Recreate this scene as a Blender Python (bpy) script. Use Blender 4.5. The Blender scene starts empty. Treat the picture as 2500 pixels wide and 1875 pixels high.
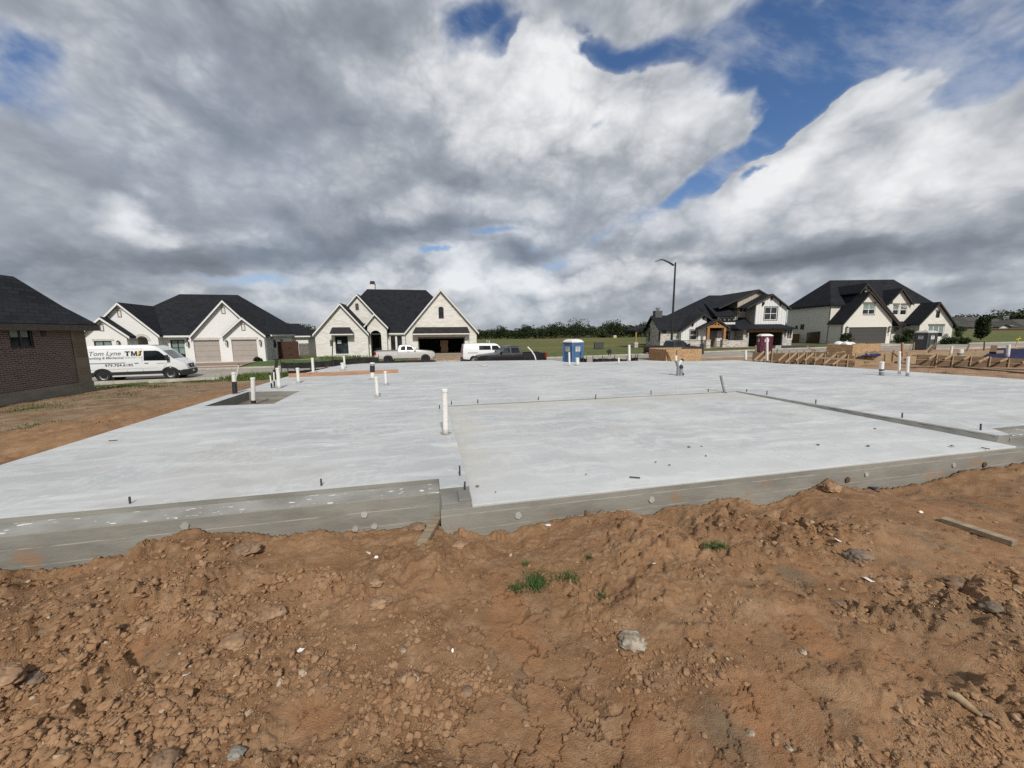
import bpy, bmesh, math, random
import numpy as np
from mathutils import Vector, Matrix, Euler, noise as mnoise
from mathutils.geometry import tessellate_polygon
random.seed(7); rng = np.random.default_rng(11)
R = math.radians
scene = bpy.context.scene
COL = scene.collection
CAMZ = 1.6
# ---------------------------------------------------------------- survey helpers (points measured on the site photo -> metres)
F, CX, CY, PITCH, ROLL = 905., 1250., 937.5, R(8.0), R(0.5)
def ray(px, py):
    u = (px-CX)/F; v = (CY-py)/F
    c, s = math.cos(ROLL), math.sin(ROLL)
    u, v = c*u+s*v, -s*u+c*v
    return Vector((u, math.cos(PITCH)+v*math.sin(PITCH), -math.sin(PITCH)+v*math.cos(PITCH)))
EYE = Vector((0, 0, CAMZ))
def at_z(px, py, z):
    d = ray(px, py); return EYE+d*((z-CAMZ)/d.z)
def at_Y(px, py, Y):
    d = ray(px, py); return EYE+d*(Y/d.y)
PH = R(12.4)
_A = at_z(1153, 1233.6, 0)
SO = Vector((_A.x, _A.y, 0)); SD = Vector((math.cos(PH), math.sin(PH), 0)); SE = Vector((-math.sin(PH), math.cos(PH), 0))
def S2W(s, t, z=0.): return SO+SD*s+SE*t+Vector((0, 0, z))
def slab_st(px, py, z=0.):
    w = at_z(px, py, z)-SO; return w.dot(SD), w.dot(SE)
def on_face(px, py, t):
    """point where a sight line meets the vertical plane at slab depth t -> (s, z)"""
    d = ray(px, py); k = (t-(EYE-SO).dot(SE))/d.dot(SE); p = EYE+d*k
    return (p-SO).dot(SD), p.z
# ---------------------------------------------------------------- mesh builder
class MB:
    def __init__(s): s.v = []; s.f = []
    def add(s, vs, fs):
        o = len(s.v); s.v += [tuple(v) for v in vs]; s.f += [tuple(i+o for i in f) for f in fs]; return s
    def box(s, x0, x1, y0, y1, z0, z1, M=None):
        vs = [Vector((x, y, z)) for z in (z0, z1) for y in (y0, y1) for x in (x0, x1)]
        if M: vs = [M @ v for v in vs]
        return s.add(vs, [(0, 2, 3, 1), (4, 5, 7, 6), (0, 1, 5, 4), (2, 6, 7, 3), (0, 4, 6, 2), (1, 3, 7, 5)])
    def bar(s, a, b, w, h, up=(0, 0, 1)):
        a, b = Vector(a), Vector(b); d = (b-a); L = d.length; d.normalize()
        u = Vector(up); x = d.cross(u)
        if x.length < 1e-4: x = d.cross(Vector((1, 0, 0)))
        x.normalize(); y = x.cross(d)
        M = Matrix(((x.x, d.x, y.x, a.x), (x.y, d.y, y.y, a.y), (x.z, d.z, y.z, a.z), (0, 0, 0, 1)))
        return s.box(-w/2, w/2, 0, L, -h/2, h/2, M)
    def tube(s, pts, r, n=10, caps=True):
        pts = [Vector(p) for p in pts]; rs = r if isinstance(r, (list, tuple)) else [r]*len(pts)
        o = len(s.v); prev = None
        for i, p in enumerate(pts):
            d = (pts[min(i+1, len(pts)-1)]-pts[max(i-1, 0)]).normalized()
            if prev is None:
                x = d.cross(Vector((0, 0, 1)))
                if x.length < 1e-3: x = Vector((1, 0, 0))
            else: x = prev-d*prev.dot(d)
            x.normalize(); prev = x; y = d.cross(x)
            for k in range(n):
                a = 2*math.pi*k/n; s.v.append(tuple(p+(x*math.cos(a)+y*math.sin(a))*rs[i]))
        for i in range(len(pts)-1):
            for k in range(n):
                k2 = (k+1) % n; s.f.append((o+i*n+k, o+i*n+k2, o+(i+1)*n+k2, o+(i+1)*n+k))
        if caps:
            s.f.append(tuple(o+k for k in range(n))[::-1]); s.f.append(tuple(o+(len(pts)-1)*n+k for k in range(n)))
        return s
    def lathe(s, prof, n=20, M=None):
        """prof: (radius, height) pairs turned round local z"""
        o = len(s.v); m = len(prof)
        for k in range(n):
            a = 2*math.pi*k/n
            for r, z in prof:
                v = Vector((r*math.cos(a), r*math.sin(a), z)); s.v.append(tuple(M @ v if M else v))
        for k in range(n):
            k2 = (k+1) % n
            for j in range(m-1): s.f.append((o+k*m+j, o+k2*m+j, o+k2*m+j+1, o+k*m+j+1))
        return s
    def prism(s, poly, a0, a1, axis='y', holes=()):
        """closed prism of a 2-D polygon (with holes) between a0 and a1 along an axis"""
        def P(p, a):
            return (p[0], a, p[1]) if axis == 'y' else ((a, p[0], p[1]) if axis == 'x' else (p[0], p[1], a))
        loops = [list(poly)]+[list(h) for h in holes]; flat = [p for l in loops for p in l]
        tris = tessellate_polygon([[Vector((p[0], p[1], 0)) for p in l] for l in loops])
        n = len(flat); vs = [P(p, a0) for p in flat]+[P(p, a1) for p in flat]; fs = []
        for t in tris: fs.append(tuple(t)); fs.append(tuple(i+n for i in t)[::-1])
        o = 0
        for l in loops:
            m = len(l)
            for i in range(m): j = (i+1) % m; fs.append((o+i, o+j, o+j+n, o+i+n))
            o += m
        return s.add(vs, fs)
    def mesh(s, name):
        me = bpy.data.meshes.new(name); me.from_pydata(s.v, [], s.f); me.validate()
        bm = bmesh.new(); bm.from_mesh(me); bmesh.ops.recalc_face_normals(bm, faces=bm.faces); bm.to_mesh(me); bm.free()
        return me
def link(name, data, mat=None, parent=None):
    o = bpy.data.objects.new(name, data); COL.objects.link(o)
    if mat is not None and data is not None:
        data.materials.clear(); data.materials.append(mat)
    if parent is not None: o.parent = parent
    return o
def smooth(o, ang=40):
    me = o.data; bm = bmesh.new(); bm.from_mesh(me); c = math.cos(R(ang))
    for f in bm.faces: f.smooth = True
    for e in bm.edges:
        if len(e.link_faces) == 2 and e.link_faces[0].normal.dot(e.link_faces[1].normal) < c: e.smooth = False
    bm.to_mesh(me); bm.free(); return o
def obj(name, mb, mat, parent=None, sm=None, bevel=0, label=None):
    o = link(name, mb.mesh(name), mat, parent)
    if sm: smooth(o, sm)
    if bevel:
        m = o.modifiers.new('edge', 'BEVEL'); m.width = bevel; m.segments = 2; m.limit_method = 'ANGLE'; m.angle_limit = R(40)
    if label: o['label'] = label
    return o
def tag(o, label, cat, group=None):
    o['label'] = label; o['category'] = cat
    if group: o['group'] = group
    return o
def thing(name, label, cat, loc=(0, 0, 0), rz=0., group=None):
    o = bpy.data.objects.new(name, None); COL.objects.link(o); o.empty_display_size = .2
    o.location = loc; o.rotation_euler = (0, 0, rz); return tag(o, label, cat, group)
def dup(root, label=None):
    r = root.copy(); COL.objects.link(r)
    if label: r['label'] = label
    for ch in root.children:
        c = ch.copy(); COL.objects.link(c); c.parent = r
        for g in ch.children:
            d = g.copy(); COL.objects.link(d); d.parent = c
    return r
# ---------------------------------------------------------------- node helper
class NG:
    def __init__(s, tree):
        s.t = tree; s.t.nodes.clear()
    def n(s, typ, ins=None, out=0, **props):
        nd = s.t.nodes.new(typ)
        for k, v in props.items(): setattr(nd, k, v)
        for k, v in (ins or {}).items(): s.put(nd.inputs[k], v)
        return nd.outputs[out] if out is not None else nd
    def put(s, sock, v):
        if hasattr(v, 'node') and hasattr(v, 'is_output'): s.t.links.new(v, sock)
        else:
            try: sock.default_value = v
            except Exception: sock.default_value = (v, v, v)
    def m(s, op, a, b=0., c=0., clamp=False):
        return s.n('ShaderNodeMath', {0: a, 1: b, 2: c}, operation=op, use_clamp=clamp)
    def vm(s, op, a, b=(0, 0, 0), out=0):
        return s.n('ShaderNodeVectorMath', {0: a, 1: b}, out=out, operation=op)
    def mix(s, f, a, b, mode='MIX'):
        nd = s.t.nodes.new('ShaderNodeMix'); nd.data_type = 'RGBA'; nd.blend_type = mode
        s.put(nd.inputs[0], f); s.put(nd.inputs[6], a if not isinstance(a, tuple) else (*a, 1)[:4]); s.put(nd.inputs[7], b if not isinstance(b, tuple) else (*b, 1)[:4])
        return nd.outputs[2]
    def noise(s, vec, scale, detail=4, rough=.55, out=0, **kw):
        return s.n('ShaderNodeTexNoise', {'Vector': vec, 'Scale': scale, 'Detail': detail, 'Roughness': rough}, out=out, **kw)
    def ramp(s, f, a, b, lo=0., hi=1.):
        return s.n('ShaderNodeMapRange', {0: f, 1: a, 2: b, 3: lo, 4: hi}, interpolation_type='SMOOTHSTEP')
    def lin(s, f, a, b, lo=0., hi=1.):
        return s.n('ShaderNodeMapRange', {0: f, 1: a, 2: b, 3: lo, 4: hi})
    def xyz(s, v): 
        nd = s.n('ShaderNodeSeparateXYZ', {0: v}, out=None); return nd.outputs
    def comb(s, x=0., y=0., z=0.): return s.n('ShaderNodeCombineXYZ', {0: x, 1: y, 2: z})
    def objco(s): return s.n('ShaderNodeTexCoord', out=3)
    def wallco(s):
        """(x+y, z) in the thing's own frame: suits walls that face either axis"""
        o = s.xyz(s.objco()); return s.comb(s.m('ADD', o[0], o[1]), o[2], 0.)
    def bump(s, h, strength=.3, dist=.01):
        return s.n('ShaderNodeBump', {'Height': h, 'Strength': strength, 'Distance': dist})
    def out(s, col, rough=.6, normal=None, **kw):
        b = s.t.nodes.new('ShaderNodeBsdfPrincipled'); o = s.t.nodes.new('ShaderNodeOutputMaterial')
        s.put(b.inputs['Base Color'], (*col, 1)[:4] if isinstance(col, tuple) else col); s.put(b.inputs['Roughness'], rough)
        if normal is not None: s.put(b.inputs['Normal'], normal)
        for k, v in kw.items(): s.put(b.inputs[k.replace('_', ' ')], v)
        s.t.links.new(b.outputs[0], o.inputs[0]); return b
def newmat(name):
    m = bpy.data.materials.new(name); m.use_nodes = True; return m, NG(m.node_tree)
def plain(name, col, rough=.6, var=.12, scale=6., bump=0., bscale=40., **kw):
    """a surface with slight mottling so no face is one flat tone"""
    m, g = newmat(name); co = g.objco()
    n = g.noise(co, scale, 5, .6)
    c = g.mix(g.ramp(n, .3, .7), tuple(x*(1-var) for x in col), tuple(min(1, x*(1+var)) for x in col))
    nm = g.bump(g.noise(co, bscale, 4), bump, .01) if bump else None
    g.out(c, rough, nm, **kw); return m
# ---------------------------------------------------------------- sky, sun, camera
SUN_EL, SUN_AZ = R(44), R(166)      # azimuth measured clockwise from +Y: the sun stands behind the viewer, to the right
def azel(px, py):
    d = ray(px, py).normalized(); return math.atan2(d.x, d.y), math.asin(d.z)
def build_sky():
    w = bpy.data.worlds.new('World'); scene.world = w; w.use_nodes = True; g = NG(w.node_tree)
    d = g.n('ShaderNodeTexCoord', out=0)
    # direction on the unit sphere -> azimuth / elevation
    x, y, z = g.xyz(d)[:3]
    az = g.m('ARCTAN2', x, y); el = g.m('ARCSINE', z)
    flat = g.vm('MULTIPLY', d, (1., 1., 1.45))
    ns = lambda s, det=6, r=.55, off=(0, 0, 0): g.noise(g.vm('ADD', flat, off), s, det, r)
    wx = g.m('SUBTRACT', ns(3.6, 6, .52, (3, 1, 7)), .5); wy = g.m('SUBTRACT', ns(3.6, 6, .52, (9, 4, 2)), .5)
    p = g.comb(g.m('MULTIPLY_ADD', wx, .26, az), g.m('MULTIPLY_ADD', wy, .15, el), 0.)
    def blobs(lst, start, gain=1.):
        acc = start
        for (px, py, rx, ry, rot, amp) in lst:
            a0, e0 = azel(px, py)
            sa = abs(azel(px+rx, py)[0]-azel(px-rx, py)[0])/2; se = abs(azel(px, py-ry)[1]-azel(px, py+ry)[1])/2
            mp = g.n('ShaderNodeMapping', {'Vector': p, 'Location': (a0, e0, 0), 'Rotation': (0, 0, R(rot)), 'Scale': (sa*1.5, se*1.5, 1)}, vector_type='TEXTURE')
            acc = g.m('MULTIPLY_ADD', g.n('ShaderNodeTexGradient', {0: mp}, out=1, gradient_type='SPHERICAL'), amp*(gain if amp > 0 else gain*.92) if gain != 1. else amp, acc)
        return acc
    fb = ns(2.6, 8, .52); fine = ns(8, 8, .60, (5, 5, 1))
    # heaped cauliflower lumps: cells of several sizes, pushed about by noise
    wv = g.vm('ADD', flat, g.vm('MULTIPLY', g.n('ShaderNodeTexNoise', {'Vector': flat, 'Scale': 7., 'Detail': 4}, out=1), (.10, .10, .10)))
    heap = g.m('SUBTRACT', HEAP0, g.n('ShaderNodeTexVoronoi', {'Vector': wv, 'Scale': 9., 'Detail': 3.2, 'Roughness': .66}, out=0, feature='F1', normalize=True))
    cov0 = g.m('MULTIPLY_ADD', g.m('SUBTRACT', fb, .5), 1.5, 1.05)
    cov0 = g.m('MULTIPLY_ADD', g.m('SUBTRACT', fine, .5), .55, cov0)
    cov0 = g.m('MULTIPLY_ADD', heap, 1.5, cov0)
    GAPS = SKY_GAPS; LIGHT = SKY_LIGHT
    cov = blobs(GAPS, cov0)
    crisp = g.m('MULTIPLY', g.m('MULTIPLY', blobs([(1370, 110, 120, 70, 0, 1.4), (2080, 260, 160, 130, 40, 1.2), (1850, 470, 180, 80, 30, 1.2), (1150, 640, 220, 50, 0, 1.4), (1600, 150, 160, 50, 0, .6)], 0.), 1.), 1., clamp=True)
    torn = g.m('MULTIPLY_ADD', g.m('SUBTRACT', ns(5.5, 9, .64, (4, 4, 4)), .5), 1.5, cov)
    mask = g.m('ADD', g.m('MULTIPLY', g.ramp(cov, .30, .66), crisp), g.m('MULTIPLY', g.ramp(torn, -.45, 1.15), g.m('SUBTRACT', 1., crisp)))
    mask = g.m('MULTIPLY', mask, g.m('MULTIPLY_ADD', g.ramp(ns(1.9, 5, .5, (6, 1, 1)), .40, .66), -.12, 1.))
    br0 = g.m('MULTIPLY_ADD', g.m('SUBTRACT', fb, .5), .26, .51)
    br0 = g.m('MULTIPLY_ADD', g.m('SUBTRACT', ns(4.4, 8, .52, (1, 2, 8)), .5), .34, br0)
    # billows: tops lighter than undersides - compare the cloud thickness a little higher up
    up = g.noise(g.vm('ADD', flat, (0, 0, .06)), 2.6, 8, .52)
    br0 = g.m('MULTIPLY_ADD', g.m('SUBTRACT', fb, up), 1.5, br0)
    puff = g.noise(g.vm('MULTIPLY', d, (1., 1., 2.0)), 15., 8, .56)      # far small heaps near the horizon
    br0 = g.m('MULTIPLY_ADD', g.m('MULTIPLY', g.m('SUBTRACT', puff, .5), g.ramp(el, .04, .34, 1., .12)), .6, br0)
    br = blobs(LIGHT, br0, 1.16)
    br = g.m('MULTIPLY_ADD', g.m('MULTIPLY', g.m('SUBTRACT', heap, .17), g.ramp(br, .2, .8, .35, 1.)), 1.7, br)
    br = g.m('MULTIPLY_ADD', g.m('MULTIPLY', g.m('SUBTRACT', ns(11, 8, .58, (3, 8, 3)), .5), g.ramp(br, .45, .9)), .40, br)
    edge = g.m('MULTIPLY', g.m('SUBTRACT', 1., g.ramp(cov, .6, 1.5)), .16)
    br = g.m('ADD', br, edge)
    cr = g.n('ShaderNodeValToRGB', {0: g.m('MULTIPLY', br, .76)}, out=None); e = cr.color_ramp.elements
    K = CLOUD_K
    pts = [(.04, (.150, .165, .190)), (.235, (.230, .255, .295)), (.43, (.378, .407, .450)), (.62, (.58, .60, .63)), (.82, (.74, .755, .775)), (1.0, (.87, .88, .89))]
    e[0].position, e[0].color = pts[0][0], (*[c*K for c in pts[0][1]], 1)
    e[1].position, e[1].color = pts[-1][0], (*[c*K for c in pts[-1][1]], 1)
    for q, c in pts[1:-1]:
        k = e.new(q); k.color = (*[v*K for v in c], 1)
    sky = g.n('ShaderNodeTexSky', sky_type='NISHITA', sun_disc=False, sun_elevation=SUN_EL, sun_rotation=SUN_AZ, air_density=1.0, dust_density=.6, ozone_density=2.0)
    blue = g.mix(1., sky, SKY_TINT, 'MULTIPLY')
    # pale air low over the land
    low = g.ramp(el, 0., .42, 1., 0.)
    blue = g.mix(g.m('MULTIPLY', low, .55), blue, tuple(v*K for v in (.42, .52, .68)))
    ws = g.noise(g.vm('ADD', g.vm('MULTIPLY', g.n('ShaderNodeVectorRotate', {'Vector': d, 'Angle': R(-24)}, rotation_type='Y_AXIS'), (1.2, 3.2, 5.2)), (2, 2, 2)), 2.1, 8, .62)
    wisp = g.m('MULTIPLY', g.ramp(ws, .46, .74), .62)
    blue = g.mix(wisp, blue, tuple(v*K for v in (.50, .54, .62)))
    c = g.mix(mask, blue, cr.outputs[0])
    c = g.mix(g.m('MULTIPLY', g.ramp(el, 0., .11, 1., 0.), .35), c, tuple(v*K for v in (.44, .47, .50)))
    bg = g.n('ShaderNodeBackground', {0: c, 1: .1}); o = w.node_tree.nodes.new('ShaderNodeOutputWorld')
    w.node_tree.links.new(bg, o.inputs[0])
    w.cycles.sampling_method = 'MANUAL'; w.cycles.sample_map_resolution = 512
    s = bpy.data.lights.new('sun', 'SUN'); s.energy = SUN_E; s.angle = R(SUN_ANG); s.color = (1., .95, .88)
    so = bpy.data.objects.new('sun', s); COL.objects.link(so)
    sd = Vector((math.sin(SUN_AZ)*math.cos(SUN_EL), math.cos(SUN_AZ)*math.cos(SUN_EL), math.sin(SUN_EL)))
    so.rotation_euler = sd.to_track_quat('Z', 'Y').to_euler(); so.location = (0, -10, 30)
HEAP0 = .50
SUN_E, SUN_ANG = 3.6, 5.0
CLOUD_K = 10.
SKY_TINT = (.66, .84, 1.06)
# patches of open blue (survey x, y, half width, half height, tilt, amount) and lighter / darker parts of the cloud deck
SKY_GAPS = [
 (75, 150, 75, 105, -35, -1.6), (165, 260, 95, 75, -40, -1.2), (40, 90, 80, 55, 0, -1.0), (60, 240, 60, 40, 0, -.5),
 (1195, 70, 70, 70, 10, -2.0), (1255, 105, 60, 34, 30, -1.3), (1160, 30, 70, 50, 0, -.9), (1100, 130, 40, 30, 0, -.5), (1290, 40, 60, 60, 0, -.6),
 (1490, 100, 80, 40, 0, -1.8), (1570, 120, 100, 30, 0, -1.2), (1670, 75, 130, 44, 0, -1.4), (1450, 40, 70, 50, 0, -.9), (1900, 75, 190, 95, 0, -2.4), (2120, 45, 230, 80, 10, -2.6), (2060, 120, 150, 65, 20, -2.0), (1980, 180, 100, 70, 30, -1.9), (1880, 150, 90, 60, 0, -1.0),
 (2330, 60, 190, 70, 0, -1.7), (2440, 150, 140, 85, 0, -2.0), (2370, 205, 130, 50, 10, -1.5), (1925, 250, 60, 70, 20, -1.9),
 (1835, 370, 110, 32, 33, -2.2), (1725, 420, 95, 28, 30, -2.0), (1905, 300, 66, 44, 45, -1.8), (1650, 465, 34, 18, 35, -.9), (1580, 515, 50, 32, 40, -1.1),
 (1440, 325, 34, 22, 45, -1.2), (1215, 568, 60, 13, 10, -1.5), (1060, 618, 120, 10, 6, -1.2), (650, 688, 150, 14, 3, -1.7), (1320, 600, 50, 24, 0, -.8), (1490, 560, 60, 30, 30, -1.0), (1390, 640, 60, 20, 0, -1.0), (1900, 395, 40, 20, 30, -.8),
]
SKY_LIGHT = [
 (1385, 118, 75, 45, 0, .50), (1330, 190, 130, 90, 10, .42), (1290, 290, 190, 120, 0, .28), (1120, 190, 130, 110, 0, .26), (960, 210, 90, 90, 20, .12), (1600, 260, 240, 110, 0, .34), (1780, 230, 110, 90, 0, .22), (1500, 380, 220, 90, 10, .20), (1150, 360, 150, 60, 10, .12), (880, 210, 80, 130, 25, .16),
 (2150, 230, 150, 70, 30, .40), (2010, 330, 130, 60, 35, .46), (2330, 390, 250, 100, 0, .46), (1900, 450, 140, 50, 30, .42), (1760, 510, 130, 60, 25, .36), (2100, 440, 200, 90, 10, .26), (1590, 565, 45, 40, 30, .34), (2250, 500, 230, 60, 0, .26), (1850, 560, 120, 50, 0, .12),
 (280, 515, 70, 36, -15, .52), (330, 560, 120, 28, -12, .34), (420, 585, 70, 18, -10, .25), (110, 440, 110, 50, -20, .12), (330, 260, 100, 60, -40, .16), (420, 340, 90, 70, -40, .14), (520, 180, 50, 120, 0, .14), (640, 450, 70, 60, -25, .08), (200, 300, 80, 60, -30, .1),
 (1150, 505, 130, 30, 5, .30), (960, 545, 110, 26, 6, .22), (1290, 470, 120, 50, 0, .14),
 (1120, 645, 60, 40, 10, .62), (1190, 690, 130, 32, 0, .48), (1030, 690, 130, 28, 0, .40), (1300, 665, 70, 22, 0, .3), (855, 670, 46, 20, 0, .44), (760, 735, 130, 24, 0, .26), (1330, 570, 40, 22, 0, .22), (1560, 690, 140, 26, 0, .36), (1350, 700, 110, 24, 0, .34), (1250, 745, 200, 26, 0, .16), (1700, 720, 120, 24, 0, .16),
 (1925, 700, 34, 24, 40, .42), (1870, 735, 40, 14, 0, .2),
 (700, 555, 330, 60, 8, -.12), (950, 590, 260, 26, 8, -.34), (480, 650, 380, 34, 5, -.34), (680, 630, 160, 26, 6, -.2), (150, 640, 260, 70, 0, -.16), (60, 700, 200, 46, 0, -.14), (330, 740, 120, 26, 0, -.1),
 (2230, 600, 380, 30, 2, -.34), (1850, 632, 220, 24, 2, -.42), (2450, 610, 200, 36, 0, -.20), (1640, 600, 120, 24, 10, -.2), (2300, 680, 260, 30, 0, -.04), (2350, 655, 120, 14, 0, .2), (2150, 680, 130, 16, 0, .16), (1275, 615, 46, 26, 0, -.38), (1360, 620, 50, 20, 0, -.2),
 (640, 110, 260, 100, -10, -.08), (330, 60, 200, 60, 0, -.04), (900, 90, 120, 80, 0, -.10), (930, 400, 200, 70, 10, -.03), (720, 330, 140, 90, 20, -.01), (1650, 30, 200, 40, 0, -.05), (1560, 60, 100, 40, 0, .02), (2420, 740, 160, 26, 0, -.06), (1100, 450, 150, 40, 5, -.1),
]
build_sky()
cam = bpy.data.cameras.new('camera'); cam.sensor_width = 36; cam.lens = 36*F/2500; cam.clip_start = .05; cam.clip_end = 6000
co = bpy.data.objects.new('camera', cam); COL.objects.link(co); co.location = EYE
co.rotation_euler = (Matrix.Rotation(math.pi/2-PITCH, 3, 'X') @ Matrix.Rotation(-ROLL, 3, 'Z')).to_euler()
scene.camera = co
vs = scene.view_settings; scene.display_settings.display_device = 'sRGB'
vs.view_transform = 'Standard'; vs.look = 'None'; vs.exposure = 0; vs.gamma = 1; vs.use_curve_mapping = False
scene.cycles.max_bounces = 6; scene.cycles.use_denoising = False; scene.cycles.caustics_reflective = False; scene.cycles.caustics_refractive = False
# ---------------------------------------------------------------- vectorised noise
def _hash(ix, iy, s):
    h = (ix.astype(np.int64)*374761393+iy.astype(np.int64)*668265263+s*1442695041) & 0xffffffff
    h = ((h ^ (h >> 13))*1274126177) & 0xffffffff
    return (h ^ (h >> 16)) & 0xffffffff
def hash01(ix, iy, s): return _hash(ix, iy, s)/4294967295.
def gnoise(x, y, s=0):
    x0 = np.floor(x); y0 = np.floor(y); fx = x-x0; fy = y-y0
    u = fx*fx*fx*(fx*(fx*6-15)+10); v = fy*fy*fy*(fy*(fy*6-15)+10)
    def gr(ix, iy, dx, dy):
        a = hash01(ix, iy, s)*6.2831853; return np.cos(a)*dx+np.sin(a)*dy
    a = gr(x0, y0, fx, fy); b = gr(x0+1, y0, fx-1, fy); c = gr(x0, y0+1, fx, fy-1); d = gr(x0+1, y0+1, fx-1, fy-1)
    return (a+(b-a)*u+((c+(d-c)*u)-(a+(b-a)*u))*v)*1.5
def fbm(x, y, oct=5, s=0, g=.5):
    r = 0; a = 1
    for i in range(oct): r = r+a*gnoise(x, y, s+i*17); a *= g; x = x*2.03+1.7; y = y*2.03-2.3
    return r
def worley(x, y, s=0):
    x0 = np.floor(x); y0 = np.floor(y); f1 = np.full(x.shape, 9.); f2 = np.full(x.shape, 9.); idv = np.zeros(x.shape)
    for dx in (-1, 0, 1):
        for dy in (-1, 0, 1):
            cx = x0+dx; cy = y0+dy
            px = cx+hash01(cx, cy, s); py = cy+hash01(cx, cy, s+71)
            d = np.hypot(x-px, y-py); n = d < f1
            f2 = np.where(n, f1, np.minimum(f2, d)); idv = np.where(n, hash01(cx, cy, s+5), idv); f1 = np.where(n, d, f1)
    return f1, f2, idv
def sst(a, b, x):
    t = np.clip((x-a)/(b-a), 0, 1); return t*t*(3-2*t)
# ---------------------------------------------------------------- site levels
T_LEDGE = .47            # outer face of the brick ledge, left and right of the patio
ZP0, ZP1 = -.02, -.10    # patio floor: back, front
def _pc(px, py, z): return slab_st(px, py, z)
PA, PB, PC, PD = _pc(1153, 1233.6, ZP1), _pc(2481, 1089.4, ZP1), _pc(1796, 956.7, ZP0), _pc(1091, 992.8, ZP0)
T_PAT = (PA[1]+PB[1])/2  # outer face of the patio
SL = -5.66
SLAB = [(SL, .73), (SL, 12.0), (-5.46, 13.0), (-5.02, 15.8), (-4.75, 17.1), (-3.15, 17.6), (1.9, 17.5), (6.4, 16.8), (6.65, 15.2), (7.7, 14.72), (11.3, 14.76), (12.1, 13.75), (15.65, 13.5), (15.95, 11.0), (16.65, 9.9), (17.0, 8.0), (17.25, 6.4), (17.7, 4.5), (17.9, .73)]
OUT = [(SL-.02, T_LEDGE), (SL-.02, 12.0)]+SLAB[2:-1]+[(17.92, .73), (17.92, T_LEDGE)]
def inside(s, t, poly):
    r = np.zeros(s.shape, bool); n = len(poly)
    for i in range(n):
        (x0, y0), (x1, y1) = poly[i], poly[(i+1) % n]
        if y0 == y1: continue
        r ^= ((y0 > t) != (y1 > t)) & (s < (x1-x0)*(t-y0)/(y1-y0)+x0)
    return r
def polydist(s, t, poly):
    d = np.full(s.shape, 1e9)
    for i in range(len(poly)):
        (x0, y0), (x1, y1) = poly[i], poly[(i+1) % len(poly)]
        ex, ey = x1-x0, y1-y0; k = np.clip(((s-x0)*ex+(t-y0)*ey)/(ex*ex+ey*ey+1e-9), 0, 1)
        d = np.minimum(d, np.hypot(s-x0-k*ex, t-y0-k*ey))
    return d
# dirt line along the front of the slab
_dl = [(0, 1389), (163, 1389), (309, 1354), (407, 1311), (500, 1307), (602, 1311), (671, 1324), (761, 1311), (900, 1304), (1002, 1282)]
_dr = [(1079, 1300), (1144, 1300), (1250, 1302), (1307, 1286), (1429, 1262), (1591, 1252), (1620, 1234), (1700, 1228), (1812, 1217), (1837, 1228), (1902, 1221), (1953, 1197), (2022, 1180), (2080, 1192), (2134, 1192), (2242, 1178), (2315, 1156), (2423, 1142), (2500, 1127)]
_fl = [on_face(x, y, T_LEDGE) for x, y in _dl]+[on_face(x, y, T_PAT) for x, y in _dr]
_fl.sort(); FLS = np.array([p[0] for p in _fl]); FLZ = np.array([p[1] for p in _fl])
CTRL = [(0, 0, -.16), (-2.5, .5, -.26), (2.5, .5, -.17), (5, 1.2, -.2), (7, 3, -.28), (-6, 0, -.3), (0, -6, -.2), (-6, -8, -.4), (6, -6, -.2), (12, 2, -.3), (20, 4, -.3), (-20, -10, -.8), (20, -10, -.2),
 (-6.1, 3, -.12), (-6.7, 5.5, -.11), (-7.3, 8, -.12), (-7.9, 10.5, -.14), (-8.4, 12.8, -.2), (-8.4, 15.2, -.35), (-9, 17.5, -.6), (-9.5, 9.5, -.25), (-8.6, 5, -.2), (-7.6, 2, -.2),
 (-16.5, 15, -.6), (-15.8, 11.4, -.6), (-15, 8, -.6), (-12, 10, -.42), (-12, 6, -.4), (-13, 13, -.5), (-20, 8, -.6), (-25, 12, -.9),
 (-20, 19, -1.2), (-14, 18.5, -.9), (-27, 22.5, -1.6), (-22, 25.5, -1.6), (-10, 21, -.85), (-12, 26, -1.45), (-16, 23, -1.3), (-6, 24, -1.3),
 (-4, 21.5, -.8), (4, 22.5, -.9), (12, 19, -.6), (10, 29, -1.4), (0, 30, -1.5), (8, 20, -.7), (11, 24, -.9), (18, 30, -1.1),
 (-30, 41, -1.36), (-20, 46, -1.36), (-10, 49, -1.3), (-24, 38, -1.5), (-12, 44, -1.4), (36, 58, -1.05), (52, 58, -.67), (66, 62, -.4), (44, 58, -.9), (25, 58, -1.2), (-40, 45, -1.3), (-55, 40, -1.5),
 (5, 60, -1.7), (10, 100, -2.0), (0, 200, -2.3), (60, 200, -1.8), (130, 200, .5), (-100, 200, -2), (40, 110, -1.7), (-40, 100, -1.8), (-150, 100, -2), (-80, 60, -1.6), (-60, 20, -1.6),
 (17, 14.5, -.5), (16.5, 17.5, -.62), (19, 17.5, -.62), (22, 19, -.6), (21, 12, -.42), (26, 22, -.6), (27, 15, -.42), (35, 24, -.3), (33, 33, -.7), (24, 34, -1.0), (16, 20, -.68), (30, 18, -.4), (40, 20, -.2), (20, 8, -.3),
 (110, 95, .4), (85, 75, -.1), (120, 115, 1.0), (150, 130, 1.6), (200, 180, 4), (400, 400, 8), (-400, 400, -2), (0, 500, -2), (0, 1500, 0), (1500, 0, 6), (-1500, 0, -3), (0, -1500, -1), (0, -60, -.5), (60, 0, .2), (-60, -20, -1.2)]
CT = np.array(CTRL, float)
ROAD = [(-120, 6.0), (-70, 14.5), (-40, 21.8), (-24, 26.3), (-8, 31.1), (8, 35.7), (24, 39.9), (40, 43.2), (60, 45.4), (90, 46), (160, 42)]
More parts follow.
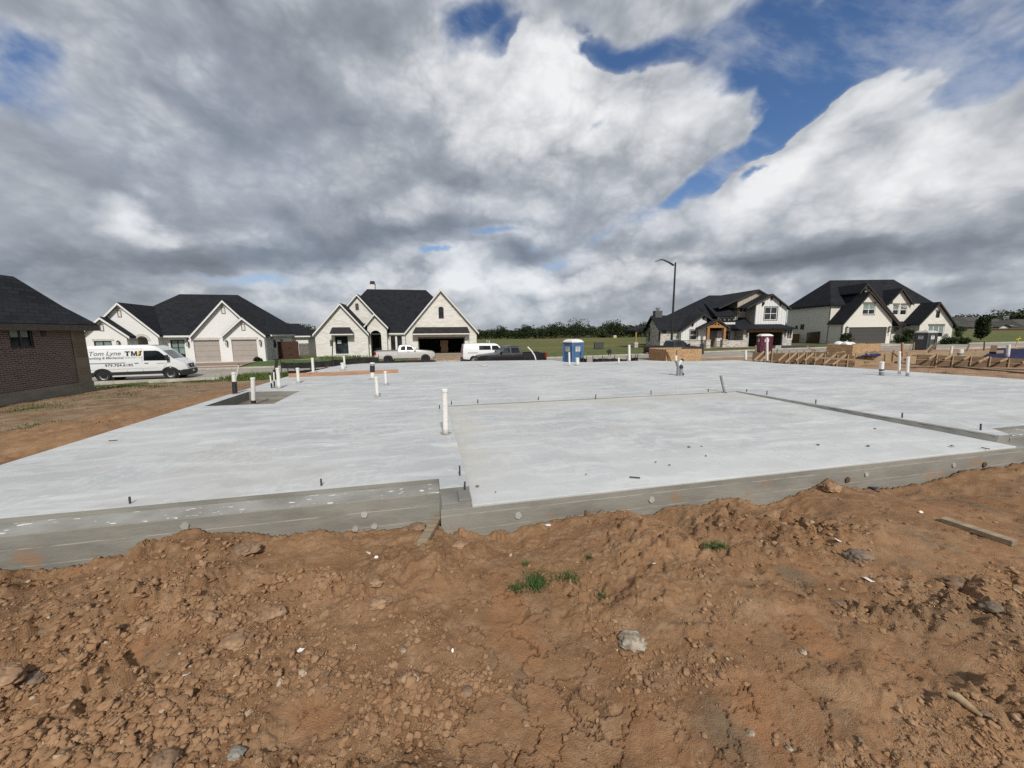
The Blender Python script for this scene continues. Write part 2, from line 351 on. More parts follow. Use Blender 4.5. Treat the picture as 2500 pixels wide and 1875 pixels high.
ROADZ = [-1.8, -1.7, -1.65, -1.65, -1.63, -1.55, -1.4, -1.15, -.8, -.4, .2]
ROADW = 9.6
def road_frame():
    P = [Vector((*p, 0)) for p in ROAD]; o = []
    for i, p in enumerate(P):
        d = (P[min(i+1, len(P)-1)]-P[max(i-1, 0)]).normalized(); o.append((p, Vector((-d.y, d.x, 0)), ROADZ[i]))
    return o
def road_uv(X, Y):
    """signed distance beyond the near kerb and road level there"""
    best = np.full(X.shape, 1e9); sd = np.full(X.shape, -1e9); zz = np.zeros(X.shape)
    for i in range(len(ROAD)-1):
        (x0, y0), (x1, y1) = ROAD[i], ROAD[i+1]; ex, ey = x1-x0, y1-y0; L = math.hypot(ex, ey)
        k = np.clip(((X-x0)*ex+(Y-y0)*ey)/(L*L), 0, 1); dx, dy = X-x0-k*ex, Y-y0-k*ey; d = np.hypot(dx, dy)
        n = d < best; best = np.where(n, d, best); sd = np.where(n, (dx*-ey+dy*ex)/L, sd); zz = np.where(n, ROADZ[i]+(ROADZ[i+1]-ROADZ[i])*k, zz)
    return sd, zz
def levels(X, Y):
    """ground level without clods"""
    X = np.asarray(X, float); Y = np.asarray(Y, float); sh = X.shape; X = X.ravel(); Y = Y.ravel()
    num = np.zeros(X.shape); den = np.zeros(X.shape)
    for cx, cy, cz in CT:
        w = 1./((X-cx)**2+(Y-cy)**2+.8)**1.6; num += w*cz; den += w
    z = num/den
    s = (X-SO.x)*SD.x+(Y-SO.y)*SD.y; t = (X-SO.x)*SE.x+(Y-SO.y)*SE.y
    tf = np.where((s > -.28) & (s < PB[0]+.3), T_PAT, T_LEDGE)
    k = 1-sst(.0, 1.1, tf-t)
    front = (t < tf+.3) & (s > -8.5) & (s < 21)
    zf = np.interp(s, FLS, FLZ)
    z = np.where(front, z*(1-k)+zf*k, z)
    sd, rz = road_uv(X, Y)
    a = sst(-3.5, -.6, sd)*(1-sst(ROADW+.6, ROADW+4, sd)); z = z*(1-a)+(rz+.02)*a
    core = (sd > -.2) & (sd < ROADW+.2); z = np.where(core, rz-.12, z)
    return z.reshape(sh)
def gz(x, y): return float(levels(np.array([x]), np.array([y]))[0])
# soft blobs on the ground from survey points: (px, py, half-width, half-depth in px) -> weight field
def blobw(X, Y, lst, z=-.25):
    w = np.zeros(X.shape)
    for px, py, rx, ry in lst:
        c = at_z(px, py, z); a = at_z(px+rx, py, z)-c; b = at_z(px, py-ry, z)-c
        det = a.x*b.y-a.y*b.x; dx, dy = X-c.x, Y-c.y
        u = (dx*b.y-dy*b.x)/det; v = (a.x*dy-a.y*dx)/det
        w = np.maximum(w, 1-sst(.35, 1.25, np.hypot(u, v)))
    return w
SMOOTH = [(1240, 1480, 150, 120), (1330, 1650, 220, 90), (1350, 1800, 330, 130), (1250, 1560, 130, 100), (1960, 1600, 200, 90), (1900, 1780, 260, 110), (2250, 1640, 170, 80), (2350, 1340, 260, 70), (2250, 1230, 200, 40), (1950, 1420, 80, 40), (380, 1570, 110, 40), (800, 1780, 120, 50), (2300, 1230, 250, 40), (820, 1370, 80, 30)]
ROUGH = [(350, 1500, 420, 230), (150, 1780, 300, 120), (620, 1600, 200, 140), (1000, 1790, 170, 90), (2250, 1480, 250, 80), (2000, 1320, 200, 70), (1700, 1290, 200, 50), (1180, 1690, 100, 40), (700, 1400, 150, 60), (2420, 1450, 150, 90)]
def build_ground():
    # polar grid: fine where the bare clay is close, coarse far away
    rs = [.55]
    while rs[-1] < 6.5: rs.append(rs[-1]*1.0042)
    while rs[-1] < 30: rs.append(rs[-1]*1.013)
    while rs[-1] < 2500: rs.append(rs[-1]*1.045)
    rs = np.array(rs)
    fa = np.linspace(R(-66), R(66), 760); ba = np.linspace(R(66), R(294), 60)[1:-1]; an = np.concatenate([fa, ba]); nA, nR = len(an), len(rs)
    AA, RR = np.meshgrid(an, rs); X = RR*np.sin(AA); Y = RR*np.cos(AA)
    Z = levels(X, Y)
    s = (X-SO.x)*SD.x+(Y-SO.y)*SD.y; t = (X-SO.x)*SE.x+(Y-SO.y)*SE.y
    near = 1-sst(7, 16, RR); sd, _ = road_uv(X, Y); road = (sd > -.3) & (sd < ROADW+.3)
    sm = blobw(X, Y, SMOOTH); ro = blobw(X, Y, ROUGH)
    wx = X+.25*fbm(X*1.3, Y*1.3, 3, 5); wy = Y+.25*fbm(X*1.3+9, Y*1.3, 3, 8)
    rough = np.clip(.55+.5*fbm(wx*.9, wy*.9, 4, 31)+.5*ro-.85*sm, .06, 1.2)
    far_r = .45+.55*near
    h = np.zeros(X.shape); msk = RR < 34
    x, y = X[msk], Y[msk]; rg = rough[msk]; nr = near[msk]
    hh = .085*fbm(x*.8, y*.8, 4, 3)*(.4+.8*rg)+.030*fbm(x*3.1, y*3.1, 5, 41, .55)*(.35+rg)
    # tyre / tooth drag ridges near the left and right
    # clods: rounded lumps of several sizes, flattened where the clay has been scraped
    for sc, amp, sdv in ((3.2, .060, 1), (7., .034, 2), (15., .018, 3), (31., .0085, 4)):
        qx = x*sc+.35*gnoise(x*sc*1.7, y*sc*1.7, 91+sdv); qy = y*sc+.35*gnoise(x*sc*1.7+5, y*sc*1.7, 97+sdv)
        f1, f2, idv = worley(qx, qy, sdv*13)
        dome = np.clip(1-(f1/.66)**2, 0, 1)**.85*sst(.0, .30, f2-f1); keep = idv < (.25+.55*np.clip(rg, 0, 1))
        ang = .75+.5*gnoise(qx*2.3, qy*2.3, 55+sdv)
        hh += np.where(keep, dome*amp*(.35+idv*1.6)*ang, 0)*np.clip(rg*1.1-.05, .04, 1.1)
    hh += .006*fbm(x*22, y*22, 3, 77)*(.4+rg)
    f1, f2, _ = worley(x*3.6+.34*fbm(x*5, y*5, 5, 61, .6), y*3.6+.34*fbm(x*5+7, y*5, 5, 67, .6), 201)
    ck = (1-sst(.0, .055, f2-f1))*sst(.25, .75, sm[msk]+.3*fbm(x*1.1, y*1.1, 2, 15)-.05)
    hh -= .018*ck*nr
    h[msk] = hh
    lim = far_r*np.where(road, 0, 1)
    Z = Z+h*lim
    # nothing may rise through the slab
    ins = inside(s, t, [(a, b) for a, b in OUT]) | ((s > -.3) & (s < PB[0]+.3) & (t > T_PAT) & (t < 1))
    tf = np.where((s > -.28) & (s < PB[0]+.3), T_PAT, T_LEDGE)
    Z = np.where(ins, -.75, Z)
    side = (~ins) & (polydist(s, t, OUT) < .5) & (t > .8); Z = np.where(side, np.minimum(Z, -.035), Z)
    # cover: grass share and pale / dark soil
    grass = np.zeros(X.shape)
    g1 = sst(-6.5, -1.0, sd+2.2*fbm(X*.5, Y*.5, 3, 19))*(X < -5)            # verge on the left
    g1 = np.maximum(g1, .40*sst(.0, .6, fbm(X*.55, Y*.55, 4, 23)+.05)*(X < -9)*(Y > 4)*(1-sst(-10, -8.4, s+0*X-SL-3)*0))
    beyond = (sd > ROADW) ; g1 = np.where(beyond, 1., g1)
    g1 = np.where((Y > 58) , 1., g1)
    g1 = np.where((X > 62) & (sd < 0), .9, g1)
    grass = np.clip(g1, 0, 1)
    nv = nA*nR
    co = np.stack([X, Y, Z], -1).reshape(-1, 3)
    c0 = np.array([[0, 0, float(levels(np.array([0.]), np.array([0.]))[0])]])
    co = np.concatenate([co, c0]).astype(np.float32)
    i = np.arange(nR-1)[:, None]*nA; j = np.arange(nA)[None, :]; j2 = (j+1) % nA
    quads = np.stack([i+j, i+nA+j, i+nA+j2, i+j2], -1).reshape(-1, 4)
    tri = np.stack([np.full(nA, nv), np.arange(nA), (np.arange(nA)+1) % nA], -1)
    loops = np.concatenate([quads.ravel(), tri.ravel()]).astype(np.int32)
    me = bpy.data.meshes.new('ground'); me.vertices.add(nv+1); me.vertices.foreach_set('co', co.ravel())
    me.loops.add(len(loops)); me.loops.foreach_set('vertex_index', loops)
    np_ = len(quads)+len(tri); ls = np.concatenate([np.arange(len(quads))*4, len(quads)*4+np.arange(len(tri))*3]).astype(np.int32)
    me.polygons.add(np_); me.polygons.foreach_set('loop_start', ls); me.polygons.foreach_set('use_smooth', np.ones(np_, bool))
    me.update(calc_edges=True); me.validate()
    def attr(name, a, last=0.):
        at = me.attributes.new(name, 'FLOAT', 'POINT'); at.data.foreach_set('value', np.append(a.ravel(), last).astype(np.float32))
    attr('grass', grass); attr('scraped', np.where(RR < 12, sm, 0)); attr('rough', rough)
    crk = np.zeros(X.shape); crk[msk] = ck*nr; attr('crack', crk)
    return me
def dirt_color(g, co, lump=None):
    n1 = g.noise(co, 1.1, 6, .6); n2 = g.noise(co, 6., 7, .62); n3 = g.noise(co, 38., 4, .6)
    c = g.mix(g.ramp(n1, .3, .72), DIRT_A, DIRT_B)
    c = g.mix(g.ramp(n2, .42, .78), c, DIRT_C)
    c = g.mix(g.m('MULTIPLY', g.ramp(n3, .5, .8), .5), c, DIRT_D)
    c = g.mix(g.m('MULTIPLY', g.ramp(g.noise(co, .75, 3, .5), .56, .74), .55), c, DIRT_G)
    return c
DIRT_A, DIRT_B, DIRT_C, DIRT_D, DIRT_G = (.205, .113, .058), (.315, .182, .096), (.375, .240, .140), (.42, .302, .195), (.205, .145, .092)
def ground_mat():
    m, g = newmat('bare_clay_and_turf'); co = g.objco()
    at = lambda nm: g.n('ShaderNodeAttribute', {}, out=2, attribute_name=nm)
    c = dirt_color(g, co)
    sc = g.m('MULTIPLY', at('scraped'), g.ramp(g.noise(g.vm('MULTIPLY', co, (2.6, .7, 1.)), 1.2, 5, .6), .40, .62))
    c = g.mix(g.m('MULTIPLY', sc, .7), c, (.33, .165, .080))
    c = g.mix(g.m('MULTIPLY', g.m('MULTIPLY', at('scraped'), g.ramp(g.noise(g.vm('MULTIPLY', co, (1.8, .8, 1.)), 1.3, 4), .55, .68)), .8), c, (.185, .140, .092))
    c = g.mix(g.m('MULTIPLY', g.ramp(g.noise(co, 2.1, 6, .65), .60, .74), .45), c, (.40, .30, .205))
    c = g.mix(g.m('MULTIPLY', at('crack'), .6), c, (.085, .05, .03))
    # past the front plot the soil is paler and greyer
    o = g.xyz(co); dist = g.vm('LENGTH', co, out=1)
    pale = g.m('MULTIPLY', g.ramp(g.m('MULTIPLY_ADD', g.m('SUBTRACT', g.noise(co, .35, 5), .5), 6., dist), 9., 13.), g.ramp(o[0], -8.9, -10.2))
    c = g.mix(g.m('MULTIPLY', pale, .60), c, g.mix(g.ramp(g.noise(co, 1.6, 6, .65), .35, .65), (.135, .092, .058), (.29, .235, .165)))
    pink = g.m('MULTIPLY', g.ramp(o[0], 11., 14.), g.ramp(dist, 14., 17.))
    c = g.mix(g.m('MULTIPLY', pink, .7), c, g.mix(g.ramp(g.noise(co, 1.5, 6), .3, .7), (.20, .12, .075), (.42, .29, .20)))
    gn = g.noise(co, .09, 5, .6); gf = g.noise(co, 1.6, 5, .65); gm = g.noise(g.vm('MULTIPLY', co, (.5, 2.2, 1.)), .05, 4)
    gc = g.mix(g.ramp(gf, .3, .7), (.062, .082, .026), (.125, .140, .050))
    gc = g.mix(g.m('MULTIPLY', g.ramp(gm, .5, .62), g.ramp(dist, 60., 75.)), gc, (.165, .120, .045))
    gc = g.mix(g.m('MULTIPLY', g.ramp(gn, .5, .7), .5), gc, (.145, .14, .068))
    ga = at('grass'); gmask = g.ramp(g.m('ADD', ga, g.m('MULTIPLY', g.m('SUBTRACT', g.noise(co, 2.4, 6, .65), .5), .9)), .42, .60)
    gmask = g.m('MULTIPLY', gmask, g.ramp(ga, .02, .2))
    c = g.mix(gmask, c, gc)
    nm = g.bump(g.m('MULTIPLY_ADD', g.noise(co, 55, 6, .68), .8, g.noise(co, 160, 3)), .8, .014)
    g.out(c, .95, nm, Specular_IOR_Level=.15); return m
gr = link('ground', build_ground(), ground_mat()); gr['kind'] = 'structure'
# ---------------------------------------------------------------- street, kerb, drives
def strip(name, off0, off1, dz, mat, x0=-1e9, x1=1e9, thick=0.):
    mb = MB(); fr = road_frame(); n = 0
    # resample
    pts = []
    for i in range(len(fr)-1):
        for k in range(12):
            a = k/12; p = fr[i][0].lerp(fr[i+1][0], a); nn = fr[i][1].lerp(fr[i+1][1], a).normalized(); pts.append((p, nn, fr[i][2]*(1-a)+fr[i+1][2]*a))
    pts.append(fr[-1]); vs = []; fs = []
    pts = [q for q in pts if x0 <= q[0].x <= x1]
    for p, nn, z in pts:
        a = p+nn*off0; b = p+nn*off1; vs += [(a.x, a.y, z+dz), (b.x, b.y, z+dz)]
        if thick: vs += [(a.x, a.y, z+dz-thick), (b.x, b.y, z+dz-thick)]
    w = 4 if thick else 2
    for i in range(len(pts)-1):
        o = i*w; fs.append((o, o+1, o+w+1, o+w))
        if thick: fs += [(o, o+w, o+w+2, o+2), (o+1, o+3, o+w+3, o+w+1)]
    mb.add(vs, fs); return obj(name, mb, mat)
def street_mat():
    m, g = newmat('old_road_concrete'); co = g.objco()
    c = g.mix(g.ramp(g.noise(co, .35, 6, .6), .3, .7), (.235, .215, .18), (.33, .305, .26)); c = g.mix(g.ramp(g.noise(co, 3, 6), .55, .75), c, (.24, .20, .15))
    g.out(c, .9, g.bump(g.noise(co, 60, 4), .3, .01)); return m
M_ST = street_mat(); M_CURB = plain('kerb_concrete', (.42, .39, .33), .9, .2, 2., .3)
strip('street', .35, ROADW-.35, -.0, M_ST)['kind'] = 'structure'
strip('kerb', 0, .35, .13, M_CURB, thick=.4)['kind'] = 'structure'
strip('kerb', ROADW-.35, ROADW, .13, M_CURB, thick=.4)['kind'] = 'structure'
def drape(name, c, nx, ny, dz, mat, kind='structure', lift=None):
    """a sheet laid over the ground: four corners, bilinear"""
    c = [Vector(p) for p in c]; vs = []
    us = np.linspace(0, 1, nx+1); vv = np.linspace(0, 1, ny+1)
    P = np.array([[tuple((c[0].lerp(c[1], u)).lerp(c[3].lerp(c[2], u), v))[:2] for u in us] for v in vv])
    Z = levels(P[..., 0], P[..., 1])+dz
    if lift is not None: Z = lift(P, Z)
    mb = MB(); mb.add([(P[j, i, 0], P[j, i, 1], Z[j, i]) for j in range(ny+1) for i in range(nx+1)],
        [(j*(nx+1)+i, j*(nx+1)+i+1, (j+1)*(nx+1)+i+1, (j+1)*(nx+1)+i) for j in range(ny) for i in range(nx)])
    o = obj(name, mb, mat, sm=60); o['kind'] = kind; return o
# ---------------------------------------------------------------- foundation slab
def slab_top_mat(name, tint=0.):
    m, g = newmat(name); co = g.objco(); o = g.xyz(co)
    st = g.vm('MULTIPLY', co, (.55, 2.3, 1.))
    w = g.vm('ADD', st, g.vm('MULTIPLY', g.n('ShaderNodeTexNoise', {'Vector': co, 'Scale': .9, 'Detail': 4}, out=1), (1.2, 1.2, 0)))
    n1 = g.noise(w, 1.1, 7, .62); n2 = g.noise(co, .5, 5, .55); n3 = g.noise(w, 5., 6, .6)
    c = g.mix(g.ramp(n2, .3, .7), (.375, .396, .405), (.475, .488, .488))
    c = g.mix(g.m('MULTIPLY', g.ramp(n1, .50, .70), .75), c, (.60, .612, .615))
    c = g.mix(g.m('MULTIPLY', g.ramp(n3, .54, .70), .45), c, (.66, .67, .67))
    c = g.mix(g.m('MULTIPLY', g.ramp(g.noise(co, .33, 4), .50, .70), .6), c, (.43, .425, .395))
    c = g.mix(g.m('MULTIPLY', g.ramp(g.noise(co, 22, 4, .6), .66, .75), .25), c, (.36, .34, .31))
    # trowel arcs and scuffs
    tw = g.n('ShaderNodeTexWave', {'Vector': co, 'Scale': .55, 'Distortion': 9., 'Detail': 4., 'Detail Scale': 1.6, 'Detail Roughness': .62}, out=1, wave_type='RINGS')
    c = g.mix(g.m('MULTIPLY', g.ramp(tw, .62, .95), .34), c, (.56, .57, .57))
    tw2 = g.n('ShaderNodeTexWave', {'Vector': g.vm('ADD', co, (3., 7., 0.)), 'Scale': 1.7, 'Distortion': 14., 'Detail': 5., 'Detail Scale': 2.2, 'Detail Roughness': .65}, out=1)
    c = g.mix(g.m('MULTIPLY', g.m('MULTIPLY', g.ramp(tw2, .7, .98), g.ramp(g.noise(co, .8, 3), .45, .6)), .3), c, (.60, .61, .60))
    c = g.mix(g.m('MULTIPLY', g.ramp(g.noise(co, 1.3, 6, .6), .54, .70), .45), c, (.345, .345, .325))
    c = g.mix(g.m('MULTIPLY', g.ramp(g.noise(co, 9, 3, .5), .71, .75), .5), c, (.27, .235, .19))
    if tint:
        ln = g.noise(g.vm('MULTIPLY', co, (9., .5, 1.)), 1.0, 5, .6)   # broom strokes run front to back
        c = g.mix(g.m('MULTIPLY', g.ramp(ln, .5, .75), .35), c, (.52, .515, .48))
        edge = g.m('MAXIMUM', g.ramp(o[1], 3.4, 4.9), g.ramp(o[0], 1.0, -.1))
        c = g.mix(g.m('MULTIPLY', g.m('MULTIPLY', edge, g.ramp(g.noise(co, .9, 5), .35, .62)), .75), c, (.45, .43, .375))
        fr = g.m('MULTIPLY', g.ramp(o[1], 1.9, .1), .45); c = g.mix(fr, c, (.57, .585, .585))
    nm = g.bump(g.m('MULTIPLY_ADD', n3, .5, g.noise(co, 45, 4)), .12, .01)
    g.out(c, .72, nm, Specular_IOR_Level=.35); return m
def formed_mat(name, col=(.215, .210, .186)):
    m, g = newmat(name); co = g.objco(); o = g.xyz(co)
    st = g.vm('MULTIPLY', co, (.8, .8, 3.))
    c = g.mix(g.ramp(g.noise(st, 1.3, 6, .62), .3, .7), tuple(v*.78 for v in col), tuple(v*1.25 for v in col))
    c = g.mix(g.m('MULTIPLY', g.ramp(g.noise(co, 3.2, 5), .56, .72), .5), c, (.235, .225, .192))
    c = g.mix(g.m('MULTIPLY', g.ramp(g.noise(co, 8., 5, .6), .66, .76), .55), c, (.31, .285, .24))
    c = g.mix(g.m('MULTIPLY', g.m('MULTIPLY', g.ramp(g.noise(co, 2.3, 4), .62, .70), g.ramp(o[2], -.12, -.3)), .6), c, (.30, .165, .085))
    for zl, wd, amt in ((-.185, .007, .6), (-.345, .006, .5)):   # laitance left in the joints between the form boards
        wob = g.m('MULTIPLY_ADD', g.m('SUBTRACT', g.noise(co, 1.7, 3), .5), .012, o[2])
        ln = g.m('MULTIPLY', g.ramp(g.m('ABSOLUTE', g.m('SUBTRACT', wob, zl)), wd, wd*.3), g.ramp(g.noise(g.vm('MULTIPLY', co, (1., 1., 0.)), 3., 4), .35, .55))
        c = g.mix(g.m('MULTIPLY', ln, amt), c, (.47, .44, .37))
    pits = g.ramp(g.noise(co, 60, 3, .5), .30, .24)
    c = g.mix(g.m('MULTIPLY', pits, .5), c, (.10, .09, .07))
    g.out(c, .82, g.bump(g.m('MULTIPLY_ADD', g.noise(st, 9, 5), 1., g.noise(co, 70, 4)), .35, .01)); return m
M_TOP = slab_top_mat('troweled_concrete'); M_PAT = slab_top_mat('broomed_concrete', 1.); M_FORM = formed_mat('formed_concrete_edge'); M_LEDGE = formed_mat('ledge_concrete', (.31, .30, .27)); M_CURBF = formed_mat('curb_face_concrete', (.205, .20, .182))
slab = thing('foundation_slab', 'large pale grey concrete house foundation slab with a sunken patio and pipe stubs', 'foundation', SO, PH)
PIT = [(-5.36, 6.25), (-3.92, 6.18), (-3.97, 8.12), (-5.36, 8.4)]
XL, XR = PA[0], PB[0]; XLb, XRb = PD[0], PC[0]; TB = (PC[1]+PD[1])/2
def main_floor():
    top = [(SL, .73), (XL-.31, .73), (XL-.31, T_PAT+.24), (XL-.0, T_PAT+.24), (XLb, TB), (XRb, TB), (XR, .42), (XR+.30, .42), (XR+.55, .73), (17.9, .73)]
    top = top+list(reversed(SLAB[1:-1]))
    return top
mt = main_floor()
mb = MB().prism(mt, -.50, 0., 'z', holes=[PIT])
o = obj('main_floor', mb, M_TOP, slab, bevel=.006); o.data.materials.append(M_FORM)
for p_ in o.data.polygons: p_.material_index = 1 if abs(p_.normal.z) < .5 else 0
# lower mass under the floor, its face carries the brick ledge
mb = MB().prism([(SL-.02, T_LEDGE), (XL-.30, T_LEDGE), (XL-.30, .9), (SL-.02, .9)], -1.2, -.055, 'z')
mb.prism([(XR+.32, T_LEDGE-.05), (17.92, T_LEDGE), (17.92, .9), (XR+.32, .9)], -1.2, -.055, 'z')
obj('brick_ledge', mb, M_FORM, slab, bevel=.008)
mb = MB().prism([(SL-.01, T_LEDGE+.006), (XL-.302, T_LEDGE+.006), (XL-.302, .725), (SL-.01, .725)], -.06, -.050, 'z')
mb.prism([(XR+.50, T_LEDGE+.01), (17.9, T_LEDGE+.01), (17.9, .725), (XR+.62, .725)], -.06, -.050, 'z')
m_, g_ = newmat('splashed_ledge'); co_ = g_.objco(); st_ = g_.vm('MULTIPLY', co_, (3., 9., 1.))
c_ = g_.mix(g_.ramp(g_.noise(co_, 2.2, 5), .3, .7), (.215, .21, .185), (.33, .325, .30)); c_ = g_.mix(g_.ramp(g_.noise(st_, 2.6, 4, .5), .63, .67), c_, (.70, .69, .66)); g_.out(c_, .8, g_.bump(g_.noise(st_, 3, 4), .5, .01))
obj('ledge_top', mb, m_, slab)
mb = MB().prism([(SL+.02, 1.0)]+[(a, b) for a, b in SLAB[1:-1]]+[(17.85, 1.0)], -1.6, -.49, 'z')
mb.v = [(x*1.0, y, z) for x, y, z in mb.v]; obj('footing', mb, M_FORM, slab)
# patio
def patio():
    mb = MB(); n = 8; pts = [(XL, T_PAT), (XR, T_PAT), (XRb, TB), (XLb, TB)]
    vs = [(*pts[0], ZP1), (*pts[1], ZP1), (*pts[2], ZP0), (*pts[3], ZP0)]+[(p[0], p[1], -.5) for p in pts]
    return mb.add(vs, [(0, 1, 2, 3), (4, 7, 6, 5), (0, 4, 5, 1), (1, 5, 6, 2), (2, 6, 7, 3), (3, 7, 4, 0)])
obj('patio_floor', patio(), M_PAT, slab, bevel=.006)
mb = MB().prism([(XL-.31, T_PAT-.006), (XR+.5, T_PAT-.006), (XR+.5, T_PAT+.5), (XL-.31, T_PAT+.5)], -1.2, ZP1-.022, 'z')
obj('patio_edge', mb, M_FORM, slab, bevel=.006)
# raised block at the left end of the patio, stepped like a brick ledge
mb = MB().prism([(XL-.30, T_PAT-.003), (XL-.005, T_PAT-.003), (XL-.005, T_PAT+.235), (XL-.30, T_PAT+.235)], ZP1-.03, -.055, 'z')
mb2 = MB().prism([(XL-.302, T_PAT-.004), (XL-.135, T_PAT-.004), (XL-.135, T_PAT+.35), (XL-.302, T_PAT+.35)], -.6, -.10, 'z')
obj('corner_block', mb.prism([(XL-.13, T_PAT-.004), (XL-.003, T_PAT-.004), (XL-.003, T_PAT+.24), (XL-.13, T_PAT+.24)], -.2, -.030, 'z'), M_CURBF, slab, bevel=.008)
# curb face along the right side of the patio, rough and darker
mb = MB(); N = 60; vs = []; fs = []
for i in range(N+1):
    k = i/N; x = XRb+(XR-XRb)*k; y = TB+(.40-TB)*k; zb = ZP0+(ZP1-ZP0)*k-.01
    wob = .012*math.sin(i*1.7)+.008*math.sin(i*.63+1)
    vs += [(x-.028+wob*.6, y, zb), (x-.010+wob*.5, y, zb*.45), (x+.012+wob*.4, y, .004), (x+.05, y, .004)]
for i in range(N):
    for j in range(3): a = i*4+j; fs.append((a, a+1, a+5, a+4))
obj('curb_face', mb.add(vs, fs), M_CURBF, slab, sm=60)
# recessed shower pit with standing water
M_WET = plain('wet_pit_concrete', (.165, .150, .115), .35, .3, 3., .2)
obj('pit_floor', MB().prism([(-5.40, 6.1), (-3.85, 6.1), (-3.85, 8.45), (-5.40, 8.45)], -.40, -.235, 'z'), M_WET, slab)
m, g = newmat('puddle_water'); g.out((.03, .03, .026), .03, g.bump(g.noise(g.objco(), 9, 2), .04, .01), Specular_IOR_Level=.6)
pw = []
for k in range(26):
    a = 2*math.pi*k/26; r = 1+.14*math.sin(3*a+1)+.09*math.sin(5*a); pw.append((-4.42+.52*r*math.cos(a), 6.95+.62*r*math.sin(a)))
obj('puddle', MB().prism(pw, -.234, -.229, 'z'), m, slab)
# round patches where the form ties were
M_TIE = formed_mat('tie_patch_mortar', (.36, .36, .345))
def disc(px, py, t, r, part='tie_patch', mat=M_TIE):
    s, z = on_face(px, py, t); mb = MB(); n = 16
    pts = [(s+r*(1+.15*math.sin(3*k+s))*math.cos(2*math.pi*k/n), z+r*(1+.12*math.cos(2*k+s))*math.sin(2*math.pi*k/n)) for k in range(n)]
    obj(part, mb.prism(pts, t-.014, t+.02, 'y'), mat, slab)
for px, py, r in ((453, 1283, .034), (890, 1256, .03), (868, 1290, .03), (914, 1284, .03)): disc(px, py, T_LEDGE, r)
for px, py, r in ((1265, 1258, .034), (1590, 1219, .034), (2114, 1157, .03), (2327, 1135, .03)): disc(px, py, T_PAT-.006, r)
M_HOLE = plain('clay_plug', (.11, .055, .03), .95, .3, 30)
for px, py in ((2068, 1171), (2402, 1134)): disc(px, py, T_PAT-.008, .036, 'clay_plug', M_HOLE)
# ---------------------------------------------------------------- pipe stubs and anchor rods standing in the slab
def pvc_mat(name, dirty):
    m, g = newmat(name); co = g.objco(); o = g.xyz(co)
    c = g.mix(g.m('MULTIPLY', g.ramp(g.noise(co, 28, 5, .65), .56, .66), dirty), (.74, .73, .69), (.42, .36, .27))
    c = g.mix(g.m('MULTIPLY', g.ramp(g.m('MULTIPLY_ADD', g.m('SUBTRACT', g.noise(co, 25, 4), .5), .12, o[2]), .09, .02), .8), c, (.40, .385, .35))
    g.out(c, .38, Specular_IOR_Level=.4); return m
M_PVC = pvc_mat('white_pvc', .25); M_PVCD = pvc_mat('mud_splashed_pvc', .85)
M_BLK = plain('black_pipe_wrap', (.022, .022, .025), .55, .4, 20); M_GREY = plain('grey_conduit', (.23, .245, .25), .6, .3, 20); M_RUST = plain('dull_steel_rod', (.060, .046, .040), .7, .3, 30)
M_GRIME = plain('grout_smear', (.26, .25, .23), .9, .3, 15)
def pipe(label, base, top, d, mat=M_PVC, wrap=None, wmat=M_BLK, cap=True, z=0., name='pvc_pipe', group='white pipe stubs standing in the slab', wrap_part='wrap', smear=True):
    """base/top: survey points; wrap: (from, to) share of the height wrapped in another colour"""
    b = at_z(*base, z); t = at_Y(*top, b.y); t = b+(t-b)
    o = thing(name, label, 'pipe', b, 0., group); v = t-b; u = v.normalized(); r = d/2
    obj('pipe_body', MB().tube([(0, 0, -.05), tuple(v)], r, 14), mat, o, sm=50)
    if cap: obj('cap', MB().tube([tuple(v-u*.035), tuple(v+u*.004), tuple(v+u*.012)], [r*1.14, r*1.14, r*.9], 14), M_PVC, o, sm=50)
    for k, w in enumerate(wrap or ()):
        a, e = w[:2]; obj(wrap_part, MB().tube([tuple(v*a), tuple(v*(a*.5+e*.5)), tuple(v*e)], [r*1.07, r*1.10, r*1.06], 14), w[2] if len(w) > 2 else wmat, o, sm=50)
    if smear:
        n = 14; pts = [((1.9+.7*math.sin(k*2.1+base[0]))*r*math.cos(2*math.pi*k/n), (1.9+.7*math.sin(k*1.3))*r*math.sin(2*math.pi*k/n)) for k in range(n)]
        obj('grout_ring', MB().prism(pts, -.01, .005, 'z'), M_GRIME, o)
    return o
pipe('tallest capped white pipe, mud splashed, standing at the left edge of the sunken patio', (1088, 1058), (1085.5, 951), .092, M_PVCD)
pipe('white pipe, lower half wrapped black, at the outer corner of the water filled pit', (574, 961), (570.5, 910), .105, M_PVC, [(0, .58)])
pipe('capped white pipe standing in the water of the square pit', (619, 985), (617, 923), .10, M_PVCD, [(0, .13)], z=-.20, smear=False)
def slim(label, base, top, d, w): return pipe(label, base, top, d, M_PVC, w, cap=False, name='water_line', group='thin black tipped supply lines', smear=False)
slim('thin leaning white supply line with dark red tip beside the black wrapped pipe', (573, 935), (583.7, 888), .035, [(.93, 1.0, plain('dark_red_tip', (.10, .012, .012), .5)), ])
slim('shorter of two thin white supply lines with black ends left of a capped pipe', (663.7, 947.5), (658.7, 911), .038, [(0, .34), (.86, 1.02)])
slim('taller of two thin white supply lines with black ends left of a capped pipe', (670.3, 947), (668, 904), .038, [(0, .40), (.90, 1.02)])
pipe('capped white pipe right beside the two thin black ended supply lines', (682, 947.5), (677.5, 899), .10)
pipe('white pipe with dark speckles in front of the left end of the orange plank', (729.4, 934.5), (726, 899), .095, M_PVCD)
pipe('slim plain white pipe standing behind the orange plank near the black silt fence', (765, 911), (762.3, 873.5), .10, cap=False)
pipe('short stubby white pipe with broken grout in front of a thinner taller one', (837.4, 903.6), (836, 886), .15, M_PVCD)
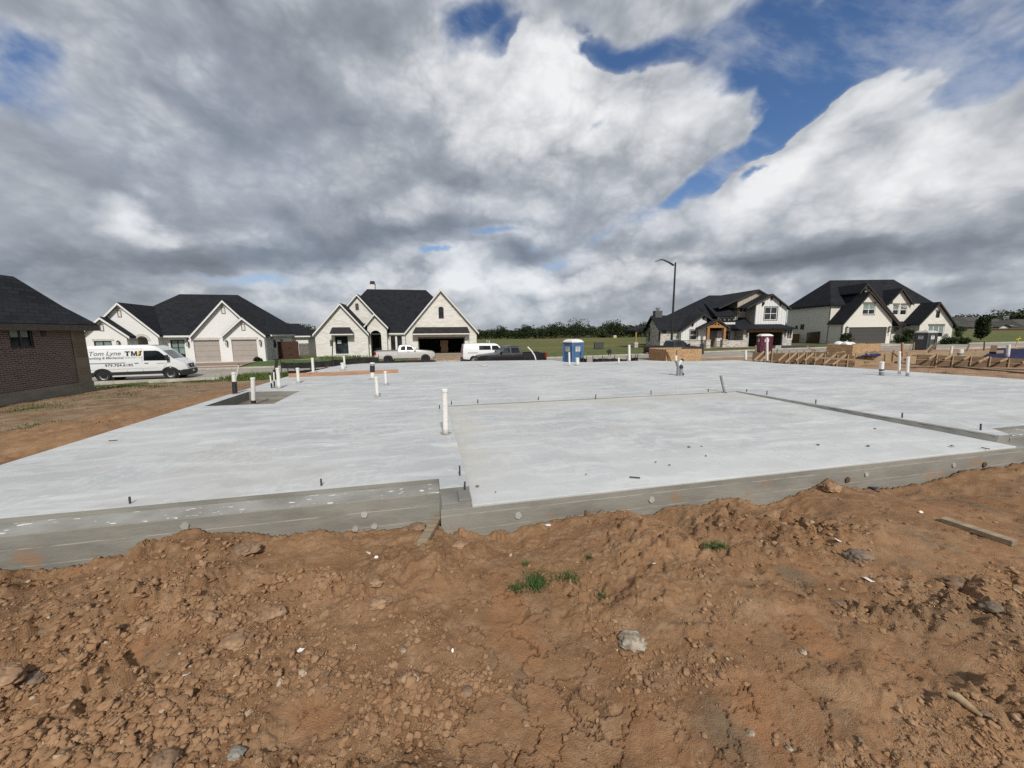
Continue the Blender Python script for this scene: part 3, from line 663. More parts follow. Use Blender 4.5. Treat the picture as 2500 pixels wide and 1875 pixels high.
pipe('slim white pipe just behind the stubby short one at the slab corner', (842, 898), (839.4, 868.5), .085, cap=False)
pipe('thick pipe stub with black dirty wrap and white base behind the orange plank', (909.4, 925), (909, 886), .15, M_PVC, [(.42, .86), (.90, 1.0)])
pipe('capped white pipe in front of the right part of the orange plank, nearest to it', (942.5, 939.5), (940.5, 907), .085)
pipe('mud spotted capped white pipe midway between the orange plank and the patio', (922, 968.4), (918, 921), .088, M_PVCD)
pipe('slim white pipe in front of the blue portable toilet', (1390.5, 893), (1389.5, 860), .088, cap=False)
pipe('short thick white pipe stub right of the slim one at the blue toilet', (1410, 892), (1409.5, 874), .16)
pipe('smallest white pipe stub on the far slab edge in front of the black silt fabric', (1510.8, 889), (1510.6, 873), .085, cap=False)
pipe('tall thick white pipe on the far slab edge against the green field', (1536.7, 881.6), (1536, 842), .13, cap=False)
pipe('white pipe at the far slab edge right of the open plywood box', (1820.6, 879.5), (1820.4, 855), .13, cap=False)
pipe('very tall slim white pipe in front of the maroon portable toilet', (1873, 881), (1873, 824), .11, cap=False)
pipe('short fat white pipe stub smeared with black cement at the right of the slab', (2152, 916.5), (2153, 884), .125, M_PVC, [(0, .30, M_GREY), (.36, .48), ])
pipe('taller of two slim white pipes standing side by side on the right of the slab', (2195.4, 913.7), (2196, 859), .078, M_PVCD, [(0, .2, M_GREY)])
pipe('lower of two slim white pipes side by side, beside a dark stain on the slab', (2215, 918.5), (2217, 872), .085, M_PVC, [(0, .2, M_GREY)])
# leaning grey conduit at the far right corner of the patio
pipe('bare grey conduit leaning left at the far right corner of the patio', (1770, 957), (1759.5, 917), .062, M_GREY, cap=False, name='conduit', group='grey conduits in the slab')
# grey valve cluster
b = at_z(1657, 917, 0); v = thing('valve_manifold', 'grey plumbing manifold of two stub pipes with a bent white tail and thin rod', 'plumbing', b)
s_ = b.y/F
P = lambda px, py, dy=0.: at_Y(px, py, b.y+dy)-b
obj('stub', MB().tube([P(1655, 917), P(1656, 896), P(1651, 880)], .055, 10), M_GREY, v, sm=50)
obj('stub', MB().tube([P(1662, 917), P(1663, 897)], .06, 10), M_GREY, v, sm=50)
obj('elbow', MB().tube([P(1663, 899), P(1663, 896), P(1658, 893)], .075, 10), M_BLK, v, sm=50)
obj('drain_spout', MB().tube([P(1662, 909), P(1668, 915)], .05, 8), M_BLK, v, sm=50)
obj('white_tail', MB().tube([P(1651, 882), P(1650, 872), P(1650.5, 868)], .045, 8), M_PVCD, v, sm=50)
obj('white_tail', MB().tube([P(1657, 894), P(1660, 884), P(1666, 878)], .045, 8), M_PVCD, v, sm=50)
obj('cap', MB().tube([P(1665, 880), P(1667, 877)], .06, 8), M_BLK, v, sm=50)
obj('rod', MB().tube([P(1651, 868), P(1652, 855)], .014, 6), M_RUST, v)
# loose bent white flexible tubes near the far edge
for lab, pts in (('bent white tube arching up on the far slab edge below the black pickup', [(1168, 888), (1180, 893), (1190, 892), (1191, 886)]),):
    w = [at_z(x, y, 0) for x, y in pts]; base = at_z(1180, 893, .03); t = thing('flexible_tube', lab, 'tube', base)
    q = [at_Y(x, y, base.y)-base for x, y in pts]; obj('tube_body', MB().tube(q, .03, 8), plain('dull_white_tube', (.5, .48, .40), .5, .2), t, sm=60)
base = at_z(1309, 879.5, 0); t = thing('flexible_tube', 'pale arching hose end rising in front of the black pickup bed', 'tube', base)
q = [at_Y(x, y, base.y)-base for x, y in ((1309, 881), (1305, 868), (1298, 857), (1288, 847))]; obj('tube_body', MB().tube(q, .035, 8), M_PVC, t, sm=60)
# anchor rods
def rod(lab, bx, by, ty, z=0., lean=0.):
    b = at_z(bx, by, z); t = at_Y(bx+lean, ty, b.y)-b
    o = obj('anchor_rod', MB().tube([(0, 0, -.05), tuple(t)], .011 if b.y > 4.5 else .009, 8), M_RUST); o.location = b
    tag(o, lab, 'rod', 'steel anchor rods along the slab edges')
rod('dark steel anchor rod alone at the left front edge of the slab', 317, 1229.5, 1213, lean=-1)
rod('dark steel anchor rod at the front slab edge with a pale grout spill below it', 784.4, 1186, 1169, lean=-1)
rod('upright dark rod at the left patio edge just behind the stepped concrete corner', 1123, 1161, 1137, lean=-1)
rod('thick dark rod standing on the raised corner block of the patio', 1134, 1196, 1176, -.03, 1)
rod('short dark rod left of the mud splashed tall pipe', 1073, 998, 989)
rod('short rod just right behind the mud splashed tall pipe', 1102, 988, 979)
for k, (x, y0, y1) in enumerate(((1166.5, 984.6, 975), (1314.6, 976.5, 968), (1454.5, 972.4, 963), (1589.6, 963.5, 953), (1729.5, 956.5, 949.6))):
    rod('thin rod on the rear patio edge, '+('nearest the mud splashed pipe', 'second from the mud splashed pipe', 'middle of the row of five', 'second from the leaning grey conduit', 'next to the leaning grey conduit')[k], x, y0, y1)
for k, (x, y0, y1) in enumerate(((1823, 957, 950), (1872.5, 964, 953.8), (1992, 985.5, 975.5), (2203, 1020, 1008), (2394.8, 1050, 1034.5))):
    rod('rod above the dark right hand patio curb, '+('farthest of five and smallest', 'second from the far end', 'middle of the five', 'second from the near end', 'nearest and tallest of five')[k], x, y0, y1)
# lone items lying on the slab
M_LUM = lambda: None
def wood_mat(name, a, b, sc=1.):
    m, g = newmat(name); co = g.objco()
    w = g.noise(g.vm('MULTIPLY', co, (1.2*sc, 14*sc, 14*sc)), 2.0, 6, .6)
    c = g.mix(g.ramp(w, .3, .7), a, b); c = g.mix(g.m('MULTIPLY', g.ramp(g.noise(co, 2.2, 3), .66, .72), .5), c, tuple(v*.5 for v in a))
    c = g.mix(g.m('MULTIPLY', g.ramp(g.noise(co, 1.3, 5), .5, .8), .4), c, tuple(v*.7 for v in b))
    g.out(c, .8, g.bump(w, .25, .004)); return m
M_PINE = wood_mat('site_pine', (.27, .19, .11), (.40, .295, .18)); M_ORANGE = wood_mat('orange_plank', (.34, .185, .11), (.44, .26, .165)); M_OLDW = wood_mat('weathered_board', (.21, .155, .10), (.34, .27, .18)); M_FORMW = wood_mat('form_board', (.105, .068, .038), (.175, .115, .065))
a, c = at_z(705, 921.5, 0), at_z(973, 910, 0); d = c-a
o = obj('plank', MB().box(0, d.length, -.02, .02, .004, .145), M_ORANGE, bevel=.004); o.location = a; o.rotation_euler = (0, 0, math.atan2(d.y, d.x)); tag(o, 'long orange plank lying on edge across the far left of the slab', 'plank')
# ---------------------------------------------------------------- house kit: everything in the house's own frame (x along the front, y back, z up)
def shingle_mat(name, a=(.0095, .0105, .013), b=(.021, .023, .028)):
    m, g = newmat(name); co = g.objco(); o = g.xyz(co)
    v = g.comb(g.m('ADD', o[0], g.m('MULTIPLY', o[1], .83)), g.m('MULTIPLY', o[2], 1.3), 0.)
    br = g.n('ShaderNodeTexBrick', {'Vector': v, 'Color1': (*a, 1), 'Color2': (*b, 1), 'Mortar': (a[0]*.5, a[1]*.5, a[2]*.5, 1), 'Scale': 1., 'Mortar Size': .012, 'Brick Width': .32, 'Row Height': .17})
    c = g.mix(g.ramp(g.noise(co, 1.2, 5), .35, .7), br, b); c = g.mix(.5, br, c)
    g.out(c, .93, g.bump(g.noise(co, 25, 4), .4, .02), Specular_IOR_Level=.2); return m
def brick_mat(name, cols, mortar, w=.2, h=.065, ms=.012, bump=.3, rough=.85, vary=.35, off=.5):
    """masonry: coursing from the Brick texture, each unit tinted by its own random value"""
    m, g = newmat(name); v = g.wallco()
    br = g.n('ShaderNodeTexBrick', {'Vector': v, 'Color1': (0, 0, 0, 1), 'Color2': (1, 1, 1, 1), 'Mortar': (.5, .5, .5, 1), 'Scale': 1., 'Mortar Size': ms, 'Mortar Smooth': .3, 'Brick Width': w, 'Row Height': h, 'Bias': 0.}, out=None, offset=off)
    r = g.n('ShaderNodeValToRGB', {0: br.outputs[0]}, out=None); e = r.color_ramp.elements
    n = len(cols); e[0].color = (*cols[0], 1); e[1].color = (*cols[-1], 1)
    for k in range(1, n-1): q = e.new(k/(n-1)); q.color = (*cols[k], 1)
    co = g.objco(); c = g.mix(g.m('MULTIPLY', g.ramp(g.noise(co, 2.5, 6, .65), .35, .7), vary), r.outputs[0], tuple(x*.72 for x in cols[n//2]))
    c = g.mix(br.outputs[1], c, mortar)
    g.out(c, rough, g.bump(g.m('MULTIPLY_ADD', br.outputs[1], -1., g.m('MULTIPLY', g.noise(co, 20, 4), .6)), bump, .015)); return m
def batten_mat(name, col, pitch=.42):
    m, g = newmat(name); co = g.objco(); o = g.xyz(co); f = g.m('FRACT', g.m('DIVIDE', g.m('ADD', o[0], o[1]), pitch))
    h = g.ramp(g.m('ABSOLUTE', g.m('SUBTRACT', f, .5)), .07, .045)
    c = g.mix(g.ramp(g.noise(co, 1.5, 5), .3, .7), tuple(x*.94 for x in col), col); g.out(c, .6, g.bump(h, 1., .05)); return m
def glass_mat(name, col=(.012, .016, .018)):
    m, g = newmat(name); co = g.objco()
    c = g.mix(g.ramp(g.noise(co, .9, 3), .4, .65), col, tuple(v*3.2+.008 for v in col)); g.out(c, .06, Specular_IOR_Level=.6); return m
M_SHIN = shingle_mat('charcoal_shingles'); M_GLASS = glass_mat('window_glass'); M_BLIND = plain('blind_behind_glass', (.20, .27, .25), .15, .15, 2, Specular_IOR_Level=.6)
M_WTRIM = plain('white_trim_paint', (.72, .715, .69), .55, .06); M_BTRIM = plain('black_trim_paint', (.016, .017, .019), .5, .2); M_BRTRIM = plain('dark_brown_trim', (.035, .028, .024), .6, .2); M_GTRIM = plain('grey_brown_trim', (.17, .145, .125), .7, .2)
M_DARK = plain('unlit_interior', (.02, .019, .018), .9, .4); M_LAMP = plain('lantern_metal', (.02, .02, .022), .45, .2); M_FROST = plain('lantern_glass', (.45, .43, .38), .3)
M_TIMB = wood_mat('stained_timber', (.30, .135, .045), (.42, .22, .085)); M_FOUND = plain('house_footing', (.36, .34, .30), .9, .15)
class House:
    def __init__(s, name, label, px, Y, phi, zb, cat='house', crop=(0, 0, 1.)):
        p = at_Y(px, 800, Y); s.P0 = Vector((p.x, p.y, 0)); s.phi = R(phi); s.crop = crop
        s.d = Vector((math.cos(s.phi), math.sin(s.phi), 0)); s.e = Vector((-math.sin(s.phi), math.cos(s.phi), 0))
        s.P0.z = s.p(*zb)[1] if isinstance(zb, tuple) else zb
        s.root = thing(name, label, cat, s.P0, s.phi)
    def p(s, cx, cy, v=0.):
        """survey point (in the close-up's own pixels) on the vertical plane v metres behind the front -> (x, z)"""
        d = ray(s.crop[0]+cx/s.crop[2], s.crop[1]+cy/s.crop[2]); k = (v-(EYE-s.P0).dot(s.e))/d.dot(s.e); q = EYE+d*k-s.P0
        return q.dot(s.d), q.z
    def part(s, name, mb, mat, parent=None, **k): return obj(name, mb, mat, parent or s.root, **k)
    # ---- parts
    def panel(s, poly, v, holes=(), th=.22, mat=None, name='wall'):
        return s.part(name, MB().prism(poly, v, v+th, 'y', holes), mat)
    def wall(s, x0, x1, z1, y0, y1, mat, name='wall', z0=-.5):
        return s.part(name, MB().box(x0, x1, y0, y1, z0, z1), mat)
    def rect(s, c, v=0.):
        a = s.p(c[0], c[1], v); b = s.p(c[2], c[3], v); return (min(a[0], b[0]), min(a[1], b[1]), max(a[0], b[0]), max(a[1], b[1]))
    def arch(s, r, rise, n=10):
        x0, z0, x1, z1 = r; pts = [(x0, z0), (x1, z0)]
        for k in range(n+1):
            a = math.pi*k/n; pts.append(((x0+x1)/2+(x1-x0)/2*math.cos(a), z1-rise+rise*math.sin(a)))
        return pts
    def box4(s, r): x0, z0, x1, z1 = r; return [(x0, z0), (x1, z0), (x1, z1), (x0, z1)]
    def window(s, r, v, frame=M_BTRIM, glass=None, nx=2, nz=1, fw=.07, shape=None, lower=None, trim=None, tw=.10, mid=None):
        x0, z0, x1, z1 = r; outer = shape or s.box4(r); cx, cz = (x0+x1)/2, (z0+z1)/2
        sc = lambda p: (cx+(p[0]-cx)*(1-2*fw/(x1-x0)), cz+(p[1]-cz)*(1-2*fw/(z1-z0)))
        mb = MB().prism(outer, v+.03, v+.12, 'y', [[sc(p) for p in outer]])
        for i in range(1, nx): x = x0+(x1-x0)*i/nx; mb.box(x-fw*.42, x+fw*.42, v+.04, v+.11, z0+fw*.5, z1-fw*.5)
        for j in range(1, nz): z = z0+(z1-z0)*j/nz; mb.box(x0+fw*.5, x1-fw*.5, v+.05, v+.10, z-.025, z+.025)
        if mid: z = z0+(z1-z0)*mid; mb.box(x0+fw*.5, x1-fw*.5, v+.042, v+.112, z-.04, z+.04)
        f = s.part('window', mb, frame)
        obj('pane', MB().prism([sc(p) for p in outer], v+.085, v+.10, 'y'), glass or M_GLASS, f)
        if lower:
            zl = z0+(z1-z0)*lower[0]; obj('blind', MB().box(x0+fw, x1-fw, v+.078, v+.084, min(zl, z1-fw), z1-fw), lower[1], f)
        if trim:
            ex = tw; mb = MB().prism([(x0-ex, z0-ex), (x1+ex, z0-ex), (x1+ex, z1+ex), (x0-ex, z1+ex)], v-.025, v+.03, 'y', [[(x0, z0), (x1, z0), (x1, z1), (x0, z1)]])
            obj('casing', mb, trim, f)
        return f
    def header(s, r, v, mat, name='lintel'): return s.part(name, MB().box(r[0], r[2], v-.03, v+.05, r[1], r[3]), mat)
    def vent(s, r, v, mat=M_GTRIM, dark=M_GTRIM):
        x0, z0, x1, z1 = r; f = s.part('vent', MB().prism(s.box4(r), v-.03, v+.05, 'y', [[(x0+.06, z0+.06), (x1-.06, z0+.06), (x1-.06, z1-.06), (x0+.06, z1-.06)]]), mat)
        mb = MB(); n = max(3, int((z1-z0)/.12))
        for k in range(n): z = z0+.06+(z1-z0-.12)*(k+.5)/n; mb.add([(x0+.06, v-.01, z-.03), (x1-.06, v-.01, z-.03), (x1-.06, v+.04, z+.035), (x0+.06, v+.04, z+.035), (x0+.06, v+.01, z-.04), (x1-.06, v+.01, z-.04), (x1-.06, v+.05, z+.02), (x0+.06, v+.05, z+.02)], [(0, 1, 2, 3), (7, 6, 5, 4), (0, 4, 5, 1), (2, 6, 7, 3), (0, 3, 7, 4), (1, 5, 6, 2)])
        obj('louvre', mb, dark, f)
    def garage_door(s, r, v, mat, rows=4):
        x0, z0, x1, z1 = r; mb = MB(); h = (z1-z0)/rows
        for k in range(rows): mb.box(x0, x1, v+.14, v+.19, z0+h*k+.012, z0+h*(k+1)-.004)
        mb.box(x0, x1, v+.165, v+.2, z0, z1); return s.part('garage_door', mb, mat)
    def lantern(s, c, v, h=.55):
        x, z = s.p(*c, v); w = h*.36
        mb = MB().box(x-.05, x+.05, v-.03, v+.0, z-.1, z+.12).box(x-w/2, x+w/2, v-.27, v-.27+w, z+h*.34, z+h*.40)
        mb.add([(x-w/2, v-.27, z+h*.4), (x+w/2, v-.27, z+h*.4), (x+w/2, v-.27+w, z+h*.4), (x-w/2, v-.27+w, z+h*.4), (x, v-.27+w/2, z+h*.62)], [(0, 1, 4), (1, 2, 4), (2, 3, 4), (3, 0, 4)])
        mb.box(x-w*.42, x+w*.42, v-.26, v-.28+w, z-h*.42, z-h*.36).bar((x, v-.03, z+h*.5), (x, v-.16, z+h*.56), .03, .03)
        for sx in (-1, 1):
            for sy in (0, 1): mb.bar((x+sx*w*.38, v-.25+sy*(w-.04), z-h*.38), (x+sx*w*.48, v-.255+sy*(w-.03), z+h*.36), .022, .022)
        f = s.part('lantern', mb, M_LAMP); obj('lantern_glass', MB().box(x-w*.3, x+w*.3, v-.23, v-.31+w, z-h*.36, z+h*.33), M_FROST, f)
    def roof_gable(s, ap, eL, eR, vf, vb, th=.14, mat=None, name='roof', fascia=None, fw=.2, kick=None):
        L = [eL, ap, eR] if not kick else [kick[0], eL, ap, eR, kick[1]]
        dn = lambda p: (p[0], p[1]-th)
        poly = L+[dn(p) for p in reversed(L)]
        r = s.part(name, MB().prism(poly, vf, vb, 'y'), mat or M_SHIN)
        if fascia:
            d2 = lambda p, q: (p[0], p[1]-q)
            poly = [d2(p, .035) for p in L]+[d2(p, .035+fw) for p in reversed(L)]
            obj('fascia', MB().prism(poly, vf-.035, vf+.03, 'y'), fascia, r)
        return r
    def solid(s, name, verts, faces, mat): return s.part(name, MB().add(verts, faces), mat)
    def hip(s, x0, x1, y0, y1, ze, ra, rb, mat=None, over=.0, fascia=None, th=.18):
        """hip roof: eave rectangle at ze, ridge from ra to rb (x, y, z)"""
        vs = [(x0, y0, ze), (x1, y0, ze), (x1, y1, ze), (x0, y1, ze), ra, rb, (x0, y0, ze-.06), (x1, y0, ze-.06), (x1, y1, ze-.06), (x0, y1, ze-.06)]
        r = s.solid('roof', vs, [(0, 1, 5, 4), (1, 2, 5), (2, 3, 4, 5), (3, 0, 4), (0, 6, 7, 1), (1, 7, 8, 2), (2, 8, 9, 3), (3, 9, 6, 0), (6, 9, 8, 7)], mat or M_SHIN)
        if fascia:
            mb = MB(); i = .03
            for q in ((x0, x1, y0-i, y0+.02), (x0, x1, y1-.02, y1+i), (x0-i, x0+.02, y0-i, y1+i), (x1-.02, x1+i, y0-i, y1+i)): mb.box(*q, ze-th-.03, ze-.025)
            mb.box(x0+.05, x1-.05, y0+.05, y1-.05, ze-th-.02, ze-th+.02); obj('fascia', mb, fascia, r)
        return r
    def gable_wall(s, ap, eL, eR, xl, xr, v, mat, holes=(), z0=-.5, drop=.12, th=.22, name='wall'):
        def zl(x):
            a, b = (eL, ap) if x <= ap[0] else (ap, eR); return a[1]+(b[1]-a[1])*(x-a[0])/(b[0]-a[0])-drop
        return s.panel([(xl, z0), (xr, z0), (xr, zl(xr)), (ap[0], ap[1]-drop), (xl, zl(xl))], v, holes, th, mat, name), zl(xl), zl(xr)
# ---------------------------------------------------------------- white painted-brick house behind the van
M_WB = brick_mat('white_painted_brick', [(.73, .73, .715), (.79, .79, .775), (.76, .755, .74)], (.74, .735, .72), .21, .07, .01, .18, .75, .18)
M_LINT = brick_mat('pale_stained_brick', [(.40, .34, .30), (.62, .58, .54), (.50, .45, .41), (.66, .63, .6)], (.55, .52, .49), .11, .6, .02, .2)
M_TAUPE = plain('taupe_garage_paint', (.36, .32, .285), .6, .05, 2)
H = House('white_brick_house', 'white painted brick house with two taupe garage doors and dark roof behind the lettered van', 590, 40, 17, (1500, 800), crop=(180, 680, 3.95))
def g1(ap, eR, hw, v, vb, xl, xr, holes=(), mirror=False, th=.14):
    a = H.p(*ap, v-.35); e = H.p(*eR, v-.35); eL = (2*a[0]-e[0], e[1])
    H.roof_gable(a, eL, e, v-.35, vb, fascia=M_WTRIM, fw=.22)
    x0, x1 = H.p(xl, 600, v)[0] if xl is not None else eL[0]+.45, H.p(xr, 600, v)[0]
    w, zl, zr = H.gable_wall(a, eL, e, x0, x1, v, M_WB, holes)
    H.wall(x0, x0+.22, zl, v+.22, vb, M_WB); H.wall(x1-.22, x1, zr, v+.22, vb, M_WB)
    return a, eL, e, x0, x1
r_w = H.rect((190, 600, 388, 760)); r_w = (r_w[0], .75, r_w[2], r_w[3])
g1((245, 368), (535, 557), 0, 0, 7, None, 514, [H.box4(r_w)])
H.window(r_w, .02, M_BTRIM, nx=2, nz=2, fw=.09, lower=(.25, M_BLIND)); H.header(H.rect((176, 583, 392, 600)), 0, M_LINT)
H.vent(H.rect((247, 440, 296, 508)), 0); H.header(H.rect((243, 424, 300, 440)), 0, M_LINT); H.lantern((441, 628), 0)
V = .7; r = H.rect((600, 556, 756, 880), V); r = (r[0], .0, r[2], r[3]); ar = H.arch(r, (r[2]-r[0])/2)
g1((415, 228), (826, 547), 0, V, 9, 300, 815, [ar])
ring = H.arch((r[0]-.25, 0, r[2]+.25, r[3]+.25), (r[2]-r[0])/2+.25, 14); H.part('arch_trim', MB().prism(ring[2:]+ar[2:][::-1], V-.03, V+.05, 'y'), M_LINT)
H.wall(r[0]-.8, r[2]+1.2, r[3]+.3, V+2.2, V+2.4, M_WB, 'porch_wall', 0); dr = (r[2]-.75, .0, r[2]+.35, r[3]-.35); H.part('front_door', MB().box(dr[0], dr[2], V+2.14, V+2.2, .05, dr[3]), M_BTRIM)
H.vent(H.rect((416, 306, 466, 374), V), V); H.header(H.rect((405, 288, 468, 306), V), V, M_LINT); H.lantern((549, 650), V, .5)
# recessed wall with the tall dark window
V = 1.6; r = H.rect((927, 592, 1086, 742), V); x0, x1 = H.p(800, 600, V)[0], H.p(1090, 600, V)[0]
H.panel([(x0, -.5), (x1, -.5), (x1, H.p(940, 552, V)[1]), (x0, H.p(940, 552, V)[1])], V, [H.box4(r)], .22, M_WB)
H.window(r, V+.02, M_BTRIM, nx=2, nz=2, fw=.10, lower=(.1, M_BLIND))
# garage gables
rd = H.rect((1150, 597, 1425, 800)); a1, e1, e2, xa, xb = g1((1428, 205), (1812, 553), 0, 0, 10, 1062, 1770, [H.box4((rd[0], 0, rd[2], rd[3]))])
H.garage_door((rd[0], 0, rd[2], rd[3]), 0, M_TAUPE); H.header(H.rect((1134, 571, 1412, 592)), 0, M_LINT)
H.vent(H.rect((1418, 275, 1466, 340)), 0); H.header(H.rect((1410, 257, 1468, 275)), 0, M_LINT); H.lantern((1106, 628), 0)
V = -.4; rd = H.rect((1517, 592, 1783, 796), V); a2, f1, f2, xc, xd = g1((1616, 370), (1848, 548), 0, V, 3, 1432, 1838, [H.box4((rd[0], 0, rd[2], rd[3]))])
H.garage_door((rd[0], 0, rd[2], rd[3]), V, M_TAUPE); H.header(H.rect((1508, 567, 1780, 585), V), V, M_LINT)
H.vent(H.rect((1612, 437, 1658, 502), V), V); H.header(H.rect((1604, 421, 1660, 437), V), V, M_LINT); H.lantern((1480, 622), V); H.lantern((1804, 618), V)
# body and main roof
ze = H.p(940, 548, .9)[1]; ra = H.p(1022, 150, 8.6); rb = H.p(1582, 156, 8.6); xe = xd+.35
xl = H.p(-40, 560, 1)[0]
H.hip(xl+1.2, xe, 1.0, 17.5, ze, (ra[0], 8.6, ra[1]), (rb[0], 8.6, (rb[1]+ra[1])/2), fascia=M_WTRIM)
H.wall(xd-.22, xd, ze-.1, .2, 9.0, M_WB); H.wall(xl+1.8, xd-2.5, ze-.1, 9, 17, M_WB); H.wall(xd-2.6, xd-.0, ze-.1, 9.0, 17, M_WB, 'rear_wing')
for vy in (2.6, 5.4): H.part('window', MB().box(xd-.02, xd+.03, vy, vy+.9, 1.3, 2.2), M_BTRIM)
# lower rear wing on the right
wx = xd+1.9; H.wall(xd-1, wx, ze-.25, 11, 16.5, M_WB, 'rear_wing')
H.hip(xd-2.5, wx+.35, 10.6, 17, ze-.2, (xd-1.0, 13.8, ze+1.5), (wx-1.6, 13.8, ze+1.5), fascia=M_WTRIM)
H.part('vent_pipe', MB().tube([(xd-1.2, 4.2, ze+1), (xd-1.2, 4.2, ze+1.9)], .06, 8), M_BTRIM)
H.part('footing', MB().box(xl+1, xd-.05, .3, 16.8, -.9, .04), M_FOUND)
H1 = H
# ---------------------------------------------------------------- cream stone house
M_CS = brick_mat('cream_stone', [(.60, .575, .515), (.73, .715, .665), (.78, .765, .72), (.65, .62, .555), (.75, .735, .69)], (.72, .70, .65), .62, .19, .016, .4, .85, .22)
H = House('cream_stone_house', 'cream stone house with three pointed gables, arched entry and an open dark garage', 925, 47, 12, (1580, 903), crop=(720, 660, 4.424))
def g2(ap, eL, eR, v, vb, xl, xr, holes=(), z0=-.9, mat=None):
    a, l, e = H.p(*ap, v-.35), H.p(*eL, v-.35), H.p(*eR, v-.35)
    H.roof_gable(a, l, e, v-.35, vb, fascia=M_WTRIM, fw=.24)
    x0, x1 = H.p(xl, 700, v)[0], H.p(xr, 700, v)[0]
    w, zl, zr = H.gable_wall(a, l, e, x0, x1, v, mat or M_CS, holes, z0=z0)
    return a, l, e, x0, x1, zl, zr
r = H.rect((430, 712, 582, 902)); A = g2((481, 350), (188, 690), (797, 683), 0, 8, 216, 786, [H.box4(r)])
H.wall(A[3], A[3]+.22, A[5], .22, 8, M_CS); H.wall(A[4]-.22, A[4], A[6], .22, 8, M_CS)
H.window(r, .02, M_BTRIM, nx=2, nz=1, fw=.08, mid=.36); H.header(H.rect((424, 903, 590, 913)), 0, M_CS, 'sill')
px0 = H.p(478, 765, .08); H.part('paper_notice', MB().box(px0[0]-.22, px0[0]+.22, .09, .098, px0[1]-.28, px0[1]+.12), plain('white_paper', (.7, .72, .72)))
def awning(a, b, c, d, e_):
    (xa, za), (xb, _), (xc, zc), (xd_, _) = a, b, c, d
    vs = [(xa, -.02, za), (xb, -.02, za), (xd_, -.95, zc), (xc, -.95, zc), (xa-.3, -.02, zc), (xb+.3, -.02, zc)]
    vs = [(xa, -.0, za), (xb, -.0, za), (xd_, -.9, zc), (xc, -.9, zc), (xd_, 0, zc), (xc, 0, zc)]
    w = H.solid('awning_roof', vs, [(0, 1, 2, 3), (1, 4, 2), (0, 3, 5), (3, 2, 4, 5), (0, 5, 4, 1)], M_SHIN2)
    obj('awning_trim', MB().box(xc+.02, xd_-.02, -.88, 0, zc-.16, zc-.01), M_WTRIM, w)
M_SHIN2 = shingle_mat('brown_black_shingles', (.022, .020, .021), (.040, .036, .037))
awning(H.p(402, 615, 0), H.p(590, 615, 0), H.p(370, 686, -.9), H.p(626, 684, -.9), 0)
# middle upper gable, set back
B = g2((664, 250), (545, 390), (860, 462), 3.2, 10, 552, 852, z0=2.6)
V = 3.2; r = H.rect((651, 356, 692, 425), V); H.window(r, V-.12, M_GTRIM, nx=2, nz=2, fw=.06, shape=H.arch(r, .12))
# entry gable with arch
V = .9; r = H.rect((812, 650, 944, 930), V); ar = H.arch((r[0], -.3, r[2], r[3]), (r[2]-r[0])/2*.95, 14)
C = g2((856, 460), (738, 606), (1006, 612), V, 7, 786, 992, [ar])
H.wall(C[4]-.22, C[4], C[6], V+.22, 3.2, M_CS); H.wall(C[3], C[4], 3.3, 3.4, 3.6, M_DARK, 'porch_wall'); H.part('front_door', MB().box(C[3]+1.0, C[3]+2.1, 3.33, 3.4, 0, 2.5), M_BTRIM)
# recessed windows right of the entry
V = 2.0; x0, x1 = C[4]-.1, H.p(1200, 700, V)[0]; zt = H.p(1090, 684, V)[1]; ra_, rb_ = H.rect((1032, 710, 1090, 874), V), H.rect((1102, 710, 1162, 874), V)
H.panel([(x0, -.9), (x1, -.9), (x1, zt), (x0, zt)], V, [H.box4(ra_), H.box4(rb_)], .22, M_CS)
for q in (ra_, rb_): H.window(q, V+.02, M_BTRIM, nx=1, fw=.07, mid=.3)
# garage gable
rd = H.rect((1326, 722, 1840, 900)); rw = H.rect((1549, 393, 1609, 522)); aw = H.arch(rw, .22)
D = g2((1573, 197), (1178, 677), (1987, 668), 0, 9, 1197, 1961, [H.box4((rd[0], -.05, rd[2], rd[3])), aw])
H.wall(D[3], D[3]+.22, D[5], .22, 9, M_CS); H.wall(D[4]-.22, D[4], D[6], .22, 9, M_CS)
H.window(rw, .02, M_BTRIM, nx=1, fw=.08, shape=aw, mid=.6)
H.part('garage_frame', MB().prism([(rd[0], 0), (rd[0]+.12, 0), (rd[0]+.12, rd[3]-.2), (rd[2]-.12, rd[3]-.2), (rd[2]-.12, 0), (rd[2], 0), (rd[2], rd[3]), (rd[0], rd[3])], .02, .2, 'y'), M_GTRIM)
H.part('garage_interior', MB().box(D[3]+.3, D[4]-.3, 6.4, 6.5, -.1, 3.2).box(D[3]+.23, D[3]+.3, .3, 6.4, -.1, 3.2).box(D[4]-.3, D[4]-.23, .3, 6.4, -.1, 3.2).box(D[3]+.3, D[4]-.3, .3, 6.4, 2.75, 2.85), M_DARK)
H.part('garage_floor', MB().box(D[3]+.25, D[4]-.25, -.12, 6.4, -.9, -.0), M_FOUND)
awning(H.p(1302, 614, 0), H.p(1862, 612, 0), H.p(1266, 683, -.9), H.p(1893, 680, -.9), 0)
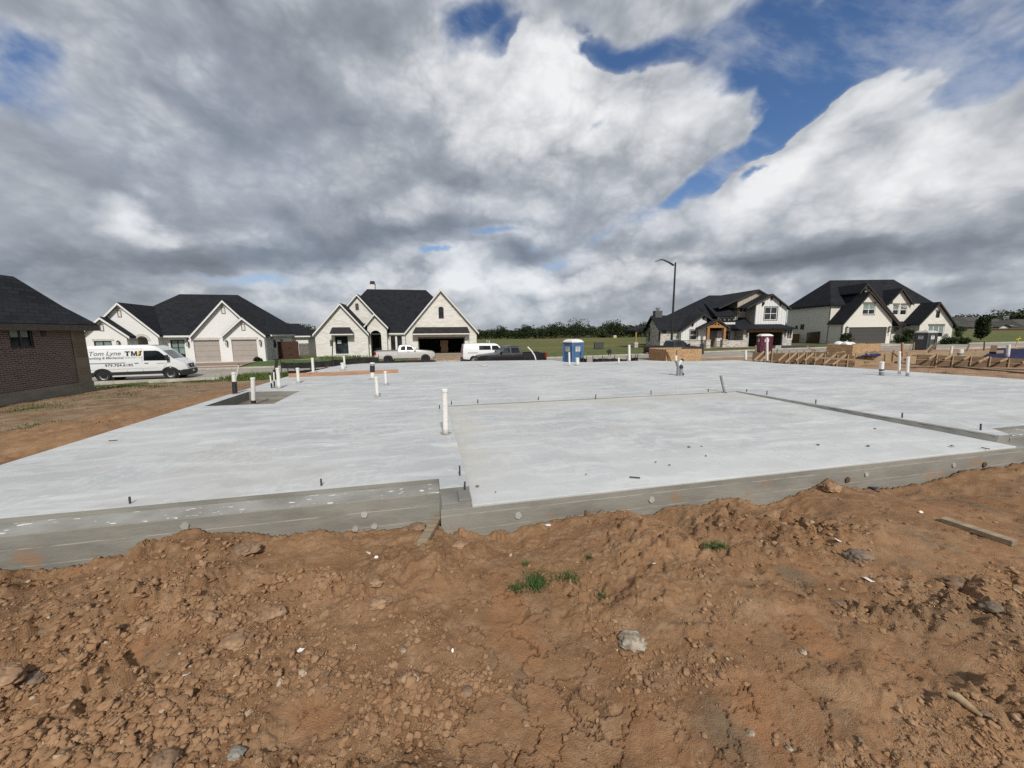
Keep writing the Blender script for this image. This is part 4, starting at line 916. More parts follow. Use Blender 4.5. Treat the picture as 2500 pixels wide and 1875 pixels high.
# main roof
ze = H.p(1090, 676, 1.7)[1]; ra = H.p(780, 203, 9.0); rb = H.p(1414, 211, 9.0)
H.hip(A[3]+.6, D[4]-.4, 1.75, 17, ze, (ra[0], 9.0, ra[1]), (rb[0], 9.0, ra[1]), fascia=M_WTRIM)
H.wall(A[3]+.9, D[4]-.8, ze-.1, 9, 16.6, M_CS, 'rear_wing')
H.part('footing', MB().box(A[3]+.1, A[4], .05, 10, -1.6, -.6), M_FOUND)
c = H.rect((812, 150, 868, 215), 9.6); ch = H.part('chimney', MB().box(c[0], c[2], 9.2, 10.2, c[1]-1.2, c[3]), M_CS)
obj('chimney_cap', MB().box(c[0]+.05, c[2]-.05, 9.25, 10.15, c[3]+.06, c[3]+.42).box(c[0]-.04, c[2]+.04, 9.16, 10.24, c[3]-.02, c[3]+.07), M_BTRIM, ch)
H2 = H; H2D = D
# ---------------------------------------------------------------- farmhouse with timber porch
M_MB = brick_mat('mottled_grey_brick', [(.60, .57, .53), (.50, .46, .41), (.20, .18, .165), (.62, .60, .56), (.34, .30, .27), (.64, .62, .59)], (.55, .53, .49), .42, .15, .014, .3, .85, .15)
M_BBW = batten_mat('white_board_and_batten', (.74, .745, .74)); M_BBT = batten_mat('tan_board_and_batten', (.44, .405, .335))
H = House('farmhouse', 'white board and batten farmhouse with mottled brick base and a timber framed porch', 1800, 58, 3, (1830, 1046), crop=(1520, 620, 4.608))
def g3(ap, eL, eR, v, vb, xl, xr, mat, holes=(), z0=-.5, fas=M_BRTRIM, oh=.45, th=.12, fw=.2, sides=True):
    a, l, e = H.p(*ap, v-oh), H.p(*eL, v-oh), H.p(*eR, v-oh)
    H.roof_gable(a, l, e, v-oh, vb, fascia=fas, fw=fw, th=th)
    x0, x1 = H.p(xl, 700, v)[0], H.p(xr, 700, v)[0]
    w, zl, zr = H.gable_wall(a, l, e, x0, x1, v, mat, holes, z0=z0)
    if sides:
        H.wall(x0, x0+.2, zl-.02, v+.22, vb, mat, z0=z0); H.wall(x1-.2, x1, zr-.02, v+.22, vb, mat, z0=z0)
    return a, l, e, x0, x1, zl, zr
def bracket(c, v):
    x, z = H.p(*c, v); H.part('gable_bracket', MB().box(x-.09, x+.09, v-.35, v, z-.1, z+.12).box(x-.07, x+.07, v-.12, v, z-.45, z-.1).bar((x, v-.3, z-.05), (x, v-.08, z-.42), .1, .1), M_BRTRIM)
# left end wall: a brick gable that faces left, its ridge running along the house
V = .8; XL = H.p(430, 852, V)[0]
def px_end(cx, cy, x=None):
    d = ray(H.crop[0]+cx/H.crop[2], H.crop[1]+cy/H.crop[2]); x = XL if x is None else x
    k = (x-(EYE-H.P0).dot(H.d))/d.dot(H.d); q = EYE+d*k-H.P0; return q.dot(H.e), q.z
yb, _ = px_end(268, 852); ya, za = px_end(346, 692); ze = H.p(500, 854, V-.4)[1]
zm = lambda y: ze+(za-ze)*(1-abs(y-ya)/max(ya-V+.4, .1))
zB = ze if True else 0
e1 = [px_end(q, 920)[0] for q in (290, 306, 404, 421)]; ez = [px_end(300, 985)[1], px_end(300, 870)[1], px_end(412, 985)[1], px_end(412, 870)[1]]
hs = [[(e1[1], ez[0]), (e1[0], ez[0]), (e1[0], ez[1]), (e1[1], ez[1])], [(e1[3], ez[2]), (e1[2], ez[2]), (e1[2], ez[3]), (e1[3], ez[3])]]
H.part('end_wall', MB().prism([(V, -.5), (yb, -.5), (yb, ze-.1), (ya, za-.16), (V, ze-.1)], XL, XL+.25, 'x', hs), M_MB)
for q in hs:
    f = H.part('window', MB().prism(q, XL+.05, XL+.12, 'x', [[(q[0][0]+.06, q[0][1]+.06), (q[1][0]-.06, q[1][1]+.06), (q[2][0]-.06, q[2][1]-.06), (q[3][0]+.06, q[3][1]-.06)]]), M_BTRIM); obj('pane', MB().prism(q, XL+.09, XL+.11, 'x'), M_GLASS, f)
pr = [(V-.45, ze-.03), (ya, za), (yb+.45, ze-.03)]
rf = H.part('roof', MB().prism(pr+[(a, b-.14) for a, b in reversed(pr)], XL-.4, XL+9, 'x'), M_SHIN)
obj('fascia', MB().prism([(a, b-.03) for a, b in pr]+[(a, b-.25) for a, b in reversed(pr)], XL-.43, XL-.37, 'x'), M_BRTRIM, rf)
x1 = H.p(672, 852, V)[0]; q = H.rect((447, 868, 492, 895), V); H.panel([(XL+.25, -.5), (x1, -.5), (x1, ze-.05), (XL+.25, ze-.05)], V, [H.box4(q)], .25, M_MB); H.window(q, V+.02, M_BTRIM, nx=1, fw=.06)
# back porch roof beyond the end wall
pz = px_end(180, 857, XL-1.6)[1]; py0, py1 = yb-1.5, yb+3.5; xq = XL-2.6
H.solid('side_porch_roof', [(XL+.0, py0, pz+.75), (XL+.0, py1, pz+.75), (xq, py1, pz), (xq, py0, pz), (XL, py0, pz+.6), (XL, py1, pz+.6), (xq, py1, pz-.2), (xq, py0, pz-.2)], [(0, 1, 2, 3), (4, 7, 6, 5), (0, 3, 7, 4), (1, 5, 6, 2), (2, 6, 7, 3), (0, 4, 5, 1)], M_SHIN)
yp = py0+.3; xp = XL-2.2; H.part('porch_post', MB().box(xp-.11, xp+.11, yp, yp+.22, .7, pz-.1), M_TIMB); H.part('post_base', MB().box(xp-.3, xp+.3, yp-.2, yp+.4, -.8, .8), M_MB)
A = [None, None, None, XL, None]
# entry gable in white boards
V = 0; wq = H.rect((760, 856, 836, 968), V); bz = H.p(800, 975, V)[1]
B = g3((916, 672), (668, 852), (1022, 738), V, 9, 672, 950, M_BBW, [H.box4(wq)])
H.window(wq, .02, M_WTRIM, nx=1, fw=.08, mid=.5, trim=M_BRTRIM)
H.wall(B[3]-.06, B[4]+.05, bz, -.08, .1, M_MB, 'brick_base'); H.part('sill', MB().box(B[3]-.1, B[4]+.08, -.14, .0, bz, bz+.09), M_FOUND)
for c in ((787, 782), (911, 703)): bracket(c, -.02)
# porch recess
V = 1.6; x0, x1 = B[4]-.1, H.p(1262, 860, V)[0]; wq = H.rect((1132, 858, 1198, 962), V); dq = H.rect((990, 840, 1052, 1045), V); zt = H.p(1110, 770, V)[1]
H.panel([(x0, -.4), (x1, -.4), (x1, zt), (x0, zt)], V, [H.box4(wq)], .2, M_BBW)
H.part('front_door', MB().box(dq[0], dq[2], V-.06, V+.02, .1, dq[3]), plain('weathered_door', (.23, .20, .165), .7, .3))
H.window(wq, V+.02, M_WTRIM, nx=1, fw=.08, mid=.5, trim=M_BRTRIM); H.wall(dq[2], x1, H.p(1110, 975, V)[1], V-.08, V+.02, M_MB, 'brick_base')
# timber porch
V = -1.2; a, l, e = H.p(1082, 730, V-.3), H.p(880, 832, V-.3), H.p(1212, 826, V-.3)
H.roof_gable(a, l, e, V-.3, 3, fascia=M_BRTRIM, th=.12)
p0, p1 = H.p(962, 860, V)[0], H.p(1146, 860, V)[0]; zb_ = H.p(1110, 815, V)[1]; za = H.p(1110, 745, V)[1]
pr = H.part('porch_truss', MB().box(p0-.25, p1+.25, V-.1, V+.12, zb_-.2, zb_+.2).bar((p0-.2, V, zb_+.15), ((p0+p1)/2, V, za), .16, .22, (0, 1, 0)).bar((p1+.2, V, zb_+.15), ((p0+p1)/2, V, za), .16, .22, (0, 1, 0)).box((p0+p1)/2-.1, (p0+p1)/2+.1, V-.08, V+.1, zb_+.1, za).bar((p0+.6, V, zb_+.1), ((p0+p1)/2, V, zb_+.75), .12, .16, (0, 1, 0)).bar((p1-.6, V, zb_+.1), ((p0+p1)/2, V, zb_+.75), .12, .16, (0, 1, 0)), M_TIMB)
for x in (p0, p1):
    H.part('porch_post', MB().box(x-.17, x+.17, V-.14, V+.2, .9, zb_-.15), M_TIMB); H.part('post_base', MB().box(x-.32, x+.32, V-.3, V+.34, -.4, 1.2).box(x-.36, x+.36, V-.34, V+.38, 1.2, 1.28), M_MB)
H.wall(p1+.3, x1, H.p(1110, 975, V)[1], V+.5, V+.75, M_MB, 'brick_base'); H.wall(B[4], p0, H.p(1110, 975, V)[1], V+.5, V+.75, M_MB, 'brick_base')
H.part('porch_floor', MB().box(B[4]-.3, x1, V-.3, 1.6, -.5, .02), M_FOUND)
# clerestory with three small windows
V = 2.6; zc = H.p(1170, 692, V)[1]; x0, x1 = H.p(1062, 860, V)[0], H.p(1285, 860, V)[0]; zl = H.p(1170, 790, V)[1]
H.panel([(x0, zl-1), (x1, zl-1), (x1, zc), (x0, zc)], V, (), .2, M_BBW)
for q in ((1097, 714, 1142, 762), (1150, 714, 1193, 762), (1203, 714, 1248, 762)): H.window(H.rect(q, V), V-.1, M_WTRIM, nx=1, fw=.07, trim=M_BRTRIM, tw=.06)
v1 = H.p(1050, 695, V-.5); v2 = H.p(1292, 693, V-.5); v3 = H.p(1295, 580, 6.5); v4 = H.p(918, 624, 6.5)
H.solid('dormer_roof', [(v1[0], V-.5, v1[1]), (v2[0], V-.5, v1[1]), (v2[0], 6.5, v1[1]+2.3), (v4[0], 6.5, v1[1]+2.3), (v1[0], V-.5, v1[1]-.16), (v2[0], V-.5, v1[1]-.16), (v2[0], 6.5, v1[1]-.16), (v4[0], 6.5, v1[1]-.16)], [(0, 1, 2, 3), (4, 7, 6, 5), (0, 4, 5, 1), (1, 5, 6, 2), (2, 6, 7, 3), (3, 7, 4, 0)], M_SHIN)
# rear upper gable (tan) and its window
V = 3.2; wq = H.rect((1313, 612, 1398, 655), V)
C = g3((1537, 396), (1088, 603), (1905, 610), V, 13, 1283, 1700, M_BBT, [H.box4(wq)], z0=2.4, fas=M_BRTRIM, sides=False)
H.window(wq, V+.02, M_WTRIM, nx=2, fw=.08, trim=M_WTRIM, tw=.08); H.part('corner_board', MB().box(C[3]-.02, C[3]+.14, V-.03, V+.12, 2.4, C[5]-.05), plain('tan_trim', (.36, .25, .18), .7))
H.wall(C[3], C[3]+.2, C[5], V+.2, 12, M_BBT, z0=2.4); H.vent(H.rect((1506, 447, 1530, 497), V), V, plain('raw_wood_vent', (.40, .27, .16), .8), M_GTRIM)
# front upper gable (white)
V = .9; wq = H.rect((1602, 598, 1734, 742), V); z8 = H.p(1670, 806, V)[1]
D = g3((1694, 446), (1402, 602), (1880, 596), V, 9, 1494, 1838, M_BBW, [H.box4(wq)], z0=z8, fas=M_BRTRIM)
H.window(wq, V+.02, M_WTRIM, nx=2, fw=.10, mid=.5, trim=M_BRTRIM); H.part('side_wall', MB().box(D[3]-.02, D[3]+.0, V+.2, 6, z8, D[5]), M_BBT)
for c in ((1578, 552), (1676, 487), (1774, 552)): bracket(c, V-.02)
H.part('downpipe', MB().box(D[4]+.02, D[4]+.12, V+.1, V+.2, z8, D[6]), M_BTRIM)
# garage
V = -.4; rd = H.rect((1425, 880, 1790, 1045), V); x0, x1 = H.p(1362, 860, V)[0], H.p(1912, 860, V)[0]; zt = H.p(1640, 838, V)[1]; sw = H.rect((1856, 842, 1902, 958), V)
H.panel([(x0, -.5), (x1, -.5), (x1, zt), (x0, zt)], V, [H.box4((rd[0], 0, rd[2], rd[3])), H.box4(sw)], .25, M_MB)
H.window(sw, V+.02, M_WTRIM, nx=2, fw=.09, mid=.5, trim=M_WTRIM, tw=.08)
H.wall(x0, x0+.25, zt, V+.25, 8, M_MB); H.wall(x1-.25, x1, zt, V+.25, 9, M_MB)
H.part('garage_beam', MB().box(rd[0]-.2, rd[2]+.25, V-.12, V+.05, rd[3]-.02, H.p(1640, 855, V)[1]), M_TIMB)
H.part('garage_interior', MB().box(x0+.3, x1-.3, 6.2, 6.3, -.1, 3).box(x0+.26, x0+.34, V+.3, 6.2, -.1, 3).box(x1-.34, x1-.26, V+.3, 6.2, -.1, 3), plain('grey_garage_drywall', (.20, .19, .175), .9))
H.part('garage_floor', MB().box(x0+.2, x1-.2, V-.02, 6.2, -.6, 0.02), M_FOUND)
za, zb2 = H.p(1640, 838, V-.8)[1], H.p(1640, 788, V+1.3)[1]; xa = H.p(1300, 860, V-.8)[0]; xb = H.p(1967, 860, V-.8)[0]
H.solid('pent_roof', [(xa, V-.8, za), (xb, V-.8, za), (xb-1.1, V+1.35, zb2), (xa+.6, V+1.35, zb2), (xa, V-.8, za-.16), (xb, V-.8, za-.16), (xb, 4, za-.16), (xa, 4, za-.16), (xb, 4, za), (xb-1.1, 4, zb2), (xa+.6, 4, zb2), (xa, 4, za)], [(0, 1, 2, 3), (0, 4, 5, 1), (4, 7, 6, 5), (1, 5, 6, 8), (1, 8, 9, 2), (2, 9, 10, 3), (3, 10, 11, 0), (0, 11, 7, 4), (8, 6, 7, 11, 10, 9)], M_SHIN)
for c in ((1402, 895), (1832, 890)): H.lantern(c, V, .8)
# main roof and body
ze = H.p(500, 856, .8)[1]; ra = H.p(972, 466, 9); rb = H.p(1170, 470, 9)
H.hip(XL+2.2, x1-.5, .45, 17, ze, (ra[0], 9, ra[1]), (max(rb[0], x1-5), 9, ra[1]), fascia=M_BRTRIM)
H.wall(XL+8, x1-.3, ze-.05, 9, 17.5, M_MB, 'rear_wing')
c = H.rect((356, 640, 430, 715), ya); ch = H.part('chimney', MB().box(c[0], c[2], ya-.5, ya+.5, c[1]-2, c[3]), plain('dark_chimney_siding', (.075, .085, .08), .7, .15))
obj('flue', MB().lathe([(.0, 0), (.2, 0), (.2, .22), (.34, .24), (.34, .5), (.0, .55)], 12, Matrix.Translation(((c[0]+c[2])/2, ya, c[3]))), plain('galvanised', (.42, .43, .44), .35, Metallic=.8), ch)
H.part('vent_pipe', MB().tube([(H.p(838, 860, 6)[0], 4.5, H.p(838, 600, 4.5)[1]-.6), (H.p(838, 860, 6)[0], 4.5, H.p(838, 560, 4.5)[1])], .1, 8), M_BTRIM)
H3 = H
# ---------------------------------------------------------------- cream two-storey house on the right
M_CB = brick_mat('cream_brick', [(.67, .65, .59), (.73, .71, .645), (.70, .68, .615)], (.69, .665, .60), .21, .07, .01, .2, .85, .15)
M_CST = brick_mat('pale_chopped_stone', [(.64, .62, .565), (.76, .74, .685), (.70, .68, .625)], (.66, .64, .585), .4, .15, .014, .35, .85, .2)
M_GSTONE = plain('grey_lintel_stone', (.17, .155, .135), .9, .3, 8); M_GDOOR = plain('charcoal_garage_paint', (.062, .060, .056), .6, .08)
H = House('cream_brick_house', 'tall cream brick house with steep black roof, charcoal garage door and three front gables', 2110, 57, -2, (840, 637), crop=(1880, 660, 3.567))
def g4(ap, eL, eR, v, vb, xl, xr, mat, holes=(), z0=-.5, oh=.4, sides=True):
    a, l, e = H.p(*ap, v-oh), H.p(*eL, v-oh), H.p(*eR, v-oh)
    H.roof_gable(a, l, e, v-oh, vb, fascia=M_BRTRIM, fw=.26, th=.12)
    x0, x1 = H.p(xl, 500, v)[0], H.p(xr, 500, v)[0]
    w, zl, zr = H.gable_wall(a, l, e, x0, x1, v, mat, holes, z0=z0)
    if sides: H.wall(x0, x0+.22, zl, v+.22, vb, mat, z0=z0); H.wall(x1-.22, x1, zr, v+.22, vb, mat, z0=z0)
    return a, l, e, x0, x1, zl, zr
rd = H.rect((690, 496, 1002, 636)); rw = H.rect((812, 294, 913, 384))
A = g4((885, 181), (640, 462), (1132, 470), 0, 2.75, 638, 1056, M_CB, [H.box4((rd[0], 0, rd[2], rd[3])), H.box4(rw)])
H.garage_door((rd[0], 0, rd[2], rd[3]), 0, M_GDOOR); H.window(rw, .02, M_WTRIM, nx=2, fw=.10, lower=(.5, M_BLIND), mid=.5)
H.header(H.rect((811, 277, 922, 293)), 0, M_GSTONE); H.header(H.rect((808, 384, 913, 390)), 0, M_GSTONE, 'sill'); H.lantern((664, 515), 0, .8); H.lantern((1034, 513), 0, .8)
for k, (cy) in enumerate((535, 545, 555, 565)):     # house number running down the pier: dark raised digits
    x, z = H.p(1027, cy, 0); cu = bpy.data.curves.new('digit', 'FONT'); cu.body = '2114'[k]; cu.size = .34; cu.extrude = .012; cu.align_x = 'CENTER'; cu.align_y = 'CENTER'
    t = bpy.data.objects.new('digit', cu); me = bpy.data.meshes.new_from_object(t); o = link('house_number', me, M_GTRIM, H.root); o.location = (x, -.02, z); o.rotation_euler = (R(90), 0, 0)
H.part('downpipe', MB().box(A[4]+.02, A[4]+.14, .05, .17, 0, A[6]), plain('grey_downpipe', (.11, .10, .11)))
H.part('downpipe', MB().box(A[3]-.14, A[3]-.02, .05, .17, 0, A[5]), plain('grey_downpipe', (.11, .10, .11)))
# second gable just behind, with the little vent triangle
V = 1.0; B = g4((851, 108), (786, 192), (1150, 470), V, 9, 790, 1062, M_CB, z0=2.3, sides=False)
H.vent(H.rect((830, 161, 855, 181), V), V, M_BTRIM, M_BTRIM)
# dormer gable
V = 2.2; w1, w2 = H.rect((1073, 300, 1116, 388), V), H.rect((1139, 300, 1186, 388), V)
C = g4((1161, 153), (1030, 292), (1255, 292), V, 9, 1040, 1245, M_CB, [], z0=H.p(1160, 296, V)[1]-.02, sides=False)
zc = H.p(1160, 293, V)[1]; cl, cr = H.p(1018, 330, V)[0], H.p(1312, 330, V)[0]; H.panel([(cl, 2.4), (cr, 2.4), (cr, zc), (cl, zc)], V-.012, [H.box4(w1), H.box4(w2)], .22, M_CB)
for q, hd in ((w1, (1072, 287, 1128, 301)), (w2, (1139, 287, 1196, 301))): H.window(q, V+.0, M_WTRIM, nx=1, fw=.09, lower=(.5, M_BLIND), mid=.5); H.header(H.rect(hd, V), V-.012, M_GSTONE)
# right stone gable
V = -.2; wv = H.rect((1449, 356, 1475, 413), V); wt = H.rect((1381, 482, 1508, 584), V)
D = g4((1487, 273), (1300, 470), (1645, 492), V, 9, 1302, 1590, M_CST, [H.box4(wt), H.box4(wv)])
H.window(wt, V+.02, M_WTRIM, nx=3, fw=.12, lower=(.5, M_BLIND), mid=.45); H.header(H.rect((1378, 467, 1522, 482), V), V, M_GSTONE); H.header(H.rect((1443, 341, 1482, 356), V), V, M_GSTONE)
H.window(wv, V+.02, M_BTRIM, nx=1, fw=.06)
# entry recess
V = 2.4; x0, x1 = A[4]-.1, D[3]+.1; zt = H.p(1160, 460, V)[1]; wq = H.rect((1095, 485, 1125, 520), V); H.panel([(x0, -.5), (x1, -.5), (x1, zt), (x0, zt)], V, [H.box4(wq)], .2, M_CB); H.window(wq, V+.02, M_WTRIM, nx=1, fw=.07)
dq = H.rect((1190, 490, 1235, 590), V); H.part('front_door', MB().box(dq[0], dq[2], V-.05, V+.02, 0, dq[3]), M_BRTRIM); H.lantern((1086, 512), V-.05, .6)
ya = H.p(1160, 475, 1.6)[1]; H.solid('porch_roof', [(x0-1, 1.2, ya), (x1+1, 1.2, ya), (x1+1, 3.0, ya+1.0), (x0-1, 3.0, ya+1.0), (x0-1, 1.2, ya-.2), (x1+1, 1.2, ya-.2), (x1+1, 3, ya-.2), (x0-1, 3, ya-.2)], [(0, 1, 2, 3), (4, 7, 6, 5), (0, 4, 5, 1), (1, 5, 6, 2), (2, 6, 7, 3), (3, 7, 4, 0)], M_SHIN)
a_, l_, r_ = A[0], A[1], A[2]; kk = .42; H.roof_gable(a_, (a_[0]+(l_[0]-a_[0])*kk, a_[1]+(l_[1]-a_[1])*kk), r_, 2.74, 9, th=.12)
# two-storey body: left wall flush with the garage side wall, front return, big hip roof
V = 2.7; xl = A[3]; ze = H.p(525, 297, V-.35)[1]; ra = H.p(522, 87, 7.6); rb = H.p(1076, 82, 7.6)
xe = D[4]+.3; yb = 12.8
H.wall(xl-.01, xl+.24, ze-.08, V, yb-.4, M_CB); H.wall(xl-.01, A[3]+4.2, ze-.08, V-.01, V+.25, M_CB); H.wall(D[4]-6, D[4]-.3, 3.0, 9, yb-.4, M_CB, 'rear_wing'); H.wall(xl+.3, xe-1.5, ze-.1, yb-.8, yb-.4, M_CB)
H.solid('roof', [(xl-.4, V-.4, ze), (xe, V-.4, ze-.4), (xe, yb, ze-.4), (xl-.4, yb, ze), (ra[0], 7.6, ra[1]), (rb[0], 7.6, ra[1]), (xl-.4, V-.4, ze-.2), (xe, V-.4, ze-.6), (xe, yb, ze-.6), (xl-.4, yb, ze-.2)], [(0, 1, 5, 4), (1, 2, 5), (2, 3, 4, 5), (3, 0, 4), (0, 6, 7, 1), (1, 7, 8, 2), (2, 8, 9, 3), (3, 9, 6, 0), (6, 9, 8, 7)], M_SHIN)
q = H.rect((320, 517, 354, 548), V+7)
H.part('side_window', MB().box(xl-.03, xl+.02, 8.0, 8.9, 2.2, 3.1), M_BTRIM); H.part('side_lantern', MB().box(xl-.25, xl+.01, 9.6, 9.8, 2.4, 2.9), M_LAMP)
H.part('footing', MB().box(A[3]+.1, D[4]-.1, 1, 12, -1.2, .03), M_FOUND)
H4 = H
# ---------------------------------------------------------------- dark brick house close on the left
M_DB = brick_mat('dark_brown_brick', [(.060, .044, .042), (.115, .080, .072), (.085, .062, .057), (.14, .105, .092), (.050, .040, .040)], (.26, .225, .20), .20, .068, .011, .5, .85, .3)
M_QU = brick_mat('tan_quoin_stone', [(.17, .145, .105), (.24, .21, .16), (.20, .17, .115), (.13, .11, .08)], (.21, .185, .145), .9, .34, .012, .4, .9, .35)
c0 = at_z(227, 955, -.62); b0 = thing('dark_brick_house', 'dark brown brick house with tan stone corner, cut off at the left edge', 'house', c0, PH)
def W(mb, name, mat, **k): return obj(name, mb, mat, b0, **k)
zt = at_Y(213.6, 793.7, c0.y).z-c0.z
wz = (zt-.80, zt-.12)
def yat(px, py=800):   # distance toward the viewer along the side wall where a sight line meets it (wall plane x = 0 in the house frame)
    d = ray(px, py); k = ((c0-EYE).dot(SD))/d.dot(SD); return (EYE+d*k-c0).dot(SE)
y1, y0 = yat(17), yat(76); y2 = yat(103)
W(MB().prism([(-13, .42), (-.52, .42), (-.52, zt), (-13, zt)], -.22, 0, 'x', [[(y1, wz[0]), (y0, wz[0]), (y0, wz[1]), (y1, wz[1])]]), 'wall', M_DB)
W(MB().box(-.30, .028, -.56, .02, .40, zt-.01), 'quoin', M_QU); W(MB().box(-.55, -.28, -.3, .03, .40, zt-.01), 'quoin', M_QU)
W(MB().box(-12, -.5, -.2, 0, .42, zt), 'rear_wall', M_DB); W(MB().box(-12, .05, -13, .045, -.6, .42), 'footing', formed_mat('house_footing_concrete', (.20, .185, .15)))
f = W(MB().prism([(y1, wz[0]), (y0, wz[0]), (y0, wz[1]), (y1, wz[1])], -.1, -.02, 'x', [[(y1+.06, wz[0]+.06), (y0-.06, wz[0]+.06), (y0-.06, wz[1]-.06), (y1+.06, wz[1]-.06)]]).box(-.09, -.03, (y0+y1)/2-.03, (y0+y1)/2+.03, wz[0]+.05, wz[1]-.05), 'window', M_BTRIM)
obj('pane', MB().box(-.08, -.06, y1+.05, y0-.05, wz[0]+.05, wz[1]-.05), M_GLASS, f); obj('blind', MB().box(-.058, -.05, y1+.1, y0-.1, wz[1]-.32, wz[1]-.06), M_BLIND, f)
W(MB().box(-.05, .015, y2-.09, y2+.09, zt-.42, zt-.12), 'vent', M_BTRIM)
W(MB().box(-.012, .012, y1-.2, y0+.2, wz[0]-.26, wz[0]-.02), 'sill', M_DB); W(MB().box(-.012, .012, y1-.2, y0+.2, wz[1]+.01, zt-.005), 'lintel', M_DB)
zr = zt+.02; rz = 5.3
def P0(px, py, Y): p = at_Y(px, py, Y)-c0; return (p.dot(SD), p.dot(SE), p.z)
ex = .5
for _ in range(30):     # eave overhang whose corner is seen where the photo shows it
    q = c0+SD*ex+SE*ex+Vector((0, 0, zr)); t_ = at_Y(239.5, 789, q.y); ex += (t_.x-q.x)*.4
ex = min(.6, max(.12, ex)); ey = ex
def hip_pt(px, py):
    # point on the hip (45 degrees in plan from the eave corner) seen at this survey point
    d = ray(px, py); a0 = c0+SD*ex+SE*ey-EYE; h = -(SD+SE)      # a0 + a*h parallel to d in plan
    a = (a0.y*d.x-a0.x*d.y)/(h.x*d.y-h.y*d.x); q = a0+h*a; return a, (EYE+d*(q.y/d.y)).z-c0.z
a1, z1 = hip_pt(154, 748.5); a2, z2 = hip_pt(33, 675)
vs = [(ex, ey, zr), (ex, -16, zr), (ex-a1, ey-a1, z1), (ex-a1, -16, z1), (ex-a2, ey-a2, z2), (ex-a2, -16, z2), (-14, ey, zr), (-14, ey-a1, z1), (-14, ey-a2, z2),
      (ex, ey, zr-.05), (ex, -16, zr-.05), (-14, ey, zr-.05)]
rf = W(MB().add(vs, [(0, 2, 3, 1), (2, 4, 5, 3), (0, 6, 7, 2), (2, 7, 8, 4), (4, 8, 5), (0, 1, 10, 9), (0, 9, 11, 6), (9, 10, 11)]), 'roof', shingle_mat('blue_black_shingles', (.013, .014, .018), (.027, .029, .036)))
obj('fascia', MB().box(ex-.03, ex+.02, -16, ey+.02, zr-.24, zr-.03).box(-14, ex-.03, ey-.03, ey+.02, zr-.24, zr-.03).box(-.2, ex-.03, -14, ey-.03, zr-.20, zr-.16), plain('brown_fascia', (.075, .062, .05), .6, .2), rf)
# ---------------------------------------------------------------- vehicles: x forward, y left, z up, origin on the road under the rear bumper
def paint(name, col, metal=0., rough=.3, coat=.6):
    m, g = newmat(name); co = g.objco(); o = g.xyz(co)
    c = g.mix(g.m('MULTIPLY', g.ramp(g.noise(co, 3., 5), .45, .8), .12), col, tuple(v*.75+.01 for v in col))
    c = g.mix(g.m('MULTIPLY', g.ramp(o[2], .85, .35), .22), c, (.22, .17, .12))      # road dust low on the flanks
    g.out(c, rough, None, Metallic=metal, Coat_Weight=coat, Coat_Roughness=.06); return m
M_VWHITE = paint('white_van_paint', (.74, .75, .76)); M_SILVER = paint('silver_paint', (.55, .545, .53), .15, .35); M_NAVY = paint('black_blue_paint', (.006, .007, .011), 0., .4, .25); M_CHAR = paint('charcoal_paint', (.022, .024, .028), .2)
M_PLAS = plain('black_bumper_plastic', (.020, .021, .022), .55, .2, 10); M_TYRE = plain('tyre_rubber', (.016, .016, .016), .85, .25, 12, .3); M_STEEL = plain('silver_steel_wheel', (.42, .43, .44), .4, .15, 8, Metallic=.6); M_BRIM = plain('black_alloy', (.018, .018, .019), .4, .2); M_CHROME = plain('chrome', (.62, .63, .64), .15, .05, Metallic=1.)
M_CGLASS = glass_mat('tinted_car_glass', (.008, .010, .012)); M_WSCR = glass_mat('windscreen_glass', (.045, .058, .058)); M_LIGHT = plain('headlamp_lens', (.42, .44, .46), .1, .3, 20, Specular_IOR_Level=.7); M_RED = plain('red_lamp_lens', (.30, .012, .012), .2, .2); M_SEAM = plain('panel_gap', (.05, .05, .052), .8); M_INK = plain('dark_lettering', (.024, .025, .028), .5); M_GREYINK = plain('grey_lettering', (.14, .145, .155), .5); M_YEL = plain('yellow_bolt', (.80, .55, .02), .5); M_PLATE = plain('number_plate', (.55, .55, .52), .4)
def arc(cx, cz, r, a0, a1, n=10): return [(cx+r*math.cos(R(a0+(a1-a0)*k/n)), cz+r*math.sin(R(a0+(a1-a0)*k/n))) for k in range(n+1)]
